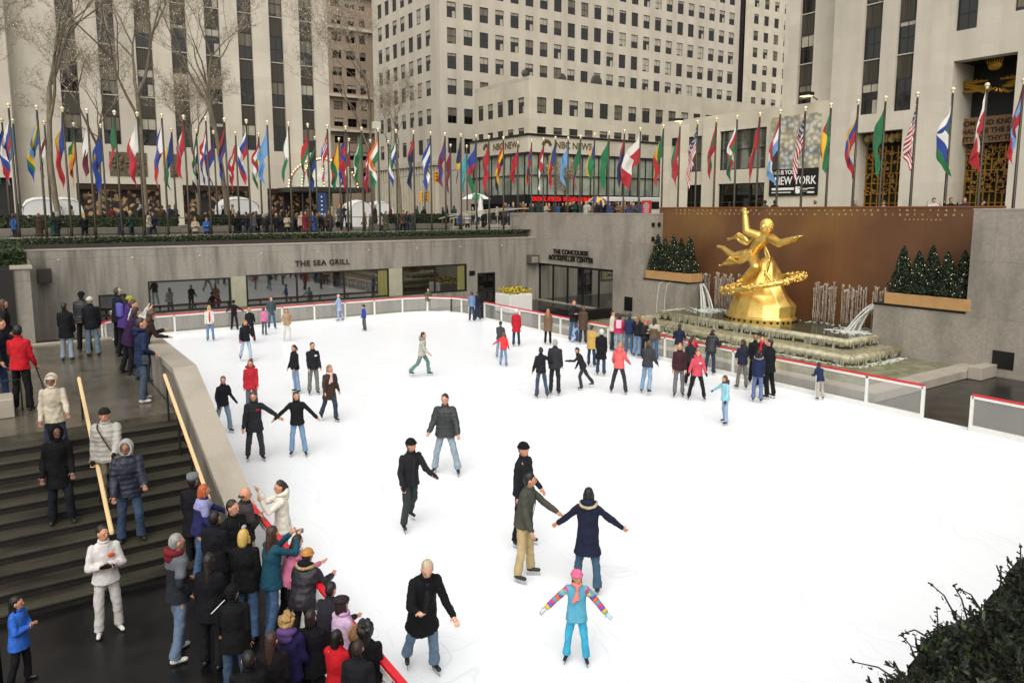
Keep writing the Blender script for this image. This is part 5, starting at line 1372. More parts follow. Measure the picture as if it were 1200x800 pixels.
bm = B(); tube(bm, [(0, 0, -.02), (.02, .05, .3), (0, .1, .7)], [.04, .035, .02], 8); link('trunk', bm, MC['stem'], fg)
t = thing('plaza_edge_wall', 'granite wall and planter under the photographer at the near end of the rink', 'wall', (0, 0, 0))
bm = B(); box(bm, -6, XC, .2, 1.0, -.02, 4.3); link('wall', bm, M_GRAN, t)
bm = B(); box(bm, -6, XC, .15, 1.05, 4.3, 4.4); link('coping', bm, M_LEDGE, t)

gs.scale = (1.1, 1.14, 1.06)
# ================================================================ PEOPLE
def hexm(kind, c):
    return {'cloth': lambda: mat('cloth_'+c, '#'+c, .85, nscale=7, namt=.16, bump=.22, bscale=16, bstretch=(1, 1, .5), spec=.18),
            'denim': lambda: mat('denim_'+c, '#'+c, .85, nscale=11, namt=.22, bump=.22, bscale=24, bstretch=(1, 1, .35), spec=.2),
            'hair': lambda: mat('hair_'+c, '#'+c, .5, nscale=40, namt=.35, stretch=(1, 1, .12), bump=.5, bscale=60, bstretch=(1, 1, .1)),
            'skin': lambda: mat('skin_'+c, '#'+c, .5, nscale=12, namt=.07),
            'fur': lambda: mat('fur_'+c, '#'+c, .95, nscale=30, namt=.35, bump=1.0, bscale=60),
            'puff': lambda: puff(c)}[kind]()
def puff(c):
    n_ = 'puffer_'+c
    if n_ in MC: return MC[n_]
    m = mat(n_, '#'+c, .6, nscale=7, namt=.12)
    n = m.node_tree.nodes; l = m.node_tree.links; b = n['Principled BSDF']
    tc = n.new('ShaderNodeTexCoord'); wv = n.new('ShaderNodeTexWave'); wv.bands_direction = 'Z'; wv.inputs['Scale'].default_value = 3.4; wv.inputs['Distortion'].default_value = 1.6
    l.new(tc.outputs['Object'], wv.inputs['Vector']); bp = n.new('ShaderNodeBump'); bp.inputs['Strength'].default_value = .35; bp.inputs['Distance'].default_value = .015
    l.new(wv.outputs['Fac'], bp.inputs['Height']); l.new(bp.outputs[0], b.inputs['Normal']); return m
M_BLADE = mat('skate_blade', '#b9bcc0', .25, metal=.9); M_SKB = mat('skate_boot', '#1c1c1e', .45); M_SHOEW = mat('white_shoe', '#c9c6bf', .6); M_EYE = mat('eye_dark', '#15100c', .3); M_LIPS = mat('lips', '#8f4a40', .5)
WR = bpy.data.textures.new('wrinkles', 'CLOUDS'); WR.noise_scale = .12; WR.noise_depth = 2
PTS = dict(
 stand=dict(), 
 still=dict(aL=(5, 6, 14), aR=(5, 0, 12), lL=(2, 3, 2), lR=(-2, 3, 2)),
 pockets=dict(aL=(18, -12, 45, 28), aR=(18, -12, 45, 28), lL=(3, 5, 3), lR=(-3, 5, 3)),
 folded=dict(aL=(14, 12, 95, 55), aR=(14, 12, 95, 55), lL=(3, 4, 3), lR=(-2, 4, 2)),
 glide=dict(aL=(11, 10, 28), aR=(13, -8, 26), lL=(10, 7, 14), lR=(-12, 7, 16), lean=8),
 wide=dict(aL=(15, 10, 28), aR=(18, 2, 24), lL=(4, 13, 8), lR=(-2, 13, 8), lean=5),
 outL=dict(aL=(50, 12, 14), aR=(12, 2, 14), lL=(5, 6, 6), lR=(-4, 6, 6), lean=5),
 outR=dict(aL=(12, 2, 14), aR=(50, 12, 14), lL=(5, 6, 6), lR=(-4, 6, 6), lean=5),
 outB=dict(aL=(44, 10, 20), aR=(48, 8, 18), lL=(3, 7, 5), lR=(-3, 7, 5), lean=3),
 stride=dict(aL=(13, -20, 22), aR=(13, 22, 26), lL=(20, 4, 22), lR=(-18, 5, 16), lean=9),
 strideR=dict(aL=(11, 18, 28), aR=(13, -14, 26), lL=(-18, 5, 16), lR=(20, 4, 22), lean=9),
 lunge=dict(aL=(16, 40, 20), aR=(16, -20, 20), lL=(26, 4, 30), lR=(-30, 4, 6), lean=24),
 rail=dict(aL=(14, 8, 62, 8), aR=(14, 14, 55, 8), lL=(-3, 5, 4), lR=(6, 5, 12), lean=20),
 photo=dict(aL=(22, 62, 88, 14), aR=(22, 62, 88, 14), lL=(3, 5, 3), lR=(-2, 5, 2), lean=2),
 raise_=dict(aL=(14, 62, 78, 34), aR=(14, 66, 72, 34), lL=(3, 5, 3), lR=(-2, 5, 2), lean=5),
 descend=dict(aL=(7, 10, 30), aR=(8, -4, 24), lL=(16, 4, 24), lR=(-4, 4, 4), lean=3),
 reach=dict(aL=(6, 42, 10), aR=(10, 2, 16), lL=(4, 5, 4), lR=(-2, 5, 2), lean=10),
 bowed=dict(aL=(16, 6, 24), aR=(16, 14, 55, 20), lL=(8, 5, 14), lR=(-10, 5, 14), lean=24, nod=28),
 crouch=dict(aL=(20, 40, 30), aR=(20, 40, 30), lL=(50, 8, 80), lR=(20, 8, 60), lean=40),
)
NP = [0]
def person(x, y, z, h, face, pose, top, legs, hair, label, skate=True, det=1, skin='c08a6c', ex=(), tilt=0, group=None, yaw_abs=None, name='person'):
    """det 2 near, 1 middle, 0 far. top=(kind,hex[,length]); legs=(kind,hex); hair=(style,hex)"""
    ps = PTS[pose]; s = h/1.75
    c = Vector((-x, -y, 0)).normalized(); r = Vector((-c.y, c.x, 0))     # toward the camera, screen right
    jr = random.Random(NP[0]*31+5); free = pose not in ('outL', 'outR', 'outB', 'photo', 'raise_', 'reach', 'folded')
    if r.dot(RT) < 0: r = -r
    fdir = c*math.cos(R(face))+r*math.sin(R(face)); rz = math.atan2(fdir.y, fdir.x)+math.pi/2
    root = thing(name, label, 'person', (x, y, z), rz, group); NP[0] += 1
    sd = NP[0]
    lean = ps.get('lean', 2); nod = ps.get('nod', 6)
    upt = Vector((0, -math.sin(R(lean)), math.cos(R(lean)))); X = Vector((1, 0, 0)); F = Vector((0, -math.cos(R(lean)), -math.sin(R(lean))))
    pel = Vector((0, 0, .93)); 
    chest = pel+upt*.33; shc = pel+upt*.50; neck = pel+upt*.555
    hup = (upt+Vector((0, -math.sin(R(nod))*.7, .7))).normalized() if lean < 30 else Vector((0, -.3, .95)).normalized()
    hf = Vector((0, -hup.z, hup.y)); headc = neck+hup*.132
    big = 1.12 if h < 1.4 else 1.0
    J = {}
    for sg, k in ((1, 'L'), (-1, 'R')):
        f, sd_, kn = ps.get('l'+k, (0, 4, 2)); kn += jr.uniform(0, 9); f += jr.uniform(-4, 5)
        def dv_(f, a): return Vector((math.sin(R(a))*sg, -math.sin(R(f))*math.cos(R(a)), -math.cos(R(f))*math.cos(R(a))))
        hip = pel+X*sg*.092-Vector((0, 0, .04)); kne = hip+dv_(f, sd_)*.42; ank = kne+dv_(f-kn, sd_*.8)*.40
        J['hip'+k], J['kne'+k], J['ank'+k] = hip, kne, ank
        a = ps.get('a'+k, (9, 2, 12)); ab, fl, el = a[:3]; iw = a[3] if len(a) > 3 else 0
        if free: ab += jr.uniform(-3, 3); fl += jr.uniform(-9, 12); el += jr.uniform(0, 24)
        def da(f, a_): return Vector((math.sin(R(a_))*sg, -math.sin(R(f))*math.cos(R(a_)), -math.cos(R(f))*math.cos(R(a_))))
        sh = shc+X*sg*.160+upt*-.045; elb = sh+da(fl+lean*.5, ab)*.285; wr = elb+da(fl+el+lean*.5, ab-iw-el*.12)*.25
        J['sh'+k], J['elb'+k], J['wr'+k] = sh, elb, wr
    drop = min(J['ankL'].z, J['ankR'].z)-.09-(.075 if skate else .012)
    tl = Matrix.Rotation(R(tilt), 3, 'Y')
    def T(p): return tl @ (Vector((p.x, p.y, p.z-drop)))*s
    def TV(v): return tl @ Vector(v)*s
    P = {k: T(v) for k, v in J.items()}; pelT, chT, shT, nkT, hdT = T(pel), T(chest), T(shc), T(neck), T(headc)
    upT, XT_, FT = (tl @ upt)*s, (tl @ X)*s, (tl @ F)*s; hU, hF = (tl @ hup)*s*big, (tl @ hf)*s*big
    seg = 12 if det == 2 else 9
    ty = Matrix.Rotation(R(jr.uniform(-26, 26)), 3, hU.normalized()); hF = ty @ hF; XH = ty @ XT_
    rot_h = Matrix((XH.normalized(), (-hF).normalized(), hU.normalized())).transposed()
    # ---- body (one continuous surface)
    bm = B()
    hs = s*big
    ell(bm, hdT, (.074*hs, .092*hs, .112*hs), rot_h, seg=14, rng=12); ell(bm, hdT+hF*.028-hU*.055, (.056*hs, .062*hs, .062*hs), rot_h)
    if det: 
        ell(bm, hdT+hF*.098-hU*.012, (.012*hs, .018*hs, .026*hs), rot_h, seg=8, rng=6); ell(bm, hdT+hF*.075-hU*.062, (.028*hs, .016*hs, .014*hs), rot_h, seg=8, rng=6)
        ell(bm, hdT+hF*.080+hU*.026, (.05*hs, .012*hs, .012*hs), rot_h, seg=8, rng=6)
        for sg in (-1, 1): ell(bm, hdT+XH*sg*.076*big-hU*.008, (.011*hs, .022*hs, .032*hs), rot_h, seg=8, rng=6)
    caps(bm, nkT-upT*.08, hdT-hU*.06, .052*s, .048*s, seg)
    loft(bm, [(pelT-upT*.10, XT_*.12, FT*.09), (pelT, XT_*.145, FT*.10), (pelT+upT*.16, XT_*.125, FT*.088), (chT, XT_*.155, FT*.105), (shT-upT*.03, XT_*.165, FT*.09), (shT+upT*.03, XT_*.08, FT*.06)], 12)
    for k in 'LR':
        sg = 1 if k == 'L' else -1
        caps(bm, P['sh'+k], P['elb'+k], .048*s, .038*s, 8); caps(bm, P['elb'+k], P['wr'+k], .037*s, .026*s, 8)
        caps(bm, P['hip'+k], P['kne'+k], .075*s, .052*s, 8); caps(bm, P['kne'+k], P['ank'+k], .05*s, .036*s, 8)
        d = (P['wr'+k]-P['elb'+k]).normalized(); sdv = (d.cross(Vector((0, -1, 0))) if abs(d.y) < .9 else d.cross(upv)).normalized()
        pn = d.cross(sdv)
        w0 = P['wr'+k]; caps(bm, w0, w0+d*.07*s, .027*s, .034*s, 8)
        if det == 2:
            for q in range(4):
                o_ = sdv*(q-1.5)*.020*s; L_ = (.075-.010*abs(q-1.4))*s
                f0 = w0+d*.085*s+o_*.9; f1 = f0+d*L_*.55+pn*sg*.006*s+o_*.15; f2 = f1+(d*.8+pn*sg*.55).normalized()*L_*.5
                caps(bm, f0, f1, .0095*s, .009*s, 6); caps(bm, f1, f2, .009*s, .0075*s, 6)
            f0 = w0+d*.02*s+sdv*.026*s; f1 = f0+(d*.7+sdv*.75)*.04*s; caps(bm, f0, f1, .012*s, .010*s, 6); caps(bm, f1, f1+(d*.9+sdv*.2)*.03*s, .010*s, .008*s, 6)
        else: caps(bm, w0+d*.06*s, w0+d*.13*s, .03*s, .018*s, 8)
    body = link('body', bm, hexm('skin', skin), root, smooth=True)
    vox = (.0085, .016, .028)[2-det] if det < 3 else .01
    def rem(o, v, disp=0, it=3):
        m = o.modifiers.new('remesh', 'REMESH'); m.mode = 'VOXEL'; m.voxel_size = v*max(.75, s); m.use_smooth_shade = True
        m = o.modifiers.new('smooth', 'SMOOTH'); m.iterations = it; m.factor = .5
        if disp and det: m = o.modifiers.new('folds', 'DISPLACE'); m.texture = WR; m.strength = disp*s; m.mid_level = .5; m.texture_coords = 'GLOBAL'
    rem(body, vox, 0, 1)
    # ---- eyes, lips
    if det == 2:
        for sg in (-1, 1):
            e = B(); ell(e, hdT+hF*.083+XH*sg*.030*big+hU*.006, (.0085*hs, .006*hs, .0045*hs), rot_h, seg=8, rng=6); link('eye', e, M_EYE, root, smooth=True)
        e = B(); ell(e, hdT+hF*.091-hU*.063, (.022*hs, .006*hs, .006*hs), rot_h, seg=8, rng=5); link('lips', e, M_LIPS, root, smooth=True)
    cv = (.026, .02, .013)[det]
    # ---- trousers
    km, kc = legs; bm = B(); fl = .082 if km == 'denim' else .072
    loft(bm, [(pelT-upT*.13, XT_*.13, FT*.10), (pelT-upT*.02, XT_*.150, FT*.112), (pelT+upT*.10, XT_*.135, FT*.10)], 14)
    for k in 'LR':
        caps(bm, P['hip'+k]-XT_*.012*(1 if k == 'L' else -1), P['kne'+k], .084*s, .074*s, seg); caps(bm, P['kne'+k], P['ank'+k]+Vector((0, 0, .03*s)), .073*s, .062*s, seg)
        a = P['ank'+k]; d = (P['kne'+k]-a).normalized(); o_ = d.orthogonal().normalized(); o2 = d.cross(o_)
        loft(bm, [(a-d*.02*s, o_*fl*s, o2*fl*s), (a+d*.10*s, o_*.072*s, o2*.072*s), (a+d*.2*s, o_*.068*s, o2*.068*s)], 10)
    rem(link('trousers', bm, hexm('denim' if km == 'denim' else 'cloth', kc), root), cv, .032)
    # ---- top
    kind = top[0]; tc_ = top[1]; ln = top[2] if len(top) > 2 else {'jacket': .10, 'coat': .46, 'puffer': .12, 'fleece': .08}[kind]
    fat = {'jacket': 1.0, 'coat': 1.05, 'puffer': 1.2, 'fleece': .95}[kind]; ra = {'jacket': .060, 'coat': .062, 'puffer': .078, 'fleece': .054}[kind]
    bm = B()
    hem = pelT-Vector((0, 0, ln*s)); hemv = Vector((0, 0, 1))
    fx_ = 1+ln*.55
    secs = [(hem, XT_*.190*fat*fx_, FT*.152*fat*fx_)]
    if ln > .25: secs.append((pelT-Vector((0, 0, ln*.45*s)), XT_*.185*fat, FT*.145*fat))
    secs += [(pelT+upT*.02, XT_*.182*fat, FT*.145*fat), (pelT+upT*.17, XT_*.165*fat, FT*.125*fat), (chT, XT_*.178*fat, FT*.138*fat), (shT-upT*.06, XT_*.182*fat, FT*.118*fat), (shT+upT*.0, XT_*.135*fat, FT*.095*fat), (shT+upT*.035, XT_*.085, FT*.08), (nkT+upT*.012, XT_*.068, FT*.072)]
    loft(bm, secs, 18)
    for k in 'LR':
        caps(bm, P['sh'+k], P['elb'+k], (ra+.004)*s, (ra-.004)*s, seg); caps(bm, P['elb'+k], P['wr'+k], ra*.98*s, ra*.74*s, seg)
    tm = hexm('puff' if kind == 'puffer' else 'cloth', tc_)
    tname = {'jacket': 'jacket', 'coat': 'coat', 'puffer': 'puffer_jacket', 'fleece': 'fleece'}[kind]
    jk = link(tname, bm, tm, root); rem(jk, cv, .036)
    # collar
    if det and not any(e_[0] in ('hooddown', 'scarf') for e_ in ex):
        bm = B(); tube(bm, [nkT+upT*.015+XT_*.062*math.cos(t)+FT*(.068*math.sin(t)+.008)+upT*(-.012*math.sin(t)) for t in [2*math.pi*q/16 for q in range(17)]], .019*s, 8, cap=False); link('collar', bm, tm, jk, smooth=True)
    # sleeves end: gloves
    for e_ in ex:
        if e_[0] == 'gloves':
            for k in 'LR':
                d = (P['wr'+k]-P['elb'+k]).normalized(); bm = B(); caps(bm, P['wr'+k]-d*.01*s, P['wr'+k]+d*.08*s, .034*s, .042*s, 9); caps(bm, P['wr'+k]+d*.08*s, P['wr'+k]+d*.15*s, .036*s, .024*s, 9)
                caps(bm, P['wr'+k]+d*.04*s, P['wr'+k]+d*.08*s+XT_*.03, .018*s, .014*s, 6)
                rem(link('glove', bm, hexm('cloth', e_[1]), root), .014)
    # ---- shoes
    for k in 'LR':
        a = P['ank'+k]; fd = Vector((0, -1, 0)); sg = 1 if k == 'L' else -1; fd = (fd+Vector((.22*sg, 0, 0))).normalized()
        lift = a.z-(.09+(.075 if skate else .012))*s
        pit = min(.7, max(0, lift)*1.8); fd2 = (fd-Vector((0, 0, pit))).normalized()
        bm = B(); heel = a-fd2*.03*s-Vector((0, 0, .055*s)); toe = a+fd2*.135*s-Vector((0, 0, .06*s))
        caps(bm, heel, toe, .038*s, .034*s, 9); caps(bm, a+Vector((0, 0, .03*s)), heel+fd2*.03*s, .046*s, .044*s, 9)
        sm = M_SKB if skate else (M_SHOEW if any(e_[0] == 'whiteshoes' for e_ in ex) else M_SKB)
        if skate and any(e_[0] == 'whiteskates' for e_ in ex): sm = M_SHOEW
        sh = link('ice_skate' if skate else 'shoe', bm, sm, root, smooth=True); rem(sh, .014 if det else .02, 0, 2)
        if skate:
            bm = B(); lo = -.155; 
            sv = fd2.cross(upv).normalized()*.004*s; pth = [(-.07, -.09), (-.06, -.128), (.15, -.128), (.165, -.115), (.16, -.095), (.10, -.1), (.08, -.112), (.0, -.112), (-.02, -.095)]
            pa = [a+fd2*p_*s+Vector((0, 0, q_*s-.03*s))+sv for p_, q_ in pth]; pb = [p_-sv*2 for p_ in pa]
            va = [bm.verts.new(p_) for p_ in pa]; vb = [bm.verts.new(p_) for p_ in pb]; bm.faces.new(va); bm.faces.new(vb[::-1])
            for q in range(len(va)): bm.faces.new((va[q], vb[q], vb[(q+1) % len(va)], va[(q+1) % len(va)]))
            link('blade', bm, M_BLADE, sh)
    # ---- hair / headwear
    st, hc = hair; hm = hexm('hair', hc)
    def headshell(k=1.08, cut=.018, back=.018, m_=hm, nm='hair', extra=None, low=-.02):
        bm = B(); ell(bm, hdT-hF*back+hU*.012, (.080*hs*k/1.04, .094*hs*k/1.04, .112*hs*k/1.03), rot_h, seg=18, rng=14)
        cutp = []
        for v in bm.verts:
            q = v.co-hdT; f_ = q.dot(hF)/(hs*hs); u_ = q.dot(hU)/(hs*hs)
            if f_ > .035 and u_ < .055: v.co -= hF*(f_-.03)*.95
            if f_ > -.02 and u_ < .015 and f_ <= .035: v.co -= XH*(q.dot(XH)/(hs*s))*.18
        if extra: extra(bm)
        o = link(nm, bm, m_, root, smooth=True)
        if det: rem(o, .010 if det == 2 else .014, .012, 1)
        return o
    if st == 'short': headshell()
    elif st == 'bald':
        def none(b): pass
        bm = B(); tube(bm, [hdT+XH*.079*big*math.cos(t)-hF*(.012+.085*max(0, math.sin(t)))-hU*(.01+.03*math.sin(t)) for t in [math.pi*q/12 for q in range(13)]], [.018*s]*13, 8); link('hair', bm, hm, root, smooth=True)
    elif st in ('long', 'pony', 'bun', 'bob', 'curly'):
        def ext(b):
            if st == 'long':
                caps(b, hdT-hF*.05-hU*.03, nkT-hF*.085-upT*.16, .072*s, .05*s, 10)
                for sg in (-1, 1): caps(b, hdT+XT_*sg*.066-hF*.01, nkT+XT_*sg*.07+FT*.02-upT*.09, .032*s, .026*s, 8)
            if st == 'bob':
                caps(b, hdT-hF*.035, hdT-hF*.045-hU*.09, .084*s, .075*s, 10)
                for sg in (-1, 1): caps(b, hdT+XT_*sg*.068-hF*.005, hdT+XT_*sg*.072+hF*.012-hU*.10, .030*s, .026*s, 8)
            if st == 'pony': caps(b, hdT-hF*.10+hU*.03, hdT-hF*.14-hU*.05, .034*s, .032*s, 8); caps(b, hdT-hF*.14-hU*.05, hdT-hF*.12-hU*.17, .03*s, .014*s, 8)
            if st == 'bun': ell(b, hdT-hF*.115+hU*.035, .042*s)
            if st == 'curly':
                rr_ = random.Random(sd)
                for q in range(60):
                    v = Vector((rr_.gauss(0, 1), rr_.gauss(0, 1), rr_.gauss(0, 1))).normalized(); v.y = abs(v.y)*1 if v.z < .2 else v.y
                    ell(b, hdT+rot_h @ Vector((v.x*.095*s, v.y*.10*s+.012*s, v.z*.12*s+.01*s)), .03*s, seg=7, rng=5)
                caps(b, hdT-hF*.03-hU*.02, nkT-hF*.05-upT*.06, .085*s, .07*s, 8)
        headshell(extra=ext, k=1.1)
    for e_ in ex:
        k_ = e_[0]
        if k_ == 'beanie' or k_ == 'hat':
            m_ = hexm('cloth', e_[1]); bm = B(); ell(bm, hdT+hU*.042-hF*.012, (.091*hs, .106*hs, .090*hs), rot_h, seg=16, rng=12)
            for v in bm.verts:
                u_ = (v.co-hdT-hU*.035).dot(hU)/(hs*hs)
                if u_ < -.005: v.co -= hU*(u_+.005)
            tube(bm, [hdT+hU*(.036+.012*math.sin(t))-hF*.012+XH*.088*big*math.cos(t)+hF*.103*math.sin(t) for t in [2*math.pi*q/18 for q in range(19)]], .017*hs, 7, cap=False)
            if len(e_) > 2 and e_[2] == 'pom': ell(bm, hdT+hU*.14, .035*s)
            link('hat', bm, m_, root, smooth=True)
        if k_ == 'cap':
            m_ = hexm('cloth', e_[1]); bm = B(); ell(bm, hdT+hU*.035, (.087*hs, .10*hs, .085*hs), rot_h, seg=14, rng=10); ell(bm, hdT+hU*.04+hF*.12, (.06*hs, .07*hs, .010*hs), rot_h, seg=12, rng=6); link('cap', bm, m_, root, smooth=True)
        if k_ == 'bucket':
            m_ = hexm('fur', e_[1]); bm = B(); c0 = hdT+hU*.03; loft(bm, [(c0, XH*.098, hF*.115), (c0+hU*.04, XH*.102, hF*.118), (c0+hU*.10, XH*.096, hF*.11), (c0+hU*.108, XH*.07, hF*.08)], 18); link('hat', bm, m_, root, smooth=True)
        if k_ == 'beret':
            m_ = hexm('cloth', e_[1]); bm = B(); ell(bm, hdT+hU*.075-hF*.02, (.115*hs, .125*hs, .055*hs), rot_h, seg=16, rng=10); link('beret', bm, m_, root, smooth=True)
        if k_ == 'hoodup':
            m_ = hexm(e_[2] if len(e_) > 2 and e_[2] == 'fur' else 'cloth', e_[1]); bm = B()
            ell(bm, hdT-hF*.03+hU*.012, (.112*hs, .115*hs, .135*hs), rot_h, seg=18, rng=14)
            for v in bm.verts:
                q = v.co-hdT; f_ = q.dot(hF)/(hs*hs); 
                if f_ > .045: v.co -= hF*(f_-.045+ .05*max(0, 1-((q.dot(XH)/(hs*s))**2+(q.dot(hU)/(hs*hs))**2)/.0075))
            caps(bm, nkT-hF*.02, nkT-hF*.03+upT*.05, .09*s, .10*s, 12)
            link('hood', bm, m_, root, smooth=True)
            bm = B(); tube(bm, [hdT+hF*.052+XH*.092*big*math.cos(t)+hU*(.118*math.sin(t)-.005) for t in [2*math.pi*q/20 for q in range(21)]], .020*hs, 8, cap=False)
            link('hood_trim', bm, hexm('fur' if len(e_) > 3 else 'cloth', e_[3] if len(e_) > 3 else e_[1]), root, smooth=True)
        if k_ == 'hooddown':
            bm = B(); tube(bm, [nkT+upT*(.01-.02*math.sin(t))+XT_*.10*math.cos(t)+FT*(.095*math.sin(t)-.03) for t in [2*math.pi*q/18 for q in range(19)]], [(.042-.012*math.sin(2*math.pi*q/18))*s for q in range(19)], 9, cap=False)
            ell(bm, nkT-FT*.11-upT*.05, (.10*s, .05*s, .09*s))
            hd_ = link('hood', bm, hexm('cloth', e_[1]), root, smooth=True); rem(hd_, .016, .01)
            if len(e_) > 2:
                bm = B(); tube(bm, [nkT-upT*.0+XT_*.135*math.cos(t)-FT*(.10*math.sin(t)+.05)-upT*(.05*math.sin(t)) for t in [math.pi*(q/16*1.3-.15) for q in range(17)]], .030*s, 8); f_ = link('hood_trim', bm, hexm('fur', e_[2]), root, smooth=True); rem(f_, .012, .03)
        if k_ == 'scarf':
            bm = B(); tube(bm, [nkT+upT*.012+XT_*.078*math.cos(t)+FT*(.08*math.sin(t)+.005) for t in [2*math.pi*q/16 for q in range(17)]], .034*s, 8, cap=False)
            caps(bm, nkT+FT*.10, chT+FT*.15+XT_*.02, .034*s, .034*s, 8); caps(bm, nkT+FT*.10+XT_*.03, chT+FT*.155-XT_*.05-upT*.05, .03*s, .034*s, 8)
            rem(link('scarf', bm, hexm('cloth', e_[1]), root), .014, .02)
        if k_ == 'open':      # open jacket front showing an inner top
            bm = B(); d0 = .142*fat
            loft(bm, [(pelT-upT*(ln-.02)+FT*(d0-.045), XT_*.062, FT*.062), (pelT+upT*.15+FT*(d0-.07), XT_*.058, FT*.068), (chT+FT*(d0-.062), XT_*.055, FT*.07), (shT+upT*.02+FT*.05, XT_*.045, FT*.05)], 12)
            link('shirt', bm, hexm('cloth', e_[1]), root, smooth=True)
        if k_ == 'panel':     # contrasting yoke
            bm = B(); loft(bm, [(chT+upT*.02, XT_*.196*fat, FT*.149*fat), (shT-upT*.035, XT_*.198*fat, FT*.13*fat), (shT+upT*.038, XT_*.13*fat, FT*.104*fat)], 18)
            for k in 'LR': caps(bm, P['sh'+k], P['sh'+k].lerp(P['elb'+k], .6), (ra+.020)*s, (ra+.012)*s, seg)
            rem(link('yoke', bm, hexm('cloth', e_[1]), jk), cv, .03)
        if k_ == 'zip':
            bm = B(); pts_ = [pelT-upT*(ln*.8)+FT*.15*fat*fx_, pelT+upT*.1+FT*.142*fat, chT+FT*.152*fat, shT-upT*.02+FT*.13*fat]; tube(bm, pts_, .006*s, 5); link('zip', bm, hexm('cloth', e_[1]), jk)
        if k_ == 'patch':
            bm = B(); ell(bm, chT+FT*.140*fat+XT_*.08+upT*.04, (.05*s, .015*s, .035*s)); link('badge', bm, hexm('cloth', e_[1]), jk, smooth=True)
        if k_ == 'backpack':
            bm = B(); box(bm, -.13*s, .13*s, -.07*s, .07*s, -.2*s, .2*s, 0, .05*s)
            o = link('backpack', bm, hexm('cloth', e_[1]), root, smooth=True); o.location = chT-FT*.2+upT*.02
        if k_ == 'strap':
            bm = B(); tube(bm, [shT-XT_*.11+upT*.04+FT*.05, shT-XT_*.09+FT*.14*fat, chT+FT*.172*fat, pelT+upT*.14+XT_*.09+FT*.172*fat, pelT+XT_*.17+FT*.14, pelT+XT_*.25], .012*s, 6); link('bag_strap', bm, hexm('cloth', e_[1]), root)
        if k_ == 'sleeves':   # striped sleeves
            for k in 'LR':
                a_, b_, c__ = P['sh'+k], P['elb'+k], P['wr'+k]; cs_ = ['c94a6a', 'd8b23a', '6a5aa8', 'd86a3a', '4a9ac0', 'c94a6a', '7a5ab0', 'd8b23a']
                for q in range(8):
                    t0, t1 = q/8, (q+1)/8
                    def at(t): return a_.lerp(b_, t*2) if t < .5 else b_.lerp(c__, t*2-1)
                    bm = B(); tube(bm, [at(t0), at((t0+t1)/2), at(t1)], [.066*s-.012*s*t0]*3, 12); link('sleeve_band', bm, hexm('cloth', cs_[q]), jk, smooth=True)
    root['wr'] = 0; del root['wr']
    ro = Matrix.Rotation(rz, 3, 'Z')
    root_info = {k: Vector((x, y, z))+ro @ v for k, v in P.items()}; root_info['chest'] = Vector((x, y, z))+ro @ chT; root_info['head'] = Vector((x, y, z))+ro @ hdT
    root_info['pel'] = Vector((x, y, z))+ro @ pelT; root_info['f'] = ro @ FT.normalized(); root_info['x'] = ro @ XT_.normalized()
    return root_info
def HGT(px, yf, yh, z=0):
    p = onz(px, yf, z); d = ray(px, yh); t = math.hypot(p.x, p.y)/math.hypot(d.x, d.y); return H+d.z*t-z
def ice(px, yf, yh, face, pose, top, legs, hair, label, **k):
    p = onz(px, yf, 0); ps = PTS[pose]; h = HGT(px, yf, yh)-.07
    lim = 22.62 if pose != 'rail' else 22.5
    if p.x > lim: h *= lim/p.x; p = p*(lim/p.x)
    if p.y > 40.6: h *= 40.6/p.y; p = p*(40.6/p.y)
    h /= 1-.30*(1-math.cos(R(ps.get('lean', 2))))-.02*(pose in ('wide', 'glide', 'stride', 'strideR'))
    if pose == 'lunge': h *= 1.1
    if 'hgt' in k: h = k.pop('hgt')
    h = max(.95, min(1.98, h)); pxh = yf-yh
    det = k.pop('det', 2 if pxh > 78 else (1 if pxh > 44 else 0))
    k.setdefault('group', 'people on the ice rink')
    return person(p.x, p.y, 0, h, face, pose, top, legs, hair, label, True, det, **k)
def spot(px, yh, h, z, face, pose, top, legs, hair, label, **k):
    """placed by the top of the head; feet hidden or out of frame"""
    p = onz(px, yh, z+h*(1-.3*(1-math.cos(R(PTS[pose].get('lean', 2))))))
    k.setdefault('det', 2); det = k.pop('det'); k.setdefault('group', 'spectators round the stairs and terrace')
    if k['group'][:5] == 'spect': p.x = min(p.x, 3.2)
    else: p.x = max(p.x, 3.72)
    return person(p.x, p.y, z, h, face, pose, top, legs, hair, label, False, det, **k)
def foot(px, yf, yh, z, face, pose, top, legs, hair, label, **k):
    p = onz(px, yf, z); h = HGT(px, yf, yh, z); h = max(1.3, min(2.0, h)); k.setdefault('det', 2); det = k.pop('det'); k.setdefault('group', 'spectators round the stairs and terrace')
    return person(p.x, p.y, z, h, face, pose, top, legs, hair, label, False, det, **k)
def step_z(Y): return max(0, min(ZT, math.ceil((Y-13.385)/.395)*ZT/12))

JB, JL, JD = ('denim', '3e5674'), ('denim', '7f93a8'), ('denim', '2a3648')
BK, GY, DK, KH = ('cloth', '17171a'), ('cloth', '55565a'), ('cloth', '2b2d33'), ('cloth', 'a8946c')
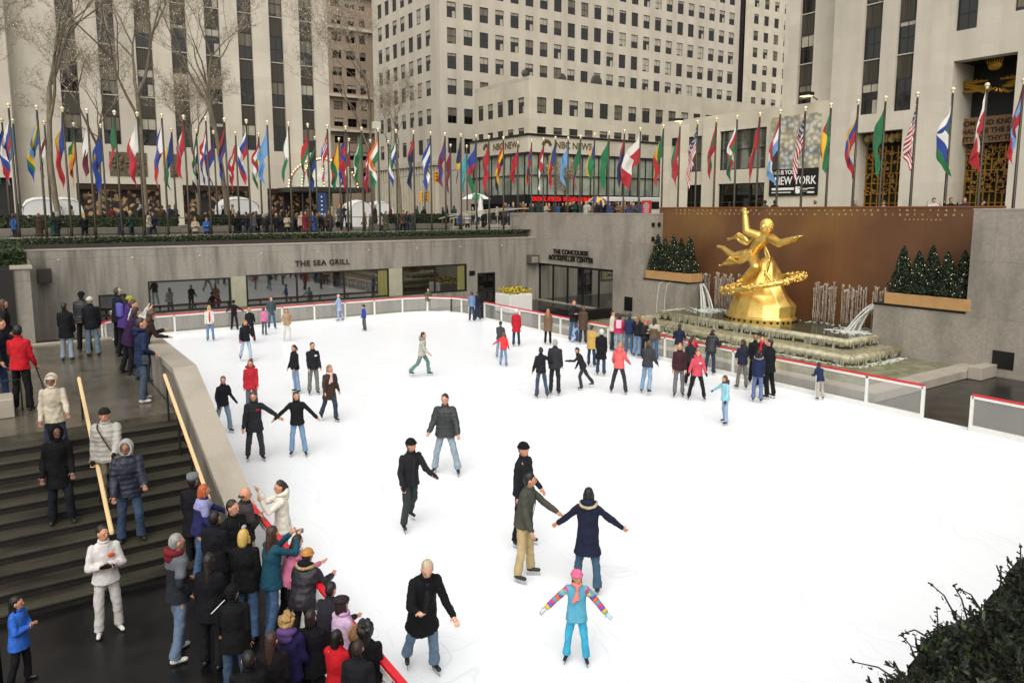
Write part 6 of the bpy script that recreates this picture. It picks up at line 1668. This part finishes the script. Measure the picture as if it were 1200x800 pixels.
# --- near and middle skaters
ice(481, 620, 513, 25, 'strideR', ('jacket', '202124'), ('cloth', '343a3a'), ('short', '2a2018'), 'man in black jacket and black knit cap striding alone at centre', ex=[('beanie', '141416'), ('gloves', '1a1a1c'), ('zip', '3a3a3e')])
a1 = ice(613, 678, 553, 72, 'reach', ('jacket', '47483f'), ('cloth', 'b09c72'), ('short', '17120e'), 'man in olive grey jacket and khaki trousers holding the hand of a hooded woman', ex=[('zip', '2a2a26')])
ice(612, 640, 518, 60, 'still', ('jacket', '1d1e21'), BK, ('short', '1a1613'), 'man in black knit cap mostly hidden behind the khaki trousered skater', ex=[('beanie', '141416')])
ice(688, 692, 572, 175, 'outB', ('coat', '1d2235', .34), ('denim', '3b5468'), ('long', '1a1512'), 'young woman in knee length navy coat with fur hood seen from behind', ex=[('hooddown', '1d2235', 'b9a888')], det=2)
ice(675, 776, 666, 0, 'outB', ('jacket', '5aa3bd', .16), ('cloth', '3fa6c8'), ('long', '2a1a12'), 'girl in turquoise suit with pink hat and rainbow striped sleeves', ex=[('hat', 'd66a8c'), ('scarf', 'e0857a'), ('sleeves',), ('gloves', 'b8d0dc')])
ice(496, 790, 660, 15, 'bowed', ('coat', '131316', .32), ('denim', '62788c'), ('short', 'b5a68c'), 'white haired man in black coat leaning forward on the near ice', skin='d0a088', ex=[('open', '26262a')], hgt=1.8)
ice(523, 556, 462, -10, 'wide', ('puffer', '2c2e30'), ('denim', '8a98a2'), ('short', '241a12'), 'man in dark puffed jacket and pale jeans skating toward the camera', ex=[('zip', '4a4a4a')])
ice(300, 541, 458, 5, 'outL', ('coat', '26272b', .2), ('cloth', '34363b'), ('long', '4b3424'), 'woman in long charcoal jacket clasping hands with the wide armed woman', ex=[('patch', '8a2a2a')])
ice(350, 535, 458, -5, 'outB', ('jacket', '19191c'), ('denim', '7590b0'), ('long', '3a2a1e'), 'woman in black jacket and light jeans with both arms held out')
ice(263, 508, 441, 25, 'glide', ('fleece', '1c1b22', .1), ('denim', '6f8498'), ('short', '5a4636'), 'young man in black pullover and faded jeans skating near the parapet', ex=[('gloves', '222224')])
ice(296, 486, 421, 5, 'still', ('jacket', 'b02a34', .16), ('denim', '5b6672'), ('long', '5a3826'), 'woman in red jacket with brown fur collar behind the charcoal jacketed woman', ex=[('hooddown', 'a02530', '6a4a36')])
ice(387, 494, 427, 20, 'stride', ('coat', '3d2f29', .26), ('denim', '2f3c4c'), ('long', '8a6040'), 'woman in brown coat and pale pink scarf skating', ex=[('scarf', 'c8a8a4')])
ice(347, 461, 404, -60, 'still', ('jacket', '1d1c20'), ('denim', '7c93ac'), ('pony', '221812'), 'woman with dark ponytail and light jeans beside the man in grey trousers')
ice(368, 463, 401, 10, 'still', ('jacket', '1f2024'), ('cloth', '6c6d66'), ('short', '1b1512'), 'man in black jacket and grey trousers beside the ponytailed woman', ex=[('patch', 'c8c8c8')])
ice(289, 424, 375, 10, 'glide', ('jacket', '1b1a1e'), ('denim', 'a3b4c6'), ('long', '7a5a40'), 'woman in black fur collared jacket with pink gloves and pale jeans', ex=[('gloves', 'b83a5a'), ('hooddown', '1b1a1e', 'a89070')])
ice(247, 400, 358, 0, 'still', ('jacket', 'c9c5be', .12), ('denim', '6480a0'), ('long', 'b08a58'), 'blond woman in white jacket over bright red top near the parapet', ex=[('open', 'b81e28')])
ice(275, 383, 347, 160, 'outB', ('fleece', '15151a', .05), ('cloth', '1d1b22'), ('short', '1a1512'), 'slim skater all in black with black hat near the far barrier', ex=[('beanie', '141416')])
ice(294, 402, 361, 180, 'glide', ('jacket', '1a1a1e'), BK, ('bun', 'a58458'), 'blond skater in black bending away behind the pink gloved woman')
ice(310, 393, 360, 150, 'still', ('jacket', 'c46a92'), GY, ('short', '4a3428'), 'child in pink jacket and grey trousers beside the bald man')
ice(319, 386, 348, 10, 'pockets', ('jacket', '37484e'), JB, ('bald', '8a7a6c'), 'bald man in dark teal jacket and jeans near the far barrier')
ice(337, 400, 361, 5, 'pockets', ('jacket', '9a8468'), ('cloth', 'c8c4be'), ('long', '7c5c3e'), 'woman in tan jacket and white trousers with brown bag', ex=[('whiteskates',)])
ice(398, 373, 341, -110, 'outL', ('coat', '93a5c4', .3), ('cloth', '8fa0bd'), ('short', 'b8a890'), 'skater in pale blue coat and trousers by the far barrier')
ice(427, 388, 357, -60, 'still', ('jacket', '2b3f98'), GY, ('short', '1d1d28'), 'small child in blue vest alone on the far ice', ex=[('beanie', '20202a')])
ice(502, 367, 337, 0, 'pockets', ('jacket', '4a5240'), ('cloth', '5c4a34'), ('short', '3a2c22'), 'man in green jacket and brown trousers against the far barrier', skin='c9987c')
ice(553, 377, 342, 170, 'still', ('jacket', '5f789a'), JD, ('short', '241c18'), 'person in light denim jacket at the far corner of the barrier')
ice(560, 376, 341, 190, 'still', ('jacket', '1e2129'), JD, ('short', '181412'), 'person in dark jacket close beside the light denim jacket')
ice(496, 441, 387, 75, 'stride', ('fleece', 'a8a69c', .1), ('denim', '5e7a72'), ('short', '2e2620'), 'skater in grey pullover and green jeans leaning back on one leg', tilt=-9, ex=[('hooddown', '8a887e')])
ice(605, 406, 362, 180, 'still', ('coat', 'a81e2e', .3), JD, ('short', 'c9c4ba'), 'woman in bright red coat and white hat seen from behind', ex=[('hat', 'd8d5ce')])
ice(586, 420, 377, 160, 'glide', ('jacket', '3a3d3e'), ('denim', '7c90a8'), ('short', '2a221c'), 'boy in dark grey jacket behind the child in coral red')
ice(590, 429, 389, 170, 'outL', ('jacket', 'd2383c'), ('denim', '6782a0'), ('short', '6a4030'), 'child in coral red jacket stretching one arm toward the red coat')
ice(642, 404, 362, 175, 'still', ('coat', '6b5542', .32), BK, ('long', '9a6a48'), 'red haired woman in brown coat seen from behind near the barrier')
ice(672, 400, 351, 20, 'folded', ('jacket', '1d1e22'), JB, ('short', '6b5442'), 'tall man in black jacket and jeans leaning back on the barrier')
ice(683, 402, 357, 170, 'still', ('coat', '4a3a2e', .34), DK, ('short', '54463a'), 'person in dark brown long coat beside the tall man at the barrier')
ice(672, 400, 384, 90, 'crouch', ('jacket', '8fa8d4'), ('cloth', '9db4dc'), ('short', '8a6a4a'), 'tiny child in pale blue crouching at the feet of the tall man', hgt=.98, det=1)
ice(693, 430, 381, 170, 'still', ('coat', 'b39450', .22), JD, ('short', '33231a'), 'woman in mustard coat and dark jeans seen from behind')
ice(704, 440, 386, 175, 'still', ('coat', '17171b', .36), ('denim', '303c50'), ('short', 'cfcac0'), 'woman in long black coat and white hat seen from behind', ex=[('hat', 'cfcac0')])
ice(634, 466, 407, -160, 'outR', ('jacket', '1d1f22'), ('denim', '3a4658'), ('short', '201a16'), 'skater in black jacket stretching one arm left, beside the tall man in charcoal')
ice(650, 463, 398, 175, 'still', ('coat', '2c2d30', .14), ('cloth', '26272b'), ('short', '9a948a'), 'tall grey haired man all in charcoal seen from behind')
ice(683, 456, 410, -80, 'lunge', ('jacket', '232427'), ('cloth', '33363c'), ('short', '1d1814'), 'youngster in dark clothes lunging forward to the left', ex=[('gloves', '1a1a1a')])
ice(725, 461, 402, 170, 'wide', ('jacket', 'd2605e'), ('cloth', '2e3138'), ('bob', 'a8744c'), 'woman in coral pink jacket and dark trousers seen from behind', ex=[('hooddown', 'd2605e')])
ice(758, 461, 400, 160, 'glide', ('jacket', '36383b'), ('denim', '7893aa'), ('short', '5a4030'), 'person in charcoal jacket and light blue jeans pushing off')
ice(717, 405, 358, 100, 'still', ('jacket', 'c2bca8'), DK, ('short', '2a221c'), 'person in cream jacket leaning at the barrier left of the huddle')
ice(725, 412, 367, 175, 'still', ('jacket', 'c03058'), ('denim', '8494a4'), ('long', '2c1c16'), 'girl in bright pink jacket and pale jeans in the huddle', ex=[('backpack', 'd8a8b8')])
ice(737, 415, 366, 178, 'still', ('jacket', '222c48'), JB, ('short', '33261e'), 'person in navy jacket in the huddle beside the pink jacket')
ice(747, 418, 370, 150, 'glide', ('jacket', '1a1b1e'), ('denim', '6680a0'), ('long', '7a5236'), 'woman in black jacket bending in the middle of the huddle')
ice(756, 414, 369, 20, 'folded', ('jacket', '222226'), BK, ('short', '17130f'), 'person in black top with a white print at the back of the huddle', ex=[('hat', 'b8505a'), ('patch', 'd8d8d8')])
ice(766, 418, 368, 170, 'still', ('jacket', '5a4a3a'), JB, ('long', '3a281c'), 'woman in patterned brown and white jacket at the right of the huddle', ex=[('panel', 'a8a090')])
ice(795, 417, 367, 175, 'rail', ('fleece', '1c2033', .1), ('cloth', 'a89a80'), ('short', '2a2420'), 'broad man in navy sweater and khaki trousers leaning on the barrier')
ice(810, 414, 374, 170, 'rail', ('jacket', 'bc2734'), ('cloth', '3a3434'), ('short', '2c1e18'), 'person in red jacket leaning on the barrier beside the navy sweater')
ice(832, 431, 379, 160, 'rail', ('puffer', '1d1f23'), ('denim', '2d3646'), ('short', '17130f'), 'person in black puffed jacket propped on the barrier before the statue', ex=[('hooddown', '1d1f23', '6a5a48')])
ice(795, 465, 402, 5, 'still', ('jacket', '3a2226'), ('cloth', '6a6668'), ('short', '8a6a4a'), 'person in dark maroon jacket and grey trousers beside the coral jacket')
ice(808, 452, 397, 160, 'still', ('jacket', '24262a'), BK, ('short', '33241a'), 'dark jacketed person standing behind the maroon jacket')
ice(816, 469, 410, 5, 'wide', ('jacket', 'c04a58', .1), ('cloth', '1c1c20'), ('short', '8a5a3a'), 'woman in coral red hooded top and black trousers facing the camera', ex=[('patch', 'd8c8c8'), ('gloves', '1a1a1c'), ('hooddown', 'c04a58')])
ice(849, 497, 439, -60, 'outR', ('jacket', '8fc0cc', .12), ('denim', '8a9fb8'), ('short', '4a3022'), 'girl in pale aqua jacket reaching one gloved arm to the left', ex=[('gloves', '20252c'), ('hooddown', '4a3a34')])
ice(869, 456, 398, -150, 'folded', ('jacket', '232636'), ('cloth', '6e6a64'), ('long', '2c1e18'), 'long haired woman in navy jacket and grey trousers left of the small group')
ice(883, 450, 392, 180, 'still', ('jacket', '1b1b1e'), BK, ('short', '8a6a50'), 'man in black jacket at the back of the small group by the barrier')
ice(891, 455, 393, -20, 'still', ('jacket', '2a2024'), BK, ('short', '3a261c'), 'person with red scarf between the two tall figures in the small group', ex=[('scarf', 'b02030')])
ice(887, 471, 410, 175, 'still', ('jacket', '1f2947', .12), ('denim', '5a6a8c'), ('short', '2a1c16'), 'child in navy jacket with fur hood seen from behind', ex=[('hooddown', '1f2947', '8f8068')])
ice(900, 467, 391, -120, 'still', ('coat', '16171a', .2), BK, ('short', '221812'), 'tall person in black coat at the right of the small group')
ice(961, 457, 413, -150, 'rail', ('jacket', '222c4a', .12), ('cloth', 'a8a094'), ('short', '2c1e18'), 'child in navy jacket and beige trousers alone at the barrier, right of the group')
k1 = spot(321, 565, 1.68, .0, -85, 'photo', ('jacket', 'd2cdbf', .16), JL, ('pony', '241a14'), 'woman in cream white jacket standing on the ice against the near barrier', ex=[('hooddown', 'd2cdbf')], group='people on the ice rink')

# --- stairs and terrace
foot(129, 741, 614, 0, 5, 'folded', ('jacket', 'c6c1bd', .1), ('cloth', 'bdb8b4'), ('short', '2a1e16'), 'man in white tracksuit with black gloves walking off the last step', ex=[('gloves', '121214'), ('patch', 'c8502a'), ('whiteshoes',)])
foot(213, 768, 625, 0, 110, 'pockets', ('jacket', '24262a', .12), ('denim', '5c6c80'), ('short', '8f8b86'), 'grey haired man in black and grey jacket with dark red collar', ex=[('hooddown', '6a1c24'), ('panel', '5a5d62'), ('whiteshoes',)])
def onstair(px, yf, yh, *a, **k):
    z = ZT
    for _ in range(12):
        p = onz(px, yf, z); z = .5*z+.5*step_z(p.y)
    z = step_z(onz(px, yf, z).y); return foot(px, yf, yh, z, *a, **k)
onstair(155, 634, 515, 5, 'descend', ('puffer', '1a1e2e'), ('denim', '3a4a60'), ('short', '1a1410'), 'person in navy puffer jacket and pale grey hood coming down the stairs', ex=[('hoodup', '9a9896')], skin='8a5f48')
b1_ = onstair(131, 592, 477, -15, 'descend', ('puffer', 'a19d94'), ('cloth', 'a8a08c'), ('short', '241a14'), 'person in silver grey puffer jacket and dark knit cap by the middle handrail', ex=[('beanie', '231d1a'), ('strap', '3a2a1c'), ('gloves', '1a1816')])
onstair(68, 540, 437, 0, 'descend', ('jacket', 'b6ab98', .14), ('denim', '29323f'), ('short', '2a1c16'), 'woman in cream hooded jacket and striped knit hat at the top stair', ex=[('hoodup', 'b6ab98', 'cloth', 'a89a84'), ('hat', 'b8b0a8')], skin='8a5f48')
onstair(74, 612, 497, 0, 'descend', ('coat', '0e0e10', .28), ('cloth', '17191f'), ('short', '0e0c0a'), 'hooded person all in black coming down the left side of the stairs', ex=[('hoodup', '0e0e10')], skin='6a4a3a')
r1_ = foot(28, 481, 381, ZT, 160, 'descend', ('fleece', 'b01d26', .1), ('cloth', '121214'), ('short', '120f0e'), 'man in bright red fleece and black trousers seen from behind')
foot(2, 470, 372, ZT, 60, 'reach', ('jacket', '1b1d26'), ('denim', '2a3a5a'), ('short', '2a1e18'), 'man in dark jacket partly cut off at the left edge beside the red fleece')
foot(9, 432, 345, ZT, 90, 'pockets', ('coat', '191718', .2), BK, ('long', '4a3226'), 'woman in black with brown hair beyond the man in the red fleece', det=1)
foot(-4, 425, 335, ZT, 90, 'still', ('coat', '100f10', .3), BK, ('short', '120e0c'), 'dark figure cut off by the left edge at the far end of the terrace', det=1)
foot(80, 422, 355, ZT, 165, 'still', ('coat', '151417', .26), ('denim', '7c8694'), ('short', '1b1512'), 'person in black coat and grey jeans standing alone near the side wall', det=1)
foot(100, 412, 342, ZT, 170, 'still', ('puffer', '14161a'), BK, ('short', '141012'), 'person in black padded jacket and black hat on the terrace', det=1, ex=[('beanie', '111113')])
foot(110, 417, 348, ZT, 178, 'still', ('jacket', '17181c', .14), ('denim', '60707e'), ('short', '8a8478'), 'person in black jacket with white knit hat and blue jeans on the terrace', det=1, ex=[('hat', 'b5afa2')])
foot(141, 408, 336, ZT, 120, 'still', ('coat', '1a1c26', .2), BK, ('short', '3a2c22'), 'man with cream cap leaning at the far end of the parapet', det=1, ex=[('cap', 'b8b09a')])
foot(147, 418, 346, ZT, 110, 'rail', ('jacket', '3f2c66', .14), BK, ('short', '3a2c22'), 'person in purple jacket and lime knit hat at the parapet', det=1, ex=[('hat', '8d9434'), ('backpack', '5a52a0')])
foot(153, 438, 359, ZT, 100, 'rail', ('coat', '2e1a38', .22), BK, ('long', '1f1612'), 'woman in dark plum coat with long dark hair at the parapet', det=1)
foot(160, 430, 352, ZT, 95, 'photo', ('jacket', 'bcb8b4'), JD, ('short', '3a261c'), 'person with white sleeves raising a camera at the parapet', det=1)
foot(171, 446, 362, ZT, 100, 'rail', ('jacket', '2b201c'), JD, ('curly', '4a3426'), 'brown haired woman in dark jacket bending over the parapet', det=1)
n1_ = foot(170, 470, 369, ZT, 105, 'pockets', ('jacket', '1f2a44', .16), ('denim', '3c4856'), ('short', '3a2a20'), 'man in navy jacket and jeans with a camera bag leaning on the parapet', ex=[('whiteshoes',), ('hooddown', '1f2a44')])
# --- near crowd on the black floor by the barrier
spot(225, 557, 1.74, 0, 165, 'still', ('coat', '17141a', .3), BK, ('short', '1d1512'), 'person in dark coat with grey cylindrical fur hat at the parapet foot', ex=[('bucket', '6d7278')])
c2_ = spot(231, 569, 1.64, 0, 95, 'reach', ('jacket', '252852', .14), JB, ('bob', 'a8502c'), 'red haired woman in navy and lavender jacket reaching over the parapet', ex=[('panel', '8a8ab4')])
spot(285, 572, 1.76, 0, 105, 'folded', ('jacket', '2a2826'), BK, ('bald', '33281f'), 'balding man in black and grey jacket right against the barrier', ex=[('panel', '3c3a38')])
spot(271, 586, 1.82, 0, 40, 'pockets', ('jacket', '131315'), BK, ('short', '2a1d16'), 'dark haired man in black jacket facing the camera in the crowd', ex=[('patch', 'b8b8b8'), ('zip', '333333')])
spot(285, 622, 1.68, 0, 165, 'still', ('jacket', '121214', .16), JB, ('bob', 'c2a056'), 'blond woman in black jacket seen from behind in the crowd', ex=[('patch', 'a8a8a8')])
c6_ = spot(315, 618, 1.70, 0, 120, 'raise_', ('jacket', '1d4656', .16), JB, ('long', '3d261a'), 'brown haired woman in teal jacket holding a camera up over the barrier')
spot(352, 650, 1.60, 0, 150, 'rail', ('puffer', '17131c'), BK, ('short', '2a1e16'), 'person in black jacket with fur hood and tan knit cap at the barrier', ex=[('beanie', 'b07c44'), ('hooddown', '17131c', 'a58a60')])
c25 = spot(272, 687, 1.58, 0, 175, 'still', ('jacket', '121215', .18), ('denim', '3a4c62'), ('short', '0f0d0c'), 'person in black with black knit cap and a thin white stick', ex=[('beanie', '0f0f10')])
spot(336, 720, 1.55, 0, 160, 'still', ('jacket', '221c46', .14), BK, ('curly', '9a7a48'), 'curly blond woman in dark purple jacket at the bottom of the crowd', ex=[('hooddown', '5a4478')])
spot(318, 742, 1.50, 0, 170, 'still', ('coat', '161216', .26), BK, ('long', '3a2620'), 'brown haired woman in black low in the crowd beside the curly blond')
spot(290, 765, 1.55, 0, 170, 'still', ('coat', '0f0f12', .26), BK, ('short', '141010'), 'dark clad person at the very bottom edge of the crowd')
spot(401, 700, 1.52, 0, 120, 'still', ('jacket', 'c2a6c2', .14), ('cloth', '8a8890'), ('bob', '2a1c1a'), 'woman in dark beret and lilac jacket at the barrier', ex=[('beret', '2c2228'), ('scarf', 'c49ac0')])
spot(394, 740, 1.42, 0, 150, 'still', ('jacket', 'b01a22', .14), BK, ('bob', '120e0e'), 'black haired child in red jacket at the barrier')
spot(437, 726, 1.56, 0, 170, 'still', ('jacket', '121213', .16), BK, ('curly', '120f0e'), 'black haired woman in black jacket nearest the camera at bottom centre')
spot(458, 724, 1.36, 0, -150, 'folded', ('jacket', 'a81a20', .12), BK, ('short', '4a3022'), 'small child in red jacket with a brown fur hood up', ex=[('hoodup', '7a5a38', 'fur', '9a7a50')])
spot(17, 700, 1.25, 0, 60, 'folded', ('coat', '2f5fb4', .2), BK, ('long', '17100e'), 'small child in bright blue jacket at the lower left edge')

spot(343, 628, 1.5, 0, 110, 'rail', ('jacket', 'b86a86'), BK, ('long', '2a1a14'), 'girl in pink jacket between the teal jacket and the tan knit cap', ex=[('scarf', 'd0ccd0')])
spot(377, 690, 1.5, 0, 140, 'rail', ('jacket', '26242c'), BK, ('short', '1a1412'), 'dark jacketed youngster between the fur hood and the beret')
spot(364, 716, 1.46, 0, 170, 'still', ('coat', '131217', .2), BK, ('bob', '1d1512'), 'dark haired person in black between the curly blond and the red jacket')
spot(418, 752, 1.5, 0, 160, 'still', ('jacket', '1b1b1f', .2), BK, ('short', '2a1e18'), 'person in dark jacket between the two children in red')
spot(250, 600, 1.7, 0, 150, 'still', ('coat', '16151a', .2), BK, ('short', '1b1512'), 'person in black behind the red haired woman at the parapet')
spot(243, 650, 1.66, 0, 150, 'still', ('coat', '121116', .2), BK, ('long', '1b1512'), 'dark clad long haired person behind the blond woman in the crowd')
# things held or carried: tops of their own
def at_hand(nm, label, cat, p, bmf, m):
    t = link(nm, bmf, m, None, p, smooth=False); tag(t, label, cat); return t
bm = B(); ell(bm, (0, 0, -.18), (.17, .09, .15)); tube(bm, [(-.1, 0, -.08), (0, 0, .12), (.1, 0, -.08)], .012, 6); at_hand('shoulder_bag', 'tan leather shoulder bag worn by the silver jacketed person', 'bag', b1_['pel']+b1_['x']*.26+Vector((0, 0, .05)), bm, mat('tan_leather', '#9a6428', .4, nscale=6, namt=.2))
w_ = r1_['wrL'] if r1_['wrL'].x > r1_['wrR'].x else r1_['wrR']
bm = B(); tube(bm, [(0, 0, .05), (.0, 0, -.05), (.22, .0, -(w_.z-ZT)+.02)], .014, 6); at_hand('walking_stick', 'thin black walking stick held by the man in the red fleece', 'stick', w_, bm, M_BLACK)
bm = B(); box(bm, -.07, .07, -.05, .05, -.11, .11, 0, .02); box(bm, -.075, .075, -.055, .055, -.02, .005); at_hand('camera_bag', 'small black and grey camera bag hanging at the hip of the navy jacketed man', 'bag', n1_['pel']-n1_['f']*.0+(n1_['x'] if n1_['x'].dot(FW) < 0 else -n1_['x'])*.24+Vector((0, 0, -.05)), bm, mat('bag_grey', '#3a3c40', .6, nscale=20, namt=.6))
m_ = (c6_['wrL']+c6_['wrR'])/2+c6_['f']*.10
bm = B(); box(bm, -.06, .06, -.02, .02, -.035, .035, 0, .008); tube(bm, [(0, .02, 0), (0, .045, 0)], .02, 10); at_hand('pocket_camera', 'small silver pocket camera held up by the woman in teal', 'camera', m_+Vector((0, 0, .05)), bm, mat('silver', '#8f9296', .3, metal=.6))
h_ = c25['head']; bm = B(); d_ = c25['f']; tube(bm, [(0, 0, 0), (-.18, -.03, -.12)], .006, 5); at_hand('white_stick', 'thin white stick at the mouth of the person in the black knit cap', 'stick', h_+Vector((-.1, 0, -.07)), bm, M_WHITE)
p = onz(177, 377, 2.86); bm = B(); ell(bm, (0, 0, .1), (.17, .12, .12)); tube(bm, [(-.1, 0, .15), (0, 0, .3), (.1, 0, .15)], .012, 6); at_hand('handbag', 'orange brown handbag resting on the parapet coping', 'bag', Vector((3.25, p.y, 2.87)), bm, MC['tan_leather'])

# --- distant crowd: a few posed figures, copied with their own coats
CT = {}
def template(pose, kind, hairst):
    key = (pose, kind, hairst)
    if key in CT: return CT[key]
    n0 = set(o.name for o in bpy.data.objects)
    person(0, -500, 0, 1.72, 0, pose, (kind, '222226'), ('cloth', '1d1f24'), (hairst, '2a1e18'), 'template', False, 0)
    root = [o for o in bpy.data.objects if o.name not in n0 and o.parent is None and o.type == 'EMPTY'][0]
    dg = bpy.context.evaluated_depsgraph_get(); parts = []
    for c in root.children:
        me = bpy.data.meshes.new_from_object(c.evaluated_get(dg)); me.name = c.name.split('.')[0]; parts.append((c.name.split('.')[0], me))
    for c in list(root.children_recursive)+[root]: bpy.data.objects.remove(c)
    CT[key] = parts; return parts
COATN = {'17171a': 'black', '1b1b20': 'jet black', '23283c': 'navy', '2b2a2e': 'charcoal', '3a2c24': 'dark brown', '4a3a2e': 'brown', '6a2530': 'dark red', 'a89a84': 'beige', 'a8a49e': 'pale', '4a4d50': 'grey', '2f4a7c': 'blue', '4b4a3a': 'olive', '7a5a3a': 'tan', '243c32': 'green'}
def crowd(px, Y, z, h, face, coat, pose, kind, hairst, hairc, label, group, X=None, hat=None):
    q = onX(px, 230, X) if X is not None else onY(px, 250, Y)
    root = thing('person', label, 'person', (q.x, q.y, z), 0, group)
    c = Vector((-q.x, -q.y, 0)).normalized(); r = Vector((-c.y, c.x, 0)); r = r if r.dot(RT) > 0 else -r
    fd = c*math.cos(R(face))+r*math.sin(R(face)); root.rotation_euler = (0, 0, math.atan2(fd.y, fd.x)+math.pi/2); root.scale = (h/1.72,)*3
    for nm, me in template(pose, kind, hairst):
        o = bpy.data.objects.new(nm, me); COL.objects.link(o); o.parent = root
        mm = None
        if nm in ('jacket', 'coat', 'puffer_jacket', 'fleece'): mm = hexm('cloth', coat)
        elif nm == 'hair': mm = hexm('hair', hairc)
        elif nm == 'body': mm = hexm('skin', random.choice(['c08a6c', 'b98468', '8a5f48', 'c9987c']))
        elif nm == 'trousers': mm = hexm('cloth', random.choice(['1d1f24', '2a3648', '3a3d44', '17171a']))
        if mm:
            o.material_slots[0].link = 'OBJECT'; o.material_slots[0].material = mm
    return root
rr = random.Random(44); used = set()
poses = ['still', 'pockets', 'folded', 'rail', 'photo']; kinds = ['jacket', 'coat']; hs_ = ['short', 'bob', 'long']
hcs = {'2a1e18': 'dark', '6a4a32': 'brown', 'b08a58': 'blond', '8a8680': 'grey', '17120f': 'black'}
def rnd_label(where):
    for _ in range(400):
        c = rr.choice(list(COATN)); hc = rr.choice(list(hcs)); w_ = '%s haired person in %s coat %s' % (hcs[hc], COATN[c], where)
        if (c, hc, where) not in used: used.add((c, hc, where)); return c, hc, w_
# seated / standing behind the plaza railing
for px, Y, face, coat, hc, lab in (
  (228, 45.9, 10, 'a89a84', 'b08a58', 'person in beige coat behind the railing, left of the vivid blue jacket'),
  (241.5, 45.8, 10, '2f5a9c', '6a4a32', 'person in vivid blue jacket behind the railing')):
    crowd(px, Y, ZG-.62, 1.6, face, coat, 'folded', 'jacket', 'short', hc, lab, 'people on the plaza behind the railing')
sect = [((128, 210), 'between the second tree and the beige coat', 10), ((262, 300), 'on the plaza in front of the white tent', 9), ((300, 345), 'near the blue banner of the dome', 8), ((345, 412), 'in front of the domed canopy', 14), ((425, 500), 'near the foot of the pale dense tree', 12), ((515, 600), 'beside the plaza stairs', 12), ((8, 110), 'behind the railing at far left', 7)]
for (x0, x1), where, n in sect:
    for i in range(n):
        c, hc, lab = rnd_label(where); px = x0+(x1-x0)*(i+rr.random()*.7)/n
        Y = rr.uniform(46.0, 47.3) if rr.random() < .6 else rr.uniform(52, 58)
        z = ZG-.45*(Y < 48)
        crowd(px, Y, z, rr.uniform(1.58, 1.8), rr.uniform(-180, 180), c, rr.choice(poses[:3]), rr.choice(kinds), rr.choice(hs_), hc, lab, 'people on the plaza behind the railing')
# on top of the concourse wall
for i in range(44):
    c, hc, lab = rnd_label('on the promenade above the concourse wall, %s' % ('left half' if i < 22 else 'right half'))
    px = 588+170*(i+rr.random()*.8)/44
    crowd(px, 0, ZE, rr.uniform(1.6, 1.85), rr.uniform(-180, 180), c, rr.choice(poses[:3]), rr.choice(kinds), rr.choice(hs_), hc, lab, 'people on the promenade above the walls', X=rr.uniform(33.9, 38))
for px, X, face, coat, pose, hc, lab in (
  (897, 33.8, -150, '2c4a3c', 'folded', '17120f', 'person in dark green coat above the bronze wall, below the big poster'),
  (908, 33.9, 160, '17171a', 'still', '17120f', 'black coated person with backpack beside the dark green coat above the bronze wall'),
  (960, 33.7, -120, 'a89a84', 'rail', '6a4a32', 'brown haired person in beige just showing above the bronze wall'),
  (1003, 33.9, 0, '5a5d60', 'rail', '8a8680', 'grey haired person bending above the bronze wall, right of the beige one'),
  (1036, 34.2, 0, 'b8b4ae', 'rail', '6a4a32', 'person in white stooping before the small portal'),
  (1095, 33.7, 0, 'b8b4ae', 'photo', '2a1e18', 'person in white jacket taking a photograph above the bronze wall, left of the portal'),
  (1115, 33.8, 0, '17171a', 'photo', '2a1e18', 'dark haired person in black holding a camera, right of the white jacket'),
  (1131, 33.7, 0, '23283c', 'folded', '6a4a32', 'person in dark jacket facing the rink above the bronze wall, before the big portal'),
  (1146, 34.6, 90, '17171a', 'rail', '17120f', 'person in black bending sideways before the big portal'),
  (855, 34.5, 180, '17171a', 'still', '17120f', 'dark coated person in front of the low wing windows')):
    crowd(px, 0, ZE, 1.6 if X > 34 else 1.66, face, coat, pose, 'jacket', 'short', hc, lab, 'people on the promenade above the walls', X=X)
for o in bpy.data.objects:
    if o.parent is None and o.type in ('MESH', 'EMPTY') and 'kind' not in o and 'category' not in o: print('UNTAGGED', o.name)
from collections import Counter
cn_ = Counter(o.get('label') for o in bpy.data.objects if o.parent is None and o.get('label'))
for k, v in cn_.items():
    if v > 1: print('DUP', v, k)
    if not 4 <= len(k.split()) <= 16 and 'structure' not in k and len(k.split()) > 3: print('LEN', len(k.split()), k)
